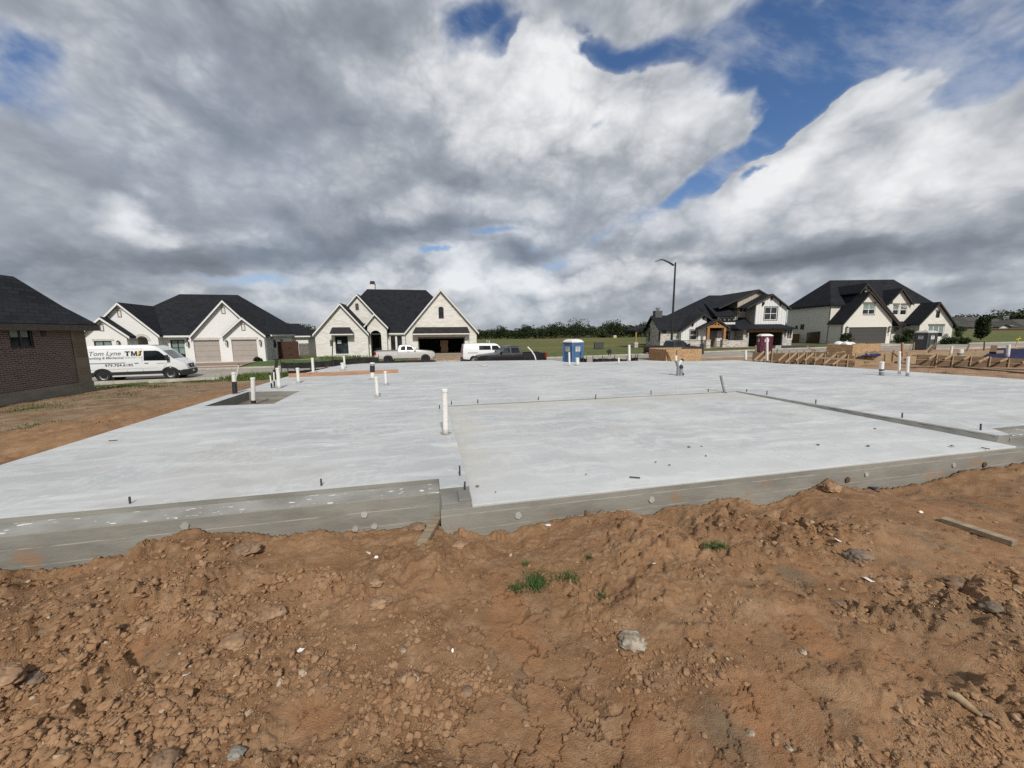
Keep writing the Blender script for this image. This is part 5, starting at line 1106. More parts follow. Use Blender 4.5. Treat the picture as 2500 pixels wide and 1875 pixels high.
class Car:
    def __init__(s, name, label, cat, W, group=None):
        s.root = thing(name, label, cat, group=group); s.w = W
    def shell(s, part, prof, mat, zc, xc, bevel=.05, parent=None, off=0., inner=None):
        bm = bmesh.new(); n = len(prof)
        L = [bm.verts.new((x, 1, z)) for x, z in prof]; Q = [bm.verts.new((x, -1, z)) for x, z in prof]
        bm.faces.new(L); bm.faces.new(Q[::-1])
        for i in range(n): j = (i+1) % n; bm.faces.new((L[j], L[i], Q[i], Q[j]))
        for z in zc: bmesh.ops.bisect_plane(bm, geom=bm.verts[:]+bm.edges[:]+bm.faces[:], plane_co=(0, 0, z), plane_no=(0, 0, 1))
        for x in xc: bmesh.ops.bisect_plane(bm, geom=bm.verts[:]+bm.edges[:]+bm.faces[:], plane_co=(x, 0, 0), plane_no=(1, 0, 0))
        for v in bm.verts: v.co.y *= s.w(v.co.x, v.co.z)+off
        bmesh.ops.recalc_face_normals(bm, faces=bm.faces)
        me = bpy.data.meshes.new(part); bm.to_mesh(me); bm.free()
        o = link(part, me, mat, parent or s.root); smooth(o, 35)
        if bevel: m = o.modifiers.new('edge', 'BEVEL'); m.width = bevel; m.segments = 3; m.limit_method = 'ANGLE'; m.angle_limit = R(50)
        return o
    def side(s, part, poly, mat, out=.008, th=.03, sides=(1, -1), parent=None, zc=(), hole=None):
        mb = MB()
        if len(sides) > 1:
            for sg in sides: r = s.side(part, poly, mat, out, th, (sg,), parent, zc, hole)
            return r
        for sg in sides:
            m2 = MB().prism(poly, 1, 0, 'y', [hole] if hole else ())
            vs = []
            for x, y, z in m2.v: w = s.w(x, z); vs.append((x, sg*((w+out) if y else (w-th)), z))
            mb.add(vs, m2.f)
        return obj(part, mb, mat, parent or s.root)
    def pane(s, part, pts, mat, th=.02, parent=None):
        """pts: corner points of a flat pane; given a little thickness along its normal"""
        p = [Vector(q) for q in pts]; n = (p[1]-p[0]).cross(p[2]-p[1]).normalized()*th; k = len(p)
        return obj(part, MB().add([q for q in p]+[q-n for q in p], [tuple(range(k)), tuple(range(2*k-1, k-1, -1))]+[(i, k+i, k+(i+1) % k, (i+1) % k) for i in range(k)]), mat, parent or s.root)
    def wheel(s, x, y, r, wd, rim, spokes=0, hub=.6):
        sg = 1 if y > 0 else -1
        M = Matrix.Translation((x, y, r)) @ Matrix.Rotation(-sg*math.pi/2, 4, 'X')     # local +z points outwards
        ri = r*hub
        t = obj('wheel', MB().lathe([(ri, -wd/2), (r*.93, -wd/2), (r, -wd*.36), (r, wd*.36), (r*.95, wd*.48), (r*.80, wd*.5), (ri, wd*.42), (ri, -wd/2)], 28, M), M_TYRE, s.root, sm=40)
        obj('rim', MB().lathe([(0, wd*.22), (r*.13, wd*.24), (r*.16, wd*.12), (ri*.62, wd*.06), (ri*.86, wd*.30), (ri*1.0, wd*.40), (ri*1.02, wd*.2), (ri*.9, -wd*.2), (0, -wd*.2)], 28, M), rim, t, sm=40)
        if spokes:
            mb = MB()
            for k in range(spokes):
                a = 2*math.pi*k/spokes; mb.bar(M @ Vector((r*.1*math.cos(a), r*.1*math.sin(a), wd*.25)), M @ Vector((ri*.95*math.cos(a), ri*.95*math.sin(a), wd*.36)), .07, .05, (0, 1, 0))
            obj('spoke', mb, rim, t)
        else:
            mb = MB()
            for k in range(10):
                a = 2*math.pi*k/10; c = M @ Vector((ri*.72*math.cos(a), ri*.72*math.sin(a), wd*.16)); mb.lathe([(0, .02), (.032, .02), (.03, 0)], 8, Matrix.Translation(c) @ M.to_3x3().to_4x4())
            mb.lathe([(0, wd*.30), (r*.12, wd*.28), (r*.14, wd*.2)], 16, M); obj('hub_cap', mb, M_PLAS, t)
    def strip(s, part, pts, mat, wd=.012, sides=(1, -1), out=.003):
        mb = MB()
        for sg in sides:
            for (x0, z0), (x1, z1) in zip(pts, pts[1:]):
                a = Vector((x0, sg*(s.w(x0, z0)+out), z0)); b = Vector((x1, sg*(s.w(x1, z1)+out), z1)); mb.bar(a, b, wd, .008, (0, sg, 0))
        return obj(part, mb, mat, s.root)
    def place(s, p, phi): s.root.location = p; s.root.rotation_euler = (0, 0, phi); return s
def sideword(car, part, body, x, z, size, mat, shear=0., sg=-1, extr=.004, spacing=1., sx=1., bold=0.):
    cu = bpy.data.curves.new(part, 'FONT'); cu.body = body; cu.size = size; cu.extrude = extr; cu.shear = shear; cu.offset = bold; cu.space_character = spacing; cu.align_x = 'CENTER'
    t = bpy.data.objects.new(part, cu); me = bpy.data.meshes.new_from_object(t); me.name = part; bpy.data.objects.remove(t)
    for v in me.vertices:
        X = x+v.co.x*sx; Z = z+v.co.y; v.co = (X, sg*(car.w(X, Z)+.006+v.co.z), Z)
    return link(part, me, mat, car.root)
# ---- lettered white cargo van
def wv(x, z):
    w = np.interp(z, [.2, .5, .9, 1.35, 1.9, 2.3, 2.48, 2.56], [.90, .99, 1.02, 1.0, .945, .885, .80, .70])
    return float(w*np.interp(x, [-.1, .1, 5.0, 5.5, 5.8, 6.05], [.97, 1, 1, .95, .86, .70]))
V = Car('work_van', 'white lettered work van with black lower trim parked by the white brick house', 'van', wv)
prof = [(.02, .42), (.0, .8), (.02, 1.5), (.07, 2.25), (.16, 2.44), (.4, 2.52), (2.2, 2.55), (3.75, 2.52), (4.15, 2.45), (4.42, 2.31), (5.18, 1.52), (5.42, 1.40), (5.72, 1.22), (5.86, 1.06), (5.93, .82), (5.97, .6), (5.94, .36), (5.78, .27), (5.44, .28)]+arc(4.95, .37, .46, -8, 188)[::1]+[(4.4, .30), (1.72, .32)]+arc(1.2, .37, .46, -6, 186)+[(.66, .34), (.3, .36)]
V.shell('body', prof, M_VWHITE, (.5, .9, 1.35, 1.9, 2.3, 2.48), (.12, 1., 2., 3., 4., 5., 5.5, 5.8), .06)
V.side('lower_trim', [(.02, .40), (.3, .37), (.64, .36)]+arc(1.2, .37, .45, 176, 6, 12)+[(1.76, .46), (4.38, .46)]+arc(4.95, .37, .45, 174, 8, 12)+[(5.55, .50), (5.52, .66)]+arc(4.95, .40, .545, 30, 150, 12)+[(4.36, .665), (1.80, .665)]+arc(1.2, .40, .545, 30, 150, 12)+[(.60, .67), (.02, .67)], M_PLAS, .012)
V.side('wheel_well', arc(1.2, .37, .455, 0, 360, 20)[:-1], M_PLAS, -.03, .12); V.side('wheel_well', arc(4.95, .37, .455, 0, 360, 20)[:-1], M_PLAS, -.03, .12)
V.side('side_window', [(3.52, 1.42), (5.02, 1.40), (4.95, 1.52), (4.42, 2.08), (4.25, 2.13), (3.55, 2.13)], M_CGLASS, .008, .02)
V.pane('windscreen', [(4.455, .70, 2.27), (4.455, -.70, 2.27), (5.19, -.87, 1.525), (5.19, .87, 1.525)], M_WSCR)
V.shell('front_bumper', [(5.44, .26), (5.44, .60), (5.7, .70), (5.99, .70), (6.03, .56), (6.0, .34), (5.85, .24)], M_PLAS, (.4, .55), (5.6, .0, 5.8), .03, off=.012)
V.pane('grille', [(5.945, .40, .80), (5.945, -.40, .80), (5.90, -.44, 1.10), (5.90, .44, 1.10)][::-1], M_PLAS, .03)
for sg in (1, -1):
    y = sg; V.pane('headlight', [(5.36, y*.955, 1.16), (5.66, y*.90, 1.10), (5.93, y*.62, 1.02), (5.915, y*.56, .92), (5.80, y*.80, .95), (5.55, y*.945, 1.0)][::sg], M_LIGHT, -.02 if sg < 0 else -.02)
    m = obj('mirror', MB().box(4.82, 5.0, y*1.08 if sg > 0 else -1.26, y*1.26 if sg > 0 else -1.08, 1.45, 1.80).bar((4.9, y*.95, 1.5), (4.9, y*1.12, 1.55), .06, .06), M_PLAS, V.root, bevel=.03)
    V.pane('tail_light', [(-.005, y*.93, 1.0), (-.0, y*.98, 1.0), (.02, y*.93, 1.6), (.02, y*.86, 1.6)], M_RED)
V.strip('door_seam', [(2.55, .68), (2.55, 2.42)], M_SEAM); V.strip('door_seam', [(3.42, .68), (3.42, 1.4), (3.46, 2.3)], M_SEAM); V.strip('door_seam', [(4.62, .9), (4.9, 1.3), (5.02, 1.42)], M_SEAM); V.strip('door_rail', [(.35, 1.30), (2.5, 1.30)], M_PLAS, .045)
V.strip('door_handle', [(3.0, 1.26), (3.22, 1.26)], M_PLAS, .045, out=.02); V.strip('door_handle', [(3.55, 1.24), (3.77, 1.24)], M_PLAS, .045, out=.02); V.strip('badge', [(4.25, 1.20), (4.72, 1.21)], M_GREYINK, .03)
V.strip('crease_shade', [(.1, 2.26), (3.4, 2.28)], M_SEAM, .008); V.strip('crease_shade', [(.1, .86), (4.3, .88)], M_SEAM, .006)  # thin dark strips: shade along the pressed creases, put in as colour
obj('front_plate', MB().box(6.025, 6.04, -.22, .08, .48, .62), M_PLATE, V.root); obj('front_badge', MB().lathe([(0, .02), (.12, .02), (.12, 0)], 16, Matrix.Translation((5.925, 0, .96)) @ Matrix.Rotation(math.pi/2, 4, 'Y') @ Matrix.Scale(.55, 4, (1, 0, 0))), M_STEEL, V.root)
for x in (1.2, 4.95):
    for y in (.86, -.86): V.wheel(x, y, .37, .24, M_STEEL)
sideword(V, 'lettering', 'Tom Lyne', 1.42, 1.86, .40, M_GREYINK, .25, sx=1.05, bold=.004); sideword(V, 'lettering', 'Plumbing & Mechanical', 1.42, 1.60, .235, M_GREYINK, .28, sx=.92, bold=.002)
zt_, zb_ = 2.12, 1.77
for poly in ([(2.50, zt_), (2.50, zt_-.08), (2.60, zt_-.08), (2.60, zb_), (2.70, zb_), (2.70, zt_-.08), (2.80, zt_-.08), (2.80, zt_)],
             [(2.85, zb_), (2.85, zt_), (2.95, zt_), (3.02, zb_+.14), (3.09, zt_), (3.19, zt_), (3.19, zb_), (3.105, zb_), (3.105, zb_+.19), (3.045, zb_), (2.995, zb_), (2.935, zb_+.19), (2.935, zb_)],
             [(3.24, zt_), (3.24, zt_-.07), (3.31, zt_-.07), (3.31, zb_+.09), (3.27, zb_+.075), (3.235, zb_+.10), (3.20, zb_+.04), (3.25, zb_-.005), (3.32, zb_), (3.40, zb_+.05), (3.41, zt_-.07), (3.46, zt_-.07), (3.46, zt_)]):
    V.side('lettering', poly, M_INK, .009, .0, (-1,))
sideword(V, 'lettering', 'ELECTRIC, LLC', 3.0, 1.62, .12, M_GREYINK, 0, spacing=1.25)
bz = [(3.27, 2.17), (3.20, 1.94), (3.25, 1.94), (3.20, 1.73), (3.35, 2.0), (3.29, 2.0), (3.36, 2.17)]
V.side('lightning_bolt', bz, M_YEL, .020, .0, (-1,)); sideword(V, 'lettering', '979.704.6185', 2.15, 1.06, .25, M_INK, 0, spacing=1.08, sx=1.04, bold=.004)
pr_, pf_ = at_z(255, 934, -1.69), at_z(417, 927, -1.69); dr_ = (pf_-pr_).normalized(); pv = pr_-dr_*1.2+Vector((-dr_.y, dr_.x, 0))*.98
V.place((pv.x, pv.y, -1.65), math.atan2(dr_.y, dr_.x))
# ---- pickups
def pickup(label, mat, rim, crew, L=6.1, H=1.9, bedx=2.3, chrome=True, spokes=6, tyre=.40):
    def w(x, z):
        b = np.interp(z, [.3, .6, .9, 1.18, 1.28, H-.12, H], [.92, .98, 1.0, .985, .95, .76, .66]); return float(b*np.interp(x, [-.1, .15, L-.9, L-.35, L-.1, L+.1], [.97, 1, 1, .96, .9, .8]))
    C = Car('pickup_truck', label, 'pickup', w, 'pickups along the street'); fx, rx = L-1.0, 1.32
    c1 = L-1.95
    prof = [(.0, .55), (.0, .86), (bedx, .86), (bedx+.02, 1.27), (bedx+.16, H-.12), (bedx+.36, H-.02), (bedx+.9, H), (c1-.75, H-.03), (c1-.55, H-.10), (c1+.08, 1.34), (c1+.35, 1.30), (L-.35, 1.17), (L-.12, 1.08), (L-.02, .92), (L, .62), (L-.04, .45), (fx+.50, .42)]+arc(fx, tyre, .50, 4, 176)+[(fx-.52, .44), (rx+.52, .44)]+arc(rx, tyre, .50, 4, 176)+[(rx-.55, .46), (.2, .5)]
    C.shell('body', prof, mat, (.6, .9, 1.18, 1.28, H-.12), (.15, 1, 2, 3, 4, L-.9, L-.35, L-.1), .05)
    wl = .99
    C.side('bed_side', [(.01, .80), (bedx-.01, .80), (bedx-.01, 1.28), (.01, 1.27)], mat, .0, .10)
    obj('tailgate', MB().box(-.0, .09, -.93, .93, .6, 1.27), mat, C.root, bevel=.02); obj('bed_liner', MB().box(.1, bedx-.02, -.88, .88, .84, .90).box(bedx-.06, bedx-.015, -.88, .88, .88, 1.27), M_PLAS, C.root)
    for x in (rx, fx):
        C.side('wheel_well', arc(x, tyre, .495, 0, 360, 20)[:-1], M_PLAS, -.03, .15); C.side('arch_trim', arc(x, tyre, .54, -2, 182, 14)+arc(x, tyre, .49, 182, -2, 14), mat if not crew else M_PLAS, .02, .05)
    xr, xf = bedx+.16, c1-.1; zb, ztp = 1.33, H-.16; sp = bedx+.85 if not crew else bedx+1.12
    C.side('side_window', [(xr+.10, zb), (sp-.06, zb), (sp-.06, ztp), (xr+.22, ztp)], M_CGLASS, .008, .02)
    C.side('side_window', [(sp+.05, zb), (xf-.08, zb), (xf-.36, ztp-.03), (sp+.05, ztp)], M_CGLASS, .008, .02)
    C.pane('windscreen', [(c1-.56, .64, H-.115), (c1-.56, -.64, H-.115), (c1+.08, -.84, 1.355), (c1+.08, .84, 1.355)], M_WSCR)
    C.pane('rear_window', [(bedx+.01, .78, 1.34), (bedx+.01, -.78, 1.34), (bedx+.13, -.66, H-.18), (bedx+.13, .66, H-.18)], M_CGLASS)
    for x in (bedx+.06, sp, c1-.02): C.strip('door_seam', [(x, .52), (x, 1.3)], M_SEAM)
    for x in ((sp+.12,) if not crew else (sp-.3, sp+.85-.0)): C.strip('door_handle', [(x, 1.16), (x+.2, 1.16)], M_CHROME if chrome else M_PLAS, .045, out=.02)
    C.strip('rocker', [(rx+.55, .46), (fx-.55, .46)], M_PLAS, .08); C.strip('bed_rail', [(.05, 1.28), (bedx-.05, 1.285)], M_PLAS, .05)
    C.shell('front_bumper', [(L-.25, .36), (L-.25, .62), (L+.06, .62), (L+.09, .5), (L+.04, .38)], M_CHROME if chrome else M_PLAS, (.5,), (L-.1,), .03, off=.01)
    C.shell('rear_bumper', [(-.14, .46), (-.14, .64), (.06, .66), (.06, .46)], M_CHROME if chrome else M_PLAS, (), (), .03, off=-.02)
    C.pane('grille', [(L-.005, -.50, .68), (L-.005, .50, .68), (L-.075, .52, 1.05), (L-.075, -.52, 1.05)], M_PLAS, -.03)
    obj('grille_bar', MB().box(L-.03, L+.03, -.5, .5, .84, .92), M_CHROME if chrome else M_PLAS, C.root)
    for sg in (1, -1):
        C.pane('headlight', [(L-.36, sg*.93, 1.06), (L-.10, sg*.80, 1.02), (L-.04, sg*.56, 1.0), (L-.02, sg*.56, .78), (L-.08, sg*.80, .78), (L-.30, sg*.935, .84)][::sg], M_LIGHT, -.02)
        C.pane('tail_light', [(-.012, sg*.80, .86), (-.012, sg*.965, .86), (-.012, sg*.965, 1.24), (-.012, sg*.80, 1.24)], M_RED)
        obj('mirror', MB().box(c1-.18, c1-.02, min(sg*1.0, sg*1.2), max(sg*1.0, sg*1.2), 1.32, 1.52), M_PLAS if not chrome else mat, C.root, bevel=.03)
        C.side('side_lamp', [(.0, .86), (.16, .88), (.16, 1.22), (.0, 1.24)], M_RED, .012, .02, (sg,))
    for x in (rx, fx):
        for y in (.86, -.86): C.wheel(x, y, tyre, .27, rim, spokes, .64)
    obj('rear_plate', MB().box(-.16, -.145, -.16, .16, .50, .63), M_PLATE, C.root)
    return C
S1 = pickup('silver extended cab pickup facing right in front of the cream stone house', M_SILVER, M_BRIM, False)
a, b = at_z(948.3, 887, -1.52), at_z(1044.8, 884.5, -1.52); d = (b-a).normalized(); p = a-d*1.32+Vector((-d.y, d.x, 0))*.98
S1.place((p.x, p.y, -1.53), math.atan2(d.y, d.x))
S2 = pickup('black crew cab pickup facing left, parked across the street edge beyond the slab', M_NAVY, M_CHROME, True, L=6.25, H=1.95, bedx=2.2)
a = at_Y(1325, 880, 34.2); ph2 = R(16); S2.place((a.x, a.y, -1.56), ph2+math.pi)
S3 = pickup('dark charcoal pickup facing right behind the open plywood box and lamp post', M_CHAR, M_BRIM, True, L=6.1, H=1.93, chrome=False)
a = at_Y(1583.5, 850, 39.6); S3.place((a.x, a.y, at_Y(1650, 829.5, 40.4).z-1.93), R(12))
# ---- plain white cargo van with ladder racks
def wc(x, z):
    w = np.interp(z, [.3, .6, 1.0, 1.4, 1.95, 2.1], [.92, .99, 1.0, .97, .84, .70]); return float(w*np.interp(x, [-.1, .1, 4.6, 5.2, 5.6], [.95, 1, 1, .95, .82]))
K = Car('cargo_van', 'plain white cargo van with roof racks half hidden behind the black pickup', 'van', wc)
prof = [(.02, .5), (0, .9), (.03, 1.5), (.12, 1.98), (.3, 2.07), (2., 2.10), (3.5, 2.08), (3.75, 2.0), (4.4, 1.38), (4.7, 1.30), (5.35, 1.12), (5.48, .9), (5.5, .5), (5.2, .42)]+arc(4.7, .37, .45, 4, 176)+[(4.2, .42), (1.62, .42)]+arc(1.15, .37, .45, 4, 176)+[(.3, .46)]
K.shell('body', prof, M_VWHITE, (.6, 1.0, 1.4, 1.95), (.1, 1, 2, 3, 4, 4.6, 5.2), .05)
K.side('side_window', [(1.75, 1.42), (3.02, 1.42), (3.0, 1.86), (1.75, 1.88)], M_CGLASS, .008, .02); K.side('side_window', [(3.15, 1.40), (4.15, 1.38), (3.75, 1.86), (3.15, 1.86)], M_CGLASS, .008, .02)
K.pane('windscreen', [(3.78, .66, 1.985), (3.78, -.66, 1.985), (4.40, -.86, 1.40), (4.40, .86, 1.40)], M_WSCR); K.strip('door_rail', [(.5, 1.12), (1.6, 1.12)], M_PLAS, .05); K.strip('door_seam', [(3.08, .5), (3.08, 1.95)], M_SEAM); K.strip('door_seam', [(1.62, .5), (1.62, 1.95)], M_SEAM)
K.shell('rear_bumper', [(-.1, .42), (-.1, .6), (.06, .6), (.06, .42)], M_PLAS, (), (), .02, off=-.02)
for x in (.8, 2.9): obj('ladder_rack', MB().bar((x, -.75, 2.3), (x, .75, 2.3), .05, .05).bar((x, -.72, 2.02), (x, -.72, 2.42), .05, .05).bar((x, .72, 2.02), (x, .72, 2.42), .05, .05), M_VWHITE, K.root)
for sg in (1, -1): K.pane('tail_light', [(-.008, sg*.82, 1.0), (-.008, sg*.95, 1.0), (.012, sg*.93, 1.45), (.012, sg*.82, 1.45)], M_RED); K.pane('headlight', [(5.485, sg*.6, .8), (5.44, sg*.8, .8), (5.40, sg*.8, 1.02), (5.44, sg*.6, 1.02)], M_LIGHT)
for x in (1.15, 4.7):
    for y in (.84, -.84): K.wheel(x, y, .37, .24, M_STEEL)
a = at_Y(1127.5, 850, 40.4); zr_ = at_Y(1180, 838, 41.0).z-2.1; K.place((a.x, a.y, zr_), R(14))
# ---------------------------------------------------------------- portable toilets
def toilet(label, px, Y, rot, ytop, body, roof, label_g='portable toilets around the building plots', w=1.12, h=2.3):
    c = at_Y(px, 850, Y); zt = at_Y(px, ytop, Y).z; o = thing('portable_toilet', label, 'portable toilet', (c.x, c.y, zt-h), rot, label_g); k = w/2
    mb = MB().box(-k, k, -k, k, .14, 2.02)
    for s in (-1, 1):
        for t in (-1, 1): mb.box(s*k-.05, s*k+.05, t*k-.05, t*k+.05, .12, 2.04)
    obj('body', mb, body, o, bevel=.03)
    fm = MB()
    for face in range(4):
        M = Matrix.Rotation(face*math.pi/2, 4, 'Z')
        for z0, z1 in ((.25, 1.0), (1.12, 1.9)):
            fm.box(-k+.12, k-.12, -k-.022, -k+.01, z0, z0+.05, M).box(-k+.12, k-.12, -k-.022, -k+.01, z1-.05, z1, M).box(-k+.12, -k+.17, -k-.022, -k+.01, z0+.05, z1-.05, M).box(k-.17, k-.12, -k-.022, -k+.01, z0+.05, z1-.05, M)
        for i in range(5): fm.box(-k+.25, k-.25, -k-.014, -k+.01, .38+i*.11, .43+i*.11, M)
    obj('raised_panel', fm, body, o, bevel=.008)
    obj('skid', MB().box(-k-.06, k+.06, -k-.06, k+.06, .04, .15).box(-k-.1, k+.1, -k, -k+.12, 0, .05).box(-k-.1, k+.1, k-.12, k, 0, .05), M_PLAS, o)
    r = k+.07
    ring = lambda s, z: [(-s, -s*.96, z), (s, -s*.96, z), (s, s*.96, z), (-s, s*.96, z)]
    vs = ring(r, 2.0)+ring(r, 2.09)+ring(r*.80, 2.22)+ring(r*.45, 2.29); fs = [(3, 2, 1, 0), (12, 13, 14, 15)]
    for a in range(3):
        for i in range(4): j = (i+1) % 4; fs.append((a*4+i, a*4+j, a*4+4+j, a*4+4+i))
    obj('roof', MB().add(vs, fs), roof, o, bevel=.05)
    for face in (0, 1, 3):
        M = Matrix.Rotation(face*math.pi/2, 4, 'Z'); sg = obj('notice', MB().box(-.24, .24, -k-.034, -k-.020, 1.30, 1.68, M), M_NOTICE, o)
        mb = MB(); 
        for i, (a_, b_, hh) in enumerate(((-.18, .18, .05), (-.15, .13, .03), (-.18, .16, .03), (-.1, .12, .02))): mb.box(a_, b_, -k-.038, -k-.033, 1.58-i*.075, 1.58-i*.075+hh, M)
        obj('print_line', mb, M_GREYINK, sg)
    d = obj('door', MB().box(-.36, .36, -k-.05, -k-.012, .2, .24).box(-.36, .36, -k-.05, -k-.012, 1.92, 1.96).box(-.38, -.34, -k-.05, -k-.012, .2, 1.96).box(.34, .38, -k-.05, -k-.012, .2, 1.96), body, o); obj('latch', MB().box(.26, .33, -k-.07, -k-.02, 1.05, 1.2), M_PLAS, d)
    obj('vent_pipe', MB().tube([(k-.15, k-.15, 2.0), (k-.15, k-.15, 2.36)], .05, 10), M_PLAS, o); return o
M_NOTICE = plain('white_notice', (.66, .67, .66), .6, .1, 20)
M_PROOF = plain('white_plastic_roof', (.68, .68, .64), .5, .12, 3); M_PGREY = plain('pale_grey_roof', (.46, .45, .42), .5, .15, 3)
toilet('blue portable toilet with white roof standing beyond the slab edge', 1399, 30.6, R(32), 827.5, plain('blue_plastic', (.080, .185, .36), .45, .15, 3), M_PROOF)
toilet('maroon portable toilet with white roof in front of the farmhouse garage', 1865, 47, R(-12), 815, plain('maroon_plastic', (.115, .018, .042), .45, .15, 3), M_PROOF, w=1.25)
toilet('dark grey portable toilet with pale roof before the cream brick house', 2256, 43, R(8), 806.5, plain('slate_plastic', (.075, .082, .092), .45, .12, 3), M_PGREY, w=1.25)
o = toilet('tiny yellow portable toilet far across the field by the woods', 1500, 150, 0, 815, plain('yellow_plastic', (.55, .38, .06), .5), M_PROOF, h=3.)
# ---------------------------------------------------------------- street lamp
b = at_Y(1638.5, 850, 41.5); zt = at_Y(1642.6, 641, 41.5).z; zb = gz(b.x, b.y); o = thing('street_lamp', 'tall black street lamp with one curved arm beside the charcoal pickup', 'street lamp', (b.x, b.y, zb)); Hh = zt-zb
obj('pole', MB().tube([(0, 0, -.3), (0, 0, .5), (0, 0, Hh)], [.15, .13, .085], 12), M_BTRIM, o, sm=50); obj('base', MB().lathe([(.26, -.1), (.26, .25), (.17, .4), (0, .4)], 14), M_BTRIM, o)
q = [at_Y(x, y, b.y)-Vector((b.x, b.y, zb)) for x, y in ((1645, 648), (1638, 643.5), (1632, 640), (1620, 634.5), (1613, 633.5), (1609, 636))]
obj('arm', MB().tube(q, [.10, .10, .085, .075, .07, .07], 10), M_BTRIM, o, sm=60); e = q[-1]
obj('lamp_head', MB().add([(e.x+.12, -.12, e.z+.10), (e.x+.12, .12, e.z+.10), (e.x+.05, -.16, e.z-.02), (e.x+.05, .16, e.z-.02), (e.x-.38, -.15, e.z-.12), (e.x-.38, .15, e.z-.12), (e.x-.36, -.1, e.z-.05), (e.x-.36, .1, e.z-.05)], [(0, 1, 7, 6), (0, 2, 3, 1), (2, 4, 5, 3), (4, 6, 7, 5), (0, 6, 4, 2), (1, 3, 5, 7)]), M_BTRIM, o)
# ---------------------------------------------------------------- plywood boxes
def osb_mat():
    m, g = newmat('strand_board'); co = g.objco()
    v = g.n('ShaderNodeTexVoronoi', {'Vector': g.vm('MULTIPLY', co, (1., 1., 1.)), 'Scale': 14.}, out=1); h = g.xyz(v)[0]
    c = g.mix(h, (.32, .20, .10), (.52, .36, .20)); c = g.mix(g.m('MULTIPLY', g.ramp(g.noise(co, 1.7, 5), .5, .7), .4), c, (.36, .22, .10))
    g.out(c, .8, g.bump(h, .2, .004)); return m
M_OSB = osb_mat()
def ply_box(label, pc, Yc, pl, pr, ytop, hgt, phi, name='plywood_box'):
    """open-topped bin of strand-board sheets; pc = corner nearest the viewer, pl/pr = far ends of its two visible sides"""
    c = at_Y(pc, 850, Yc); zt = at_Y(pc, ytop, Yc).z; o = thing(name, label, 'bin', (c.x, c.y, zt-hgt), phi, 'plywood washout bins')
    d = Vector((math.cos(phi), math.sin(phi), 0)); e = Vector((-d.y, d.x, 0))
    def run(px, ax):
        r = ray(px, 850); k = Vector((c.x, c.y, 0)); a = (k.y*r.x-k.x*r.y)/(ax.x*r.y-ax.y*r.x); return a
    L = run(pr, d); Wd = run(pl, e); t = .02
    obj('front_board', MB().box(0, L, 0, t, 0, hgt), M_OSB, o); obj('side_board', MB().box(0, t, t, Wd, 0, hgt*.98), M_OSB, o); obj('back_board', MB().box(0, L, Wd, Wd+t, 0, hgt), M_OSB, o); obj('side_board', MB().box(L-t, L, t, Wd, 0, hgt), M_OSB, o)
    mb = MB()
    for x in (.06, L/2, L-.06): mb.box(x-.02, x+.02, t, t+.09, 0, hgt-.1).box(x-.02, x+.02, Wd-.09, Wd, 0, hgt-.1)
    obj('stud', mb, M_PINE, o); obj('top_plate', MB().box(0, L*.42, -.004, .09, hgt, hgt+.045), M_PINE, o); return o, L, Wd, d, e, c, zt
o, L, Wd, d, e, c, zt = ply_box('open plywood bin left of centre right, hiding the charcoal pickup lower half', 1627, 25.0, 1585, 1714, 853, 1.25, R(6))
o['label'] = 'open plywood bin that hides the lower half of the charcoal pickup'
obj('brace', MB().bar((.35, -.25, .2), (.02, -.03, 1.1), .04, .09), M_FORMW, o)
o, L, Wd, d, e, c, zt = ply_box('open plywood bin holding white plastic bags in front of the charcoal garage door', 2082, 25.0, 2019, 2150, 841, 1.25, R(24))
for k, (u, w, r) in enumerate(((.25, .55, .30), (.9, .6, .26), (.45, 1.1, .33), (1.2, 1.0, .28))):
    bm = bmesh.new(); bmesh.ops.create_icosphere(bm, subdivisions=3, radius=r)
    for v in bm.verts:
        n = mnoise.fractal(v.co*4+Vector((k*9, 0, 0)), 1., 2., 3); v.co *= 1+.16*n; v.co.z *= .75
    me = bpy.data.meshes.new('plastic_bag'); bm.to_mesh(me); bm.free(); b_ = link('plastic_bag', me, plain('white_plastic_sheet', (.72, .72, .70), .4, .06)); smooth(b_, 80)
    p = c+d*(u+.2)+e*w; b_.location = (p.x, p.y, zt-.06); tag(b_, ('white plastic bag at the front left of the plywood bin', 'white plastic bag at the front right of the plywood bin', 'largest white plastic bag at the back of the plywood bin', 'white plastic bag at the back right corner of the plywood bin')[k], 'bag', 'white bags heaped in the plywood bin')
# ---------------------------------------------------------------- slab forms on the next plot
def form_run(label, p0, p1, zt, hgt, n, kick=.9, tilt=1., board=M_FORMW, stakes=0, out=-1, group='timber slab forms on the next plot', seed=1):
    a = Vector((*p0, 0)); b = Vector((*p1, 0)); d = (b-a); L = d.length; d.normalize(); ang = math.atan2(d.y, d.x)
    o = thing('slab_form', label, 'formwork', (a.x, a.y, zt-hgt), ang, group); r = random.Random(seed)
    obj('form_board', MB().box(0, L, 0, .038, -.5, hgt*.46).box(0, L, .003, .041, hgt*.49, hgt), board, o)
    for k in range(n):
        x = L*(k+.5+.2*r.uniform(-1, 1))/n; s = kick*r.uniform(.85, 1.15)
        obj('kicker', MB().bar((x-.5*s*tilt, out*s*.75, hgt-s*.9), (x+.02, out*.03, hgt-.04), .09, .038, (1, 0, 0)), M_PINE, o)
        obj('stake', MB().box(x+.04, x+.09, out*.09 if out < 0 else .04, out*.04 if out < 0 else .09, -.3, hgt+r.uniform(-.02, .16)), M_PINE, o)
    for k in range(stakes):
        x = L*(k+.3)/max(1, stakes); obj('stake', MB().box(x, x+.05, .05, .09, -.3, hgt+r.uniform(.02, .2)), M_PINE, o)
    return o
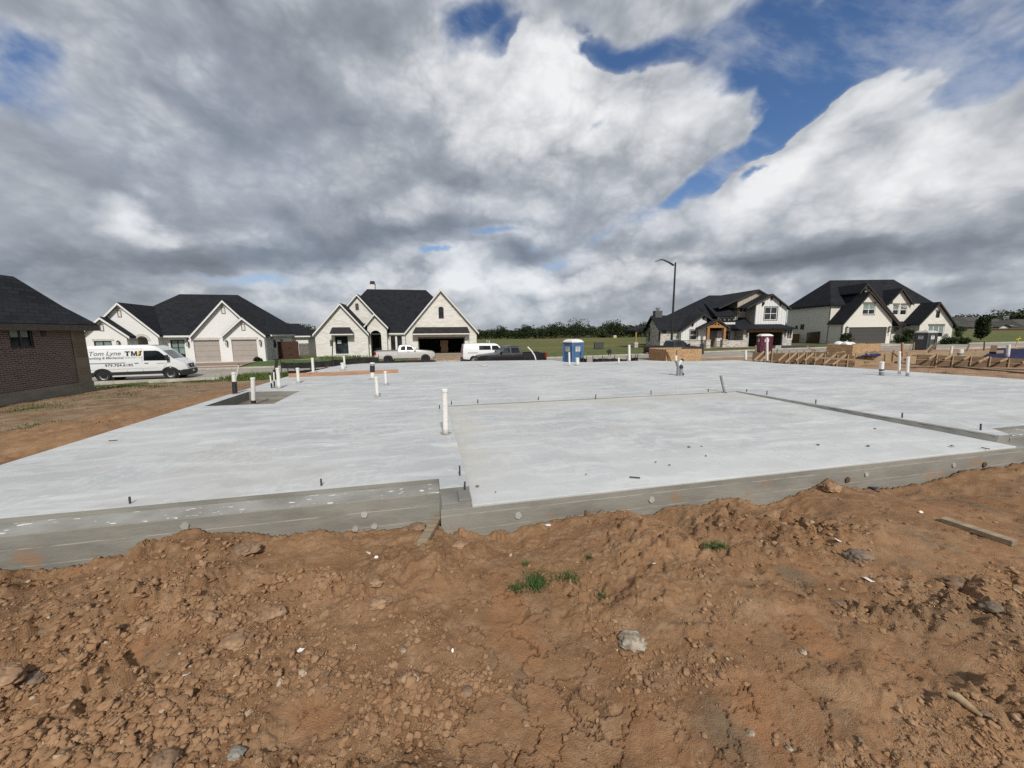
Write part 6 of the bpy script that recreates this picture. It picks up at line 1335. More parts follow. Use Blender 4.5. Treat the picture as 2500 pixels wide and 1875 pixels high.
def gp(px, py, Y): q = at_Y(px, py, Y); return (q.x, q.y), q.z
def kick_form(label, board_pts, ks, Y0, Y1, x0, x1, hgt, dy=.55, sp=.0):
    """form board with props measured one by one: foot and head of each"""
    Yat = lambda px: Y0+(Y1-Y0)*(px-x0)/(x1-x0)
    (bx0, by0), (bx1, by1) = board_pts; a, b = at_Y(bx0, by0, Yat(bx0)), at_Y(bx1, by1, Yat(bx1))
    o = thing('slab_form', label, 'formwork', a, 0, 'timber slab forms on the next plot'); L = b-a; n = Vector((-L.y, L.x, 0)).normalized()
    up = Vector((0, 0, 1))
    obj('form_board', MB().bar(up*-hgt*.25, L-up*hgt*.25, .04, hgt*.48).bar(-up*hgt*.78, L-up*hgt*.78, .036, hgt*.5), M_FORMW, o)
    r = random.Random(int(x0))
    for (fx, fy), (tx, ty) in ks:
        t_ = at_Y(tx, ty, Yat(tx)-.05)-a; f_ = at_Y(fx, fy, Yat(tx)-dy)-a
        obj('kicker', MB().bar(f_, t_, .10, .045, (0, 1, 0)), M_PINE, o); g_ = t_+(L.normalized()*.06)
        obj('stake', MB().box(g_.x, g_.x+.06, g_.y-.04, g_.y, t_.z-hgt-.2, t_.z+r.uniform(-.02, .10)), M_PINE, o)
    return o
kick_form('near timber form with a row of slanted kickers right of the slab', ((1838, 860), (2085, 868)),
  [((1841.6, 880), (1865, 858)), ((1856, 882), (1881, 858.5)), ((1900, 881), (1923, 860.6)), ((1917.5, 885), (1944.7, 861.5)), ((1943, 880), (1964.6, 862.4)), ((1964, 880), (1986, 863)), ((1989, 881), (2009.8, 864)), ((2009, 890), (2040.5, 865)), ((2032, 891), (2065.8, 866))], 22.5, 21.0, 1838, 2085, .95)
(B0, zq), (B1, _) = gp(1905, 862, 24.5), gp(2030, 861, 25.5); form_run('far timber form with short stakes behind the near kickers', B0, B1, zq, .5, 4, .5, stakes=7, seed=5)
(B0, zq), (B1, _) = gp(2216, 863, 23.0), gp(2450, 861.5, 25.5); form_run('long pale yellow form board behind the two side by side pipes', B0, B1, zq, .26, 5, .45, 1., M_PINE, out=1, seed=8)
kick_form('brown form with five kickers along the front of the right plot', ((2240, 865), (2560, 878)),
  [((2268, 876), (2283, 867)), ((2306, 877), (2322, 869)), ((2352, 878), (2366, 871)), ((2389, 884), (2413, 872)), ((2441, 883), (2459, 875.5)), ((2496, 886), (2512, 877))], 20.6, 20.2, 2240, 2560, .55, .45)
(B0, zq), (B1, _) = gp(2090, 862, 22.5), gp(2205, 860, 23.8); form_run('short form board between the plywood bin and the tall stake', B0, B1, zq, .3, 2, .5, -1., M_PINE, seed=21)
M_SITE = M_PINE
def board(label, pts, Y, w, h, mat, name='board', group='loose timber on the next plot'):
    a, b = at_Y(*pts[0], Y[0]), at_Y(*pts[1], Y[1]); m = (a+b)/2
    o = obj(name, MB().bar(a-m, b-m, w, h), mat); o.location = m; return tag(o, label, 'timber', group)
board('long thin board slanting down across the near kickers', ((1981, 872), (2152, 883)), (20.8, 19.4), .04, .09, M_PINE)
board('upright post at the right end of the plywood bin', ((2204, 870), (2203, 837)), (22.5, 22.5), .10, .10, M_ORANGE, 'post', 'upright stakes on the next plot')
board('thin upright stake left of the maroon toilet', ((1845.5, 872), (1845, 843)), (23, 23), .06, .06, M_PINE, 'stake', 'upright stakes on the next plot')
board('thin stake left of the dark grey toilet', ((2230, 855), (2231.5, 836)), (25, 25), .06, .06, M_OLDW, 'stake', 'upright stakes on the next plot')
board('pale lath standing before the blue sheeting', ((2402, 858), (2404, 832)), (26, 26), .09, .03, M_PINE, 'stake', 'upright stakes on the next plot')
board('slanted prop leaning from the ground before the grey toilet', ((2212, 861), (2228, 840)), (25.5, 26), .09, .04, M_OLDW, 'prop')
board('dark brown plank leaning below the grey toilet', ((2266, 860), (2288, 838)), (24.0, 26), .04, .22, M_FORMW, 'prop')
board('bright plank edge leaning beside the dark brown one', ((2260, 861), (2277, 842)), (23.8, 25.8), .12, .04, M_PINE, 'prop')
board('short angled plank right of the dark leaning one', ((2318, 858), (2324, 845)), (25, 26), .08, .04, M_PINE, 'prop')
board('brown plank propped left of the pale lath', ((2358, 860), (2366, 842)), (25, 26), .05, .2, M_FORMW, 'prop')
board('brown square block standing at the corner of the blue sheeting', ((2424, 862), (2427, 846)), (25, 25.3), .28, .24, M_FORMW, 'block')
board('propped board crossing above the far form', ((1970, 845), (1990, 860)), (25, 24.6), .12, .04, M_PINE, 'prop')
board('short board sloping the other way above the far form', ((1992, 857), (1976, 850)), (25.2, 25), .09, .04, M_FORMW, 'prop')
board('flat board end lying on top of the kickers by the plywood bin', ((2040, 862), (2064, 858)), (21.5, 21.3), .14, .05, M_PINE)
board('thin board lying on the dug earth right of the tall stake', ((2228, 867), (2294, 879)), (21.8, 20.2), .06, .05, M_PINE)
def plank_on(label, pts, w, h, mat, dz=0., **k):
    P_ = []
    for px, py in pts:
        z = -.4
        for _ in range(6): q = at_z(px, py, z); z = gz(q.x, q.y)+h/2+dz
        P_.append(at_z(px, py, z))
    m = (P_[0]+P_[1])/2; o = obj(k.get('name', 'board'), MB().bar(P_[0]-m, P_[1]-m, w, h), mat, bevel=.003); o.location = m; return tag(o, label, 'timber', k.get('group', 'loose timber on the next plot'))
plank_on('long grey plank lying on the sandy strip behind the right of the slab', ((2236, 886), (2560, 914)), .30, .05, M_OLDW)
plank_on('second long plank lying right behind the grey one on the sandy strip', ((2155, 884), (2400, 900)), .24, .05, M_PINE)
plank_on('third plank at the far right edge beyond the grey one', ((2400, 899), (2560, 904)), .3, .05, M_OLDW)
plank_on('weathered board lying on the bare clay at the right foreground', ((2301, 1268), (2478, 1326)), .085, .045, M_OLDW, .012, name='plank', group='boards on the bare clay')
# survey lath with yellow ribbon far right
b = at_Y(2478, 850, 40); o = thing('survey_lath', 'yellow ribboned survey stake leaning on the grass at far right', 'stake', (b.x, b.y, gz(b.x, b.y)))
z_ = lambda px, py: at_Y(px, py, b.y)-Vector(o.location)
obj('stake', MB().bar(z_(2479, 846), z_(2490, 820), .07, .03), plain('yellow_ribbon', (.62, .50, .05), .6), o); obj('ribbon', MB().bar(z_(2480, 829), z_(2493, 826), .1, .02).bar(z_(2484, 826), z_(2487, 834), .08, .02), plain('yellow_ribbon_tail', (.70, .58, .06), .6), o)
# blue-violet vapour barrier
def sheet(label, px4, Ys, mat, name='plastic_sheet', amp=.05, dz=.0):
    P_ = [at_Y(*p, y) for p, y in zip(px4, Ys)]; n = 26; vs = []
    for j in range(n+1):
        for i in range(n+1):
            a = P_[0].lerp(P_[1], i/n).lerp(P_[3].lerp(P_[2], i/n), j/n); a.z += amp*mnoise.fractal(Vector((a.x*.9, a.y*.9, 3)), 1., 2., 4)+dz; vs.append(a)
    m = sum(vs, Vector())/len(vs); top = [v-m for v in vs]; bot = [v-m-Vector((0, 0, .03)) for v in vs]; k = (n+1)**2
    fs = [(j*(n+1)+i, j*(n+1)+i+1, (j+1)*(n+1)+i+1, (j+1)*(n+1)+i) for j in range(n) for i in range(n)]
    o = obj(name, MB().add(top+bot, fs+[tuple(x+k for x in f[::-1]) for f in fs]), mat, sm=80); o.location = m; return tag(o, label, 'sheeting')
M_TARP = plain('blue_violet_film', (.014, .014, .052), .7, .6, 3, .8, 8, Specular_IOR_Level=.12)
sheet('blue violet plastic sheeting stretched inside the right forms', ((2395, 874), (2570, 878), (2560, 852), (2430, 850)), (22, 22, 30, 30), M_TARP)
sheet('crumpled blue plastic sheet on the earth by the plywood bin', ((2092, 874), (2150, 872), (2152, 864), (2100, 866)), (22.4, 22.4, 24, 24), plain('bright_blue_film', (.014, .024, .09), .7, .4, 3), amp=.15, dz=.1)
pipe('slim white pipe inside the right forms left of a fatter stub', (2321, 864), (2324, 845), .13, cap=False, z=at_Y(2321, 864, 23).z, smear=False, group='white pipes on the next plot')
pipe('fat white pipe stub on a grey base inside the right forms', (2344, 866), (2345.5, 852), .26, wrap=[(0, .3, M_GREY)], cap=False, z=at_Y(2344, 866, 23).z, smear=False, group='white pipes on the next plot')
pipe('white pipe standing up out of the blue violet sheeting', (2460, 869), (2463, 841), .17, cap=False, z=at_Y(2460, 869, 23).z, smear=False, group='white pipes on the next plot')
# ---------------------------------------------------------------- fences
def fence(label, a, b, za, h, mat, pitch=.14, cap=False, name='wood_fence', zb=None, group=None):
    a = Vector((*a, 0)); b = Vector((*b, 0)); d = b-a; L = d.length; ang = math.atan2(d.y, d.x); zb = za if zb is None else zb
    o = thing(name, label, 'fence', (a.x, a.y, za), ang, group); n = max(1, int(L/pitch)); mb = MB(); r = random.Random(int(L*100))
    for k in range(n):
        x = L*k/n; q = (zb-za)*k/n; mb.box(x+.006, x+L/n-.006, -.012+r.uniform(-.004, .004), .012, q-.3, q+h+r.uniform(-.015, .015))
    obj('pickets', mb, mat, o)
    s = (zb-za)/L; mb = MB()
    for z in (.3, h-.3): mb.bar((0, .04, z), (L, .04, z+zb-za), .04, .09)
    obj('rail', mb, mat, o)
    for k in range(int(L/2.4)+1):
        x = min(L-.06, k*2.4); obj('fence_post', MB().box(x, x+.09, .05, .14, -.4, h+s*x+.02), mat, o)
    if cap: obj('cap_board', MB().bar((0, 0, h+.03), (L, 0, h+.03+zb-za), .14, .04), mat, o)
    return o
M_DFEN = wood_mat('dark_red_stained_fence', (.050, .022, .013), (.078, .036, .022)); M_GFEN = wood_mat('grey_weathered_fence', (.10, .092, .08), (.15, .135, .115)); M_BFEN = wood_mat('brown_fence', (.16, .085, .04), (.25, .14, .07)); M_DBF = wood_mat('deep_brown_fence', (.055, .034, .020), (.085, .052, .032))
(A0, zz), (A1, _) = gp(662, 874, 44.5), gp(731, 871, 44.5); f = fence('dark red brown gate fence joined to the white brick house', A0, A1, zz, 1.95, M_DFEN)
for z in (.35, 1.15): obj('hinge', MB().box(2.2, 2.55, -.04, -.015, z, z+.07), M_BTRIM, f)
(A0, zz), (A1, _) = gp(732, 873, 49), gp(775, 869, 50); fence('grey weathered fence between the white and cream houses', A0, A1, zz, 1.85, M_GFEN)
(A0, zz), (A1, _) = gp(1924, 843, 66), gp(1968, 842, 66); fence('lighter brown fence behind the farmhouse corner', A0, A1, zz, 2.0, M_BFEN)
a, b = H4.P0+H4.d*(A[3]-.1)+H4.e*5.5, H4.P0+H4.d*(A[3]-.1)+H4.e*5.5
(A0, zz), (A1, z2) = gp(1967, 840.5, 63), gp(2020, 838.5, 60.5); fence('deep brown stepped fence against the cream brick house', A0, A1, zz, 1.95, M_DBF, zb=z2+.15)
(A0, zz), (A1, _) = gp(2340, 813, 104), gp(2410, 812, 104); fence('pale grey fence below the distant houses', A0, A1, zz, 1.0, M_GFEN, .3)
(A0, zz), (A1, _) = gp(2415, 811, 104), gp(2560, 812, 100); fence('long brown fence below the far right houses', A0, A1, zz, .95, M_DBF, .3)
# ---------------------------------------------------------------- silt fence, sign, bits by the street
M_SILT = plain('black_silt_fabric', (.014, .015, .015), .8, .3, 2, .4, 6)
def silt(label, pts, Y, h, name='silt_fence'):
    P_ = [at_Y(px, py, y) for (px, py), y in zip(pts, Y)]; o = thing(name, label, 'silt fence', P_[0], 0, 'black silt fencing'); q = [p-P_[0] for p in P_]; mb = MB(); vs = []; fs = []; n = 0
    for i in range(len(q)-1):
        for k in range(12):
            a = q[i].lerp(q[i+1], k/12); vs.append(a)
    vs.append(q[-1]); m = len(vs); hs = [h*(.93+.03*math.sin(i*.9)+.02*math.sin(i*2.3)-.07*math.sin(math.pi*(i % 12)/12)) for i in range(m)]
    V_ = [v-Vector((0, 0, .03)) for v in vs]+[v+Vector((0, .05*math.sin(i), hs[i])) for i, v in enumerate(vs)]; V_ += [v+Vector((0, .02, 0)) for v in V_]
    for i in range(m-1): fs += [(i, i+1, m+i+1, m+i), (2*m+i+1, 2*m+i, 3*m+i, 3*m+i+1), (m+i, m+i+1, 3*m+i+1, 3*m+i)]
    obj('fabric', MB().add(V_, fs), M_SILT, o)
    for p in q: obj('post', MB().bar(p-Vector((0, 0, .3)), p+Vector((0, -.03, h+.15)), .035, .035), M_RUST, o)
    return o
silt('black silt fence sagging along the plot before the cream stone house', ((687, 898), (720, 899), (770, 897), (815, 893), (870, 887), (925, 885)), (24.5, 24.5, 24, 23.8, 25, 25.5), .40)
silt('low black silt fence behind the slab right of the blue toilet', ((1447, 889), (1470, 888), (1500, 888), (1530, 890)), (23, 22.6, 22.6, 23), .36)
silt('small peaked flap of black silt fence beside the tall white pipe', ((1540, 889), (1551, 888), (1556, 888)), (22.5, 22.3, 22.4), .42)
silt('short dark strip of silt fence at the foot of the slab near the weeds', ((705, 919), (760, 914), (800, 908)), (19.2, 20.5, 21.5), .30)
silt('crumpled black silt fabric at the corner of the blue toilet', ((1416, 889), (1424, 890), (1432, 892)), (28.5, 28.3, 28), .55)
b = at_Y(670, 915, 20.5); o = obj('board', MB().bar((0, 0, -.2), at_Y(676, 876, 20.6)-b, .16, .04, (0, 1, 0)), M_BLK); o.location = b; tag(o, 'black leaning board standing between the silt fence and the weeds', 'board')
b = at_Y(810, 884, 33); o = thing('street_sign', 'small brown street sign seen edge on before the cream stone window', 'sign', b); q = lambda px, py: at_Y(px, py, b.y)-b
obj('post', MB().bar((0, 0, -.4), q(812, 832), .06, .06), M_BRTRIM, o); t_ = q(809, 838); obj('sign_panel', MB().box(t_.x-.10, t_.x+.10, -.03, .0, q(809, 845).z, q(809, 830).z), plain('brown_sign_back', (.09, .075, .055), .6, .2), o)
b = at_Y(1463, 848, 62); o = thing('utility_box', 'small dark grey utility box out in the field', 'utility box', b); obj('cabinet', MB().box(-.75, .75, 0, .7, -.2, .75).box(-.80, .80, -.05, .75, .75, .82), plain('utility_green_grey', (.055, .06, .05), .6, .2), o, bevel=.02)
b = at_Y(1487, 870, 43); o = thing('sign_frame', 'bent dark wire sign frame standing in the grass', 'frame', b); q = lambda px, py: at_Y(px, py, b.y)-b
obj('frame_leg', MB().tube([q(1486, 869), q(1484, 853), q(1488, 852), q(1491, 869)], .035, 6), M_BTRIM, o); obj('panel', MB().bar(q(1485, 855), q(1489.5, 863), .5, .03, (0, 1, 0)), M_BTRIM, o)
o = thing('water_meter', 'low pale mailbox post by the farmhouse driveway', 'post', Vector((*gp(1898, 858, 46)[0], gp(1898, 858, 46)[1]))); obj('post', MB().box(-.06, .06, -.06, .06, -.3, .6), M_OLDW, o); obj('board', MB().box(-.36, .36, -.1, -.06, .35, .75), plain('pale_sign_board', (.34, .35, .34), .7), o); o.name = 'yard_sign'; o['label'] = 'pale blank sign board on a post by the farmhouse drive'; o['category'] = 'sign'
b = at_Y(1893, 840, 49.5); b = H3.P0+H3.d*0
# timber stack glimpsed in the open garage of the stone house
g0 = H2.P0; rx0, rz0 = H2.p(1582, 905, 2.5); rx1, rz1 = H2.p(1650, 755, 2.5)
o = thing('cardboard_stack', 'tall stack of cardboard cartons in the open garage', 'cartons', g0+H2.d*rx0+H2.e*2.2, H2.phi)
hh = rz1/4
for k in range(4): obj('carton', MB().box(-.05+.06*math.sin(k*2), rx1-rx0+.08*math.sin(k*3), 0, .9, hh*k+.01, hh*(k+1)), plain('cardboard', (.30, .19, .105), .85, .2), o)
# ---------------------------------------------------------------- trees, shrubs, grass
def leaf_mat(name, a, b):
    m, g = newmat(name); co = g.objco(); r = g.n('ShaderNodeNewGeometry', out=8)
    c = g.mix(r, a, b); c = g.mix(g.m('MULTIPLY', g.ramp(g.noise(co, .35, 4), .4, .7), .5), c, tuple(v*.6 for v in a)); g.out(c, .75, Specular_IOR_Level=.2); return m
M_LEAF = leaf_mat('oak_foliage', (.016, .028, .010), (.045, .062, .022)); M_LEAF2 = leaf_mat('dull_green_foliage', (.024, .036, .012), (.060, .072, .028)); M_SHRUB = leaf_mat('shrub_foliage', (.016, .030, .010), (.042, .066, .022)); M_GRASS = leaf_mat('grass_blades', (.040, .075, .018), (.10, .145, .040)); M_WEED = leaf_mat('weed_blades', (.055, .090, .018), (.14, .185, .050)); M_BARK = plain('bark', (.060, .048, .036), .9, .3, 4)
def leaf_cloud(r, lobes, n, size, up=.3):
    """n small bent leaf sprays spread through the lobes, thicker toward their skins"""
    vols = np.array([l[1][0]*l[1][1]*l[1][2] for l in lobes]); pick = r.choice(len(lobes), n, p=vols/vols.sum())
    d = r.normal(size=(n, 3)); d /= np.linalg.norm(d, axis=1)[:, None]; rad = r.uniform(.35, 1., n)**.45*r.uniform(.85, 1.12, n)
    C = np.array([l[0] for l in lobes])[pick]; S = np.array([l[1] for l in lobes])[pick]
    p = C+d*rad[:, None]*S
    a = r.normal(size=(n, 3)); a[:, 2] += up; a /= np.linalg.norm(a, axis=1)[:, None]; t = np.cross(a, r.normal(size=(n, 3))); t /= np.linalg.norm(t, axis=1)[:, None]; b = np.cross(a, t)
    s = size*r.uniform(.55, 1.3, n)[:, None]
    v = np.stack([p-t*s*.55, p-b*s*.42+a*s*.12, p+t*s*.55, p+b*s*.42+a*s*.1], 1).reshape(-1, 3)
    return v, np.arange(n*4).reshape(-1, 4)
def raw_mesh(name, v, f):
    me = bpy.data.meshes.new(name); me.vertices.add(len(v)); me.vertices.foreach_set('co', np.asarray(v, np.float32).ravel()); k = f.shape[1]
    me.loops.add(f.size); me.loops.foreach_set('vertex_index', f.ravel().astype(np.int32)); me.polygons.add(len(f)); me.polygons.foreach_set('loop_start', (np.arange(len(f))*k).astype(np.int32)); me.update(calc_edges=True); return me
def tree_shape(seed, h, w, nl=7):
    r = np.random.default_rng(seed); L = []
    for k in range(nl):
        a = r.uniform(0, 6.28); q = r.uniform(.0, .62); z = h*r.uniform(.38, .84); s = w*r.uniform(.24, .42)
        L.append(((q*w*.5*math.cos(a), q*w*.5*math.sin(a), z), (s, s, s*r.uniform(.6, .9))))
    L.append(((0, 0, h*.62), (w*.34, w*.34, h*.27))); L.append(((0, 0, h*.30), (w*.36, w*.36, h*.20))); return L, r
def tree_thing(name, label, x, y, h, w, n, size, mat, seed, group=None, cat='tree', trunk=True, zb=None):
    zb = gz(x, y) if zb is None else zb; o = thing(name, label, cat, (x, y, zb-.1), 0, group); L, r = tree_shape(seed, h, w); v, f = leaf_cloud(r, L, n, size)
    link('crown', raw_mesh('crown', v, f), mat, o)
    if trunk:
        mb = MB().tube([(0, 0, -.3), (.02*h, 0, h*.25), (0, .02*h, h*.6)], [h*.035, h*.026, h*.012], 8)
        for k in range(4): a = k*1.7+seed; mb.tube([(0, 0, h*(.24+.07*k)), (w*.2*math.cos(a), w*.2*math.sin(a), h*(.42+.08*k)), (w*.34*math.cos(a), w*.34*math.sin(a), h*(.52+.08*k))], [h*.016, h*.011, h*.005], 6)
        obj('trunk', mb, M_BARK, o, sm=60)
    return o
TOPS = ([-400, 500, 640, 700, 770, 1160, 1220, 1300, 1350, 1400, 1425, 1450, 1490, 1560, 1600, 1680, 1800, 2000, 2300, 2500, 2900], [797, 797, 799, 800, 797, 799, 798, 794, 791, 787, 786, 793, 785, 787, 783, 785, 785, 784, 780, 772, 770])
def woods():
    V, F_ = [], []; o = 0; protos = []
    for k in range(7):
        L, r = tree_shape(40+k, 1., .9, 8); protos.append(leaf_cloud(r, L, 300, .105)[0])
    r = np.random.default_rng(5); px = -900.
    for row, (Y, jit) in enumerate(((196, 3), (203, 4), (211, 5), (222, 5))):
        px = -900.+row*9
        while px < 3300:
            y = Y+r.uniform(-jit, jit); q = at_Y(px, 800, y); top = at_Y(px, float(np.interp(px, *TOPS)), y).z; zb = float(levels(np.array([q.x]), np.array([y]))[0]); h = max(4., (top-zb)*r.uniform(.72, 1.02)*(1. if row < 3 else .97))
            w = h*r.uniform(.85, 1.25); a = r.uniform(0, 6.28); P_ = protos[r.integers(7)]; c, s = math.cos(a), math.sin(a)
            v = np.stack([(P_[:, 0]*c-P_[:, 1]*s)*w*1.1+q.x, (P_[:, 0]*s+P_[:, 1]*c)*w*1.1+y, P_[:, 2]*h+zb-.1*h], 1)
            V.append(v); px += (24 if row < 2 else 20)*r.uniform(.7, 1.3)
    V = np.concatenate(V); me = raw_mesh('woodland', V, np.arange(len(V)).reshape(-1, 4)); o = link('woodland', me, M_LEAF); o['kind'] = 'stuff'; o['label'] = 'dark green woods along the far edge of the field'; return o
woods()
for k, (px, Y, top, wf, lab) in enumerate(((1412, 188, 783, 1.15, 'tallest dark round crowned tree of the woods above the blue toilet'), (1352, 190, 789, 1.1, 'broad oak in the woods left of the tallest round crown'), (1492, 188, 784, 1.2, 'wide low tree of the woods right of the tallest crown'), (1570, 186, 785, 1.1, 'dark tree of the woods just left of the farmhouse end wall'), (1288, 192, 793, 1., 'smaller tree of the woods between van roof and blue toilet'), (1470, 168, 806, 1.6, 'small pale rounded tree standing in front of the woods'), (1222, 194, 797, 1., 'low tree of the woods just right of the cream stone house'), (700, 150, 796, 1.2, 'dark tree behind the fence right of the white brick house'), (748, 160, 797, 1.2, 'dark tree behind the grey fence touching the cream stone house'))):
    q = at_Y(px, 800, Y); zt = at_Y(px, top, Y).z; zb = gz(q.x, q.y); h = zt-zb; tree_thing('oak_tree', lab, q.x, q.y, h*1.08, h*wf, 900, .55, M_LEAF2 if k == 5 else M_LEAF, 60+k, 'trees along the far woods')
# yard trees and shrubs
q = at_Y(2395, 826, 58); bt = thing('bushy_tree', 'dense dark upright bushy tree on the lawn right of the cream brick house', 'tree', q); rr = np.random.default_rng(81)
vv, ff = leaf_cloud(rr, [((.2*math.sin(k*2.1), .2*math.cos(k*1.7), .55+.42*k), (.85-.05*abs(k-3), .85-.05*abs(k-3), .6)) for k in range(7)], 3600, .20); link('crown', raw_mesh('crown', vv, ff), M_SHRUB, bt); obj('trunk', MB().tube([(0, 0, -.3), (0, 0, 1.6), (.05, 0, 2.6)], [.09, .07, .03], 8), M_BARK, bt)
for k, (px, py, Y, h, w, lab) in enumerate(((2067, 839, 56.3, 1.8, 1.5, 'tall rounded shrub at the left of the charcoal garage door'), (2217, 836, 57, 2.0, 1.6, 'largest dark shrub at the entry of the cream brick house'), (2192, 838, 56.5, 1.1, 1.1, 'low shrub left of the largest entry shrub'), (2206, 838, 56, 1.2, 1.0, 'low dark shrub right before the largest entry shrub'), (2338, 838, 55, 2.6, 1.2, 'young slim tree at the right corner of the cream brick house'), (2322, 838, 54.5, .8, 1.4, 'low bed shrub below the triple window at its right'), (2306, 839, 54.5, .7, 1.2, 'low bed shrub below the triple window at its left'), (2352, 839, 54, .8, 1.6, 'low spreading shrub right of the young slim tree'), (448, 878, 38.8, .5, .8, 'small pale shrub at the recessed window of the white brick house'), (633, 884, 40, .55, .9, 'dark plant at the corner of the white brick house garage'))):
    q = at_Y(px, py, Y); tree_thing('shrub', lab, q.x, q.y, h*1.1, w, 1000, .15, M_SHRUB, 90+k, 'shrubs around the houses', 'shrub', False, zb=q.z)
def blades(pts, hmin, hmax, wd, r, lean=.5, seg=2):
    n = len(pts); h = r.uniform(hmin, hmax, n); a = r.uniform(0, 6.283, n); l = r.uniform(.1, lean, n)*h; w = wd*r.uniform(.6, 1.3, n); c, s = np.cos(a), np.sin(a); V = []
    P_ = np.asarray(pts)
    for k, (f, wk) in enumerate(((0, 1.), (.55, .75), (1., .08))):
        cx = P_[:, 0]+c*l*f*f; cy = P_[:, 1]+s*l*f*f; cz = P_[:, 2]+h*f*(1-.25*f*lean)
        V.append(np.stack([cx-s*w*wk, cy+c*w*wk, cz], 1)); V.append(np.stack([cx+s*w*wk, cy-c*w*wk, cz], 1))
    V = np.stack(V, 1).reshape(-1, 3); b = np.arange(n)[:, None]*6; F_ = np.concatenate([b+np.array([[0, 1, 3, 2]]), b+np.array([[2, 3, 5, 4]])], 0); return V, F_
def turf(name, label, polys, n, hm, wd, mat, seed, lean=.6, dz=-.02):
    r = np.random.default_rng(seed); P_ = []
    for (px, py, rx, ry, Yz, share) in polys:
        k = int(n*share); u = r.normal(size=(k, 2))*.5; x = px+u[:, 0]*rx; y = py+u[:, 1]*ry; o = []
        for a, b in zip(x, y):
            q = at_z(a, b, Yz); o.append((q.x, q.y))
        P_ += o
    P_ = np.array(P_); s = (P_[:, 0]-SO.x)*SD.x+(P_[:, 1]-SO.y)*SD.y; t = (P_[:, 0]-SO.x)*SE.x+(P_[:, 1]-SO.y)*SE.y
    P_ = P_[~(inside(s, t, OUT) | (polydist(s, t, OUT) < .12))]; Z = levels(P_[:, 0], P_[:, 1])+dz
    V, F_ = blades(np.column_stack([P_, Z]), *hm, wd, r, lean); o = link(name, raw_mesh(name, V, F_), mat); o['kind'] = 'stuff'; o['label'] = label; return o
turf('weeds', 'tall green weeds growing between the slab and the street', [(640, 905, 70, 12, -.95, .5), (700, 903, 60, 10, -.95, .3), (600, 912, 60, 8, -.9, .2)], 9500, (.12, .50), .015, M_WEED, 3, .8)
turf('verge_grass', 'rough grass along the near kerb', [(330, 938, 190, 7, -1.4, .4), (480, 932, 140, 8, -1.3, .35), (280, 955, 150, 8, -.9, .25)], 9000, (.03, .13), .012, M_GRASS, 4)
turf('grass', 'thin patchy grass by the dark brick house', [(60, 1000, 130, 20, -.6, .4), (250, 970, 130, 20, -.65, .35), (120, 1060, 100, 18, -.4, .25)], 3000, (.02, .09), .008, M_GRASS, 5)
turf('grass', 'thin grass at the edge of the sandy strip right of the slab', [(2290, 905, 60, 5, -.45, .5), (2390, 917, 70, 5, -.42, .5)], 1500, (.02, .10), .008, M_GRASS, 6)
turf('weeds', 'weeds along the cream stone house foundation', [(800, 878, 40, 4, -1.45, .6), (860, 876, 40, 4, -1.45, .4)], 1200, (.1, .5), .03, M_WEED, 7)
# ---------------------------------------------------------------- drives and lawns across the street
def to_road(p, d, off):
    p = Vector(p); lo, hi = 0., 60.
    for _ in range(40):
        m = (lo+hi)/2; q = p+d*m; sd = float(road_uv(np.array([q.x]), np.array([q.y]))[0][0])
        if sd > off: lo = m
        else: hi = m
    q = p+d*lo; return Vector((q.x, q.y, 0))
def hw(H, x, y): p = H.P0+H.d*x+H.e*y; return Vector((p.x, p.y, 0))
def lift_to(H, x0, x1):
    def f(P_, Z):
        n = P_.shape[0]; k = np.linspace(0, 1, n)[:, None]; return Z*(1-k)+np.maximum(Z, H.P0.z-.02)*k
    return f
def paver_mat():
    m, g = newmat('banded_pavers'); uv = g.objco(); d = H1.e; p0 = H1.P0
    v = g.n('ShaderNodeVectorMath', {0: g.vm('SUBTRACT', uv, (p0.x, p0.y, 0)), 1: (d.x, d.y, 0)}, out=1, operation='DOT_PRODUCT')
    br = g.n('ShaderNodeTexBrick', {'Vector': uv, 'Color1': (.20, .135, .10, 1), 'Color2': (.27, .185, .14, 1), 'Mortar': (.15, .11, .085, 1), 'Scale': 1., 'Brick Width': .2, 'Row Height': .1, 'Mortar Size': .008})
    f = g.m('FRACT', g.m('DIVIDE', v, 2.3)); b = g.ramp(g.m('ABSOLUTE', g.m('SUBTRACT', f, .5)), .09, .075)
    c = g.mix(b, br, (.46, .42, .36)); c = g.mix(g.m('MULTIPLY', g.ramp(g.noise(uv, .8, 4), .4, .7), .3), c, (.22, .17, .13)); g.out(c, .85); return m
x0, x1 = H1.p(1130, 800)[0], H1.p(1815, 800)[0]; dn = -H1.e
drape('driveway', [to_road(hw(H1, x0-.5, 0), dn, ROADW), to_road(hw(H1, x1-1.0, 0), dn, ROADW), hw(H1, x1, -.42), hw(H1, x0, -.42)], 12, 16, .045, paver_mat(), lift=lift_to(H1, x0, x1))
M_LAWN = plain('mown_lawn', (.055, .095, .020), .9, .25, 1.2, .6, 30)
lx = x1+.3; drape('lawn', [to_road(hw(H1, lx-1.0, 0), dn, ROADW+.4), to_road(hw(H1, lx+9, 0), dn, ROADW+.4), hw(H1, lx+10, 1.0), hw(H1, lx, 0.2)], 12, 12, .05, M_LAWN, 'stuff', lift=lift_to(H1, 0, 0))
drape('path', [hw(H1, x1, -1.2), hw(H1, x1+6, .8), hw(H1, x1+6, 1.7), hw(H1, x1, -.4)], 8, 2, .09, M_CURB, lift=lift_to(H1, 0, 0))
x0, x1 = H2.p(1310, 900)[0], H2.p(1860, 900)[0]; dn = -H2.e
M_SAND = plain('sandy_fill', (.27, .19, .125), .95, .25, 1.5, .5, 20)
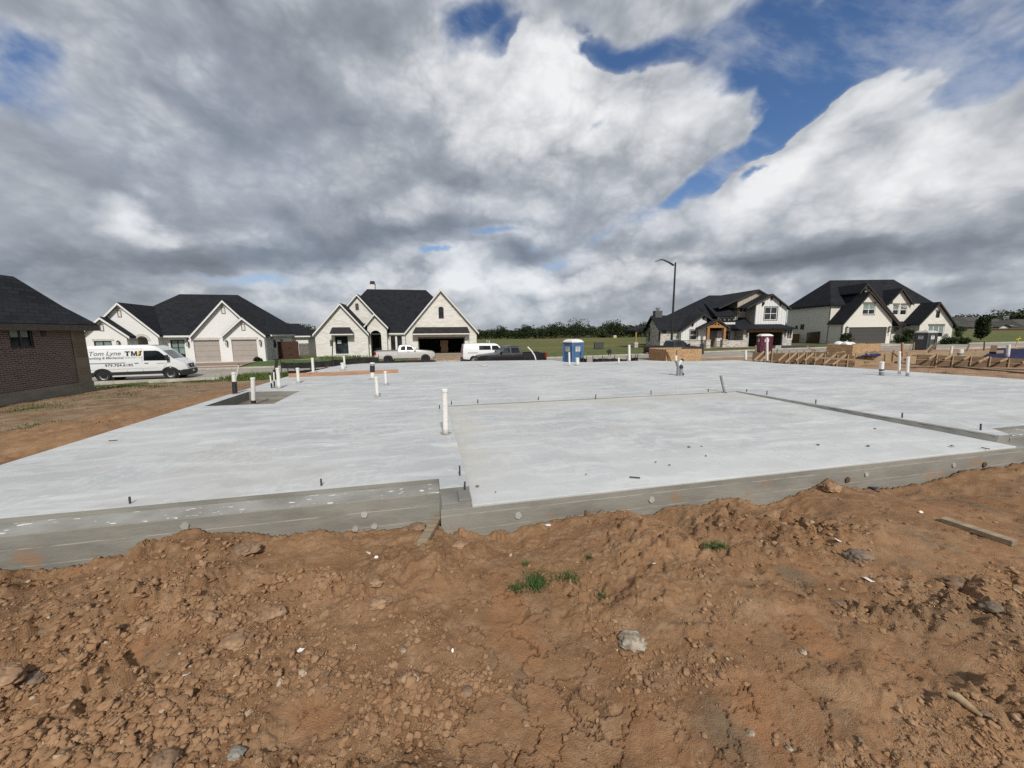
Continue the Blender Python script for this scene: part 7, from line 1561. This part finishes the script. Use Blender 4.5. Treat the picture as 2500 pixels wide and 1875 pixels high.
drape('driveway', [to_road(hw(H2, x0-1, 0), dn, ROADW), to_road(hw(H2, x1+1, 0), dn, ROADW), hw(H2, x1, -.02), hw(H2, x0, -.02)], 10, 10, .05, M_SAND, lift=lift_to(H2, x0, x1))
x0, x1 = H3.p(1400, 1045)[0], H3.p(1960, 1045)[0]; dn = -H3.e
drape('driveway', [to_road(hw(H3, x0-1, 0), dn, ROADW), to_road(hw(H3, x1+1.5, 0), dn, ROADW), hw(H3, x1, -.45), hw(H3, x0, -.45)], 10, 10, .05, plain('fresh_asphalt', (.040, .038, .036), .9, .3, 2), lift=lift_to(H3, x0, x1))
xa = H3.p(690, 1045)[0]; drape('bare_strip', [hw(H3, xa, -3.2), hw(H3, x0-.2, -3.0), hw(H3, x0-.2, -.4), hw(H3, xa, -.2)], 8, 3, .06, M_SAND, lift=lift_to(H3, xa, x0))
x0, x1 = H4.p(680, 636)[0], H4.p(1040, 636)[0]; dn = -H4.e
drape('driveway', [to_road(hw(H4, x0-1, 0), dn, ROADW), to_road(hw(H4, x1+2, 0), dn, ROADW), hw(H4, x1, -.03), hw(H4, x0, -.03)], 10, 10, .05, plain('driveway_concrete', (.36, .33, .285), .9, .15, 1), lift=lift_to(H4, x0, x1))
# ---------------------------------------------------------------- distant houses on the right
M_FAR = plain('far_pale_siding', (.42, .41, .385), .8, .1, .3); M_FARW = plain('far_white_siding', (.56, .55, .53), .8, .06, .3); M_FROOF = shingle_mat('grey_brown_shingles', (.070, .066, .060), (.095, .090, .083))
def far_house(label, px0, px1, ye, yr, yb, Y, ridge, wall, gable=None, wins=(), depth=10, gw=None):
    a, b = at_Y(px0, yb, Y), at_Y(px1, yb, Y); zb = min(a.z, b.z)-.3; L = b.x-a.x; ze = at_Y((px0+px1)/2, ye, Y).z-zb; zr = at_Y((px0+px1)/2, yr, Y+depth/2).z-zb
    o = thing('suburban_house', label, 'house', (a.x, Y, zb), 0, 'houses far off on the right'); obj('wall', MB().box(0, L, 0, depth, -2, ze), wall, o)
    r0, r1 = ridge[0]*L, ridge[1]*L; v = [(-.5, -.5, ze), (L+.5, -.5, ze), (L+.5, depth+.5, ze), (-.5, depth+.5, ze), (r0, depth/2, zr), (r1, depth/2, zr), (-.5, -.5, ze-.25), (L+.5, -.5, ze-.25), (L+.5, depth+.5, ze-.25), (-.5, depth+.5, ze-.25)]
    obj('roof', MB().add(v, [(0, 1, 5, 4), (1, 2, 5), (2, 3, 4, 5), (3, 0, 4), (0, 6, 7, 1), (1, 7, 8, 2), (2, 8, 9, 3), (3, 9, 6, 0), (6, 9, 8, 7)]), M_FROOF, o)
    if gable:
        g0, g1, yg = gable; x0, x1 = at_Y(g0, 800, Y).x-a.x, at_Y(g1, 800, Y).x-a.x; zg = at_Y((g0+g1)/2, yg, Y-1.5).z-zb; xm = (x0+x1)/2; zl = ze if gw is None else gw
        obj('gable_front', MB().prism([(x0+.3, -2), (x1-.3, -2), (x1-.3, zl), (xm, zg-.3), (x0+.3, zl)], -1.5, 3, 'y'), M_FARW, o)
        P_ = [(x0, zl), (xm, zg), (x1, zl)]; obj('gable_roof', MB().prism(P_+[(x, z-.25) for x, z in reversed(P_)], -2.0, depth/2, 'y'), M_FROOF, o)
        obj('gable_vent', MB().box(xm-.35, xm+.35, -1.56, -1.45, zl+(zg-zl)*.2, zl+(zg-zl)*.5), M_BTRIM, o)
    for wx, wz, ww, wh in wins: f = obj('window', MB().box(wx*L-ww/2-.08, wx*L+ww/2+.08, -.06, .05, wz-.08, wz+wh+.08), M_FARW, o); obj('pane', MB().box(wx*L-ww/2, wx*L+ww/2, -.09, -.04, wz, wz+wh), M_GLASS, f)
    return o
far_house('big two storey house with long grey roof far right behind the others', 2366, 2468, 785, 773, 806, 150, (.28, .72), M_FAR, wins=((.2, 3.6, 1.6, 1.4), (.45, 3.6, 1.2, 1.2), (.85, 3.6, 1.6, 1.4)), depth=16)
far_house('small white gabled house at the left of the distant houses', 2332, 2368, 789, 781, 806, 132, (.3, .7), M_FARW, (2344, 2366, 784), ((.25, 1.2, 1.2, 1.4),))
far_house('low house with wide hip roof and a pale porch gable, foremost of the distant houses', 2372, 2488, 798, 786, 808, 116, (.36, .64), M_FAR, (2420, 2450, 790), ((.2, .8, 1.6, 1.2), (.8, .8, 1.6, 1.2)))
far_house('white house with a steep front gable near the right edge of the distant houses', 2464, 2500, 793, 784, 806, 134, (.3, .7), M_FARW, (2466, 2498, 780), ((.3, 1., 1.2, 1.2),))
far_house('dark roofed house cut off by the right edge behind the fence', 2492, 2570, 795, 779, 808, 122, (.3, .7), M_FAR, None, ((.3, .8, 1.4, 1.2),))
for k, (px, Y, top, w) in enumerate(((2445, 175, 769, 14), (2492, 165, 767, 12), (2530, 165, 765, 14), (2340, 185, 782, 12))):
    q = at_Y(px, 800, Y); zb = gz(q.x, q.y); tree_thing('oak_tree', ('wide tree crown rising behind the long grey roof', 'tree crown above the white steep gabled house', 'tree crown cut by the right edge above the dark roof', 'low tree behind the small white gabled house')[k], q.x, q.y, (at_Y(px, top, Y).z-zb)*1.05, w, 900, .8, M_LEAF2, 120+k, 'trees behind the distant houses')
# ---------------------------------------------------------------- loose clods, stones, scraps and tufts on the bare clay
bpy.context.view_layer.update()
def gdrop(x, y):
    h, p, n, _ = gr.ray_cast(Vector((x, y, 5)), Vector((0, 0, -1))); return p.z if h else gz(x, y)
def clod_protos(npt, seed, n, rough=0.):
    """broken angular crumbs: hulls of points thrown into a flattened ball"""
    out = []; r = random.Random(seed)
    for k in range(n):
        bm = bmesh.new(); sc = (r.uniform(.8, 1.35), r.uniform(.65, 1.05), r.uniform(.5, .85))
        for _ in range(npt):
            d = Vector((r.gauss(0, 1), r.gauss(0, 1), r.gauss(0, 1))).normalized()*r.uniform(.75, 1.1); bm.verts.new((d.x*sc[0], d.y*sc[1], d.z*sc[2]))
        h = bmesh.ops.convex_hull(bm, input=bm.verts); bmesh.ops.delete(bm, geom=[e for e in h['geom_interior'] if isinstance(e, bmesh.types.BMVert)], context='VERTS')
        if rough:
            bmesh.ops.subdivide_edges(bm, edges=bm.edges[:], cuts=2, use_grid_fill=True); bmesh.ops.triangulate(bm, faces=bm.faces[:]); o = Vector((seed*3.3, k*1.7, 0))
            for v in bm.verts: v.co *= 1+rough*mnoise.noise(v.co*1.8+o)+rough*.6*mnoise.noise(v.co*4.5+o)
        bmesh.ops.triangulate(bm, faces=bm.faces[:]); bm.verts.ensure_lookup_table(); bm.verts.index_update()
        out.append((np.array([v.co[:] for v in bm.verts]), np.array([[v.index for v in f.verts] for f in bm.faces]))); bm.free()
    return out
def clods():
    r = np.random.default_rng(21); P3, P2, P1 = clod_protos(22, 1, 10, .30), clod_protos(16, 2, 12), clod_protos(10, 3, 12); V = []; F_ = []; o = 0
    N = 210000; px = r.uniform(-60, 2560, N); py = 1120+780*r.uniform(0, 1, N)**.8
    D = np.array([ray(a, b)[:] for a, b in zip(px, py)]); k = (-.25-CAMZ)/D[:, 2]; X = D[:, 0]*k; Y = D[:, 1]*k; k2 = (levels(X, Y)-CAMZ)/D[:, 2]; X = D[:, 0]*k2; Y = D[:, 1]*k2
    s = (X-SO.x)*SD.x+(Y-SO.y)*SD.y; t = (X-SO.x)*SE.x+(Y-SO.y)*SE.y; tf = np.where((s > -.28) & (s < PB[0]+.3), T_PAT, T_LEDGE)
    sm, ro = blobw(X, Y, SMOOTH), blobw(X, Y, ROUGH); dens = np.clip(.22+.55*ro-.50*sm+.45*fbm(X*1.4, Y*1.4, 3, 31), .02, 1)
    ok = (t < tf-.01) & (r.uniform(0, 1, N) < dens); X, Y, dens, tt = X[ok], Y[ok], dens[ok], (tf-t)[ok]
    sz = .0034*r.pareto(2.15, len(X))+.0026; sz = np.minimum(sz, .027)*(.62+.5*dens); lim = 60000
    X, Y, sz, tt = X[:lim], Y[:lim], sz[:lim], tt[:lim]
    for x, y, q, e in zip(X, Y, sz, tt):
        q = min(q, e*.7+.004); dist = math.hypot(x, y); rel = q/dist
        pr = P3 if rel > .007 else (P2 if rel > .0035 else P1); pv, pf = pr[r.integers(len(pr))]
        a = r.uniform(0, 6.283); c, s_ = math.cos(a), math.sin(a); b = r.uniform(-.6, .6); cb, sb = math.cos(b), math.sin(b)
        v = pv*q; v = np.stack([v[:, 0], v[:, 1]*cb-v[:, 2]*sb, v[:, 1]*sb+v[:, 2]*cb], 1); v = np.stack([v[:, 0]*c-v[:, 1]*s_, v[:, 0]*s_+v[:, 1]*c, v[:, 2]], 1)
        V.append(v+np.array([x, y, gdrop(x, y)+q*.18])); F_.append(pf+o); o += len(pv)
    me = raw_mesh('dirt_clods', np.concatenate(V), np.concatenate(F_)); m, g = newmat('clay_clods'); co = g.objco(); rnd = g.n('ShaderNodeNewGeometry', out=8)
    c = dirt_color(g, co); c = g.mix(.55, c, g.mix(rnd, (.205, .112, .058), (.38, .242, .142))); c = g.mix(g.ramp(rnd, .985, .99), c, (.42, .33, .23)); c = g.mix(g.ramp(rnd, .02, .015), c, (.20, .145, .095))
    g.out(c, .95, g.bump(g.noise(co, 90, 5, .65), .6, .006), Specular_IOR_Level=.15)
    ob = link('dirt_clods', me, m); ob['kind'] = 'stuff'; ob['label'] = 'loose clay clods and crumbs strewn over the bare ground'
clods()
def ground_hit(px, py, up=0.):
    z = -.25
    for _ in range(8): q = at_z(px, py, z); z = gdrop(q.x, q.y)+up
    return at_z(px, py, z)
def rock(label, px, py, wpx, mat, flat=.6, seed=1, name='rock', asp=.75, rz=0., cat='rock', group='stones and lumps on the bare clay'):
    p = ground_hit(px, py); r = wpx/2/F*(p-EYE).dot(Vector((0, 1, 0)))/1.0; bm = bmesh.new(); bmesh.ops.create_icosphere(bm, subdivisions=4, radius=1.); o = Vector((seed*5.1, seed*2.3, 1))
    for v in bm.verts:
        d = v.co.normalized(); k = 1+.30*mnoise.noise(d*1.3+o)+.22*mnoise.noise(d*2.9+o)+.14*mnoise.turbulence(d*5+o, 3, True)-.10+.05*mnoise.noise(d*17+o); k = .55*k+.45*round(k*5)/5
        v.co = Vector((d.x*k*r, d.y*k*r*asp, max(-.3*r, d.z*k*r*flat)))
    me = bpy.data.meshes.new(name); bm.to_mesh(me); bm.free(); ob = link(name, me, mat); smooth(ob, 50); ob.location = p+Vector((0, 0, r*flat*.28)); ob.rotation_euler = (0, 0, rz); return tag(ob, label, cat, group)
def stone_mat(name, a, b, sc=14): 
    m, g = newmat(name); co = g.objco(); n = g.noise(co, sc, 8, .68); c = g.mix(g.ramp(n, .42, .6), a, b); c = g.mix(g.ramp(g.noise(co, 5, 4), .6, .75), c, (.27, .16, .09)); g.out(c, .92, g.bump(g.noise(co, 45, 6, .65), .6, .006)); return m
M_LIME = stone_mat('pale_limestone', (.19, .15, .105), (.40, .35, .28)); M_OR = stone_mat('orange_clay_lump', (.215, .128, .072), (.345, .225, .135), 8); M_BRN = stone_mat('brown_clay_lump', (.155, .098, .060), (.255, .168, .105), 8); M_DK = stone_mat('dark_grey_lump', (.115, .085, .062), (.21, .16, .115), 10); M_GRY = stone_mat('grey_stone', (.15, .14, .125), (.29, .27, .235), 10)
rock('pale pitted limestone rock lying alone on the smooth clay', 1543, 1570, 82, M_LIME, .42, 3, asp=.8, rz=-.3)
rock('flat orange clay lump below the notch in the slab edge', 1121, 1335, 44, M_OR, .5, 5)
rock('small orange clay lump right of the main grass tuft', 1611, 1467, 24, M_OR, .8, 6)
rock('dark grey clod pile right of the white plastic scrap', 2092, 1362, 66, M_DK, .5, 7)
rock('orange clay boulder leaning against the slab edge at the dirt mound', 2030, 1196, 42, M_OR, .75, 8)
rock('blue grey stone at the bottom edge left of the middle', 578, 1842, 48, M_GRY, .7, 9)
rock('large yellowish clay lump on the left heap', 573, 1578, 84, M_OR, .6, 10, asp=.9)
rock('ridge shaped clay lump above the yellowish one on the left heap', 662, 1505, 70, M_OR, .55, 11, asp=.6, rz=.7)
rock('rounded orange lump left of the yellowish one', 512, 1515, 46, M_OR, .8, 12)
rock('streaked reddish lump near the slab edge on the left heap', 600, 1345, 70, M_BRN, .45, 13, asp=.6, rz=.4)
rock('flat tan clay slab in the left middle', 350, 1540, 80, M_OR, .35, 14, asp=.55, rz=.2)
rock('reddish clay boulder cut by the left edge of the picture', 12, 1665, 90, M_OR, .7, 15)
rock('dark grey clod beside the reddish left edge boulder', 75, 1668, 64, M_DK, .6, 16)
rock('big brown clay block at the bottom left of centre', 405, 1862, 72, M_BRN, .7, 17)
rock('long dark red brown lump on the right slope', 2345, 1432, 80, M_BRN, .5, 18, asp=.5, rz=-.5)
rock('dark crusty ridge on the smooth path at right', 2060, 1482, 70, M_BRN, .35, 19, asp=.4, rz=-.6)
rock('grey clod cluster stone on the far right', 2425, 1490, 54, M_DK, .6, 20)
rock('small pale stone on the cracked clay at right', 1960, 1593, 20, M_LIME, .7, 21)
rock('white pebble near the bottom right of centre', 1832, 1792, 24, M_LIME, .7, 22)
rock('oval white pebble lowest on the cracked grey clay', 1927, 1829, 20, M_LIME, .7, 23)
rock('pale stone low on the left rubble', 985, 1590, 18, M_LIME, .8, 24); rock('tan stone standing on the cracked bottom clay', 1283, 1770, 22, M_OR, .9, 25); rock('knobbly tan lump above the cracks', 1140, 1690, 40, M_BRN, .6, 26)
rock('clay lump half buried left of the smooth path', 925, 1475, 62, M_OR, .5, 27, asp=.6, rz=.2); rock('orange lump at the left rim of the smooth patch', 918, 1425, 36, M_OR, .6, 28); rock('reddish round clod by the wooden wedge', 1020, 1290, 46, M_BRN, .5, 29)
# scraps
M_SCRAP = plain('white_scrap', (.72, .70, .66), .5, .08, 30); M_BLUEP = plain('navy_plastic_strip', (.018, .024, .055), .4, .3, 20)
def scrap(label, px, py, w, h, seed, mat=M_SCRAP, name='litter', group='white scraps on the bare clay', cat='litter'):
    p = ground_hit(px, py, .004); r = random.Random(seed); k = p.y/F; n = 6; vs = []
    for i in range(n): a = 2*math.pi*i/n; vs.append((w*k*.5*math.cos(a)*r.uniform(.7, 1.1), h*k*.9*math.sin(a)*r.uniform(.7, 1.1), .004+.012*r.random()))
    top = [Vector(v) for v in vs]; bot = [v-Vector((0, 0, .003)) for v in top]; o = obj(name, MB().add(top+bot, [tuple(range(n)), tuple(range(2*n-1, n-1, -1))]+[(i, n+i, n+(i+1) % n, (i+1) % n) for i in range(n)]), mat); o.location = p; o.rotation_euler = (r.uniform(.1, .5), r.uniform(-.2, .2), r.uniform(0, 3)); return tag(o, label, cat, group)
for k, (px, py, w, h, lab) in enumerate(((899, 1352, 13, 10, 'white scrap on the clay left of the wooden wedge, upper of two'), (919, 1361, 12, 6, 'thin white scrap on the clay left of the wooden wedge, lower of two'), (1597, 1379, 13, 11, 'square white scrap right of the grass tuft'), (2044, 1321, 18, 9, 'bright white plastic scrap on the right slope'), (735, 1590, 14, 12, 'white flake in the middle of the left rubble'), (1573, 1371, 10, 6, 'tiny white flake left of the square scrap'), (2247, 1252, 12, 5, 'white flake left of the weathered board'), (1596, 1253, 10, 8, 'white dab against the dirt heap below the slab'), (1340, 1283, 26, 6, 'white splash of mortar at the foot of the slab'), (2120, 1418, 36, 9, 'pale bark flake on the right slope'), (455, 1650, 16, 12, 'white flake low on the left rubble'), (1105, 1590, 8, 6, 'tiny pale chip beside the smooth path'))): scrap(lab, px, py, w, h, 30+k)
a, b = ground_hit(2128, 1192, .02), ground_hit(2190, 1178, .05); o = obj('plastic_strip', MB().bar((0, 0, 0), b-a, .06, .025).bar((.02, -.05, -.02), (b-a)*.9+Vector((0, -.06, -.02)), .05, .012), M_BLUEP, bevel=.006); o.location = a; tag(o, 'crumpled navy blue plastic strip against the foot of the slab', 'plastic')
a, b = ground_hit(1030, 1328, .02), at_Y(1070, 1262, at_z(1070, 1300, -.45).y+.0); o = obj('wooden_wedge', MB().bar((0, 0, 0), b-a, .045, .085, (1, 0, 0)), M_OLDW, bevel=.003); o.location = a; tag(o, 'weathered board end leaning in the notch of the slab edge', 'board')
a, b = ground_hit(2312, 1690, .02), ground_hit(2398, 1748, .02); o = obj('stick', MB().tube([(0, 0, 0), (b-a)*.35+Vector((.006, .01, .006)), (b-a)*.7, b-a], [.012, .019, .016, .006], 9), stone_mat('barkless_wood', (.24, .165, .09), (.40, .30, .18), 20), sm=60); o.location = a; tag(o, 'pale barkless stick lying on the grey clay at right', 'stick')
a, b = ground_hit(2020, 1590, .004), ground_hit(2085, 1560, .004)
for k, (p0, p1, lab) in enumerate((((265, 1077), (286, 1075), 'thin dark nail shaped sliver on the left of the slab'), ((1537, 1165), (1563, 1167), 'dark thin sliver near the front edge of the patio'), ((2396, 1093), (2416, 1097), 'dark sliver at the right corner of the patio'))):
    z = 0.003 if k == 0 else -.085; a, b = at_z(*p0, z), at_z(*p1, z); o = obj('wood_sliver', MB().bar((0, 0, .004), b-a+Vector((0, 0, .004)), .014, .01), M_RUST); o.location = a; tag(o, lab, 'sliver', 'slivers on the slab')
# grass tufts
def tuft(label, parts, n, seed, hm=(.015, .07)):
    r = np.random.default_rng(seed); P_ = []
    for px, py, rx, ry, sh in parts:
        for _ in range(int(n*sh)):
            a, b = np.clip(r.normal(0, .38, 2), -.8, .8); q = ground_hit(px+a*rx, py+b*ry); P_.append(q[:])
    P_ = np.array(P_); c = P_.mean(0); V, F_ = blades(P_-c, *hm, .0022, r, 1.4); o = link('grass_tuft', raw_mesh('grass_tuft', V, F_), M_GRASS2); o.location = c; return tag(o, label, 'grass tuft', 'grass tufts on the bare clay')
M_GRASS2 = leaf_mat('bright_tuft', (.030, .070, .016), (.085, .140, .040))
tuft('largest dense grass tuft in the middle of the bare clay', [(1312, 1425, 42, 32, 1.)], 420, 1)
tuft('spreading grass tuft right beside the largest dense one', [(1385, 1412, 50, 18, 1.)], 150, 6)
tuft('small grass sprig left of the largest dense tuft', [(1262, 1440, 26, 18, 1.)], 100, 7)
tuft('smaller bright grass tuft near the slab on the right of centre', [(1748, 1337, 40, 12, 1.)], 260, 2)
tuft('thin wispy tuft below right of the largest tuft', [(1470, 1458, 18, 12, 1.)], 50, 3, (.02, .06))
tuft('tiny tuft above right of the largest tuft', [(1438, 1362, 10, 6, 1.)], 40, 4, (.02, .05))
tuft('tiny tuft with pale stones above the largest tuft', [(1284, 1380, 14, 6, 1.)], 60, 5, (.015, .04))
for k, (px, py, w_, h_) in enumerate(((1682, 1092, 7, .6), (1713, 1090, 4, .6), (1724, 1113, 5, .5), (1601, 1128, 5, .5), (1635, 1135, 6, .4), (1431, 1158, 4, .6), (1210, 1201, 4, .6), (1165, 1187, 9, .3), (1998, 1086, 7, .4), (2120, 1089, 8, .4), (2136, 1047, 6, .5), (2324, 1089, 8, .4))):
    z = ZP0+(ZP1-ZP0)*.75; p = at_z(px, py, z); r = w_/2/F*p.y; bm = bmesh.new(); bmesh.ops.create_icosphere(bm, subdivisions=2, radius=1.)
    for v in bm.verts: kk = 1+.5*mnoise.noise(v.co*1.4+Vector((k*3., 1, 2))); v.co = Vector((v.co.x*kk*r, v.co.y*kk*r, v.co.z*kk*r*h_))
    me = bpy.data.meshes.new('mud_crumb'); bm.to_mesh(me); bm.free(); ob = link('mud_crumb', me, M_DK if k % 2 else M_BRN); ob.location = p+Vector((0, 0, r*h_*.6)); tag(ob, 'small dark mud crumb lying on the pale patio floor', 'crumb', 'mud crumbs on the patio floor')
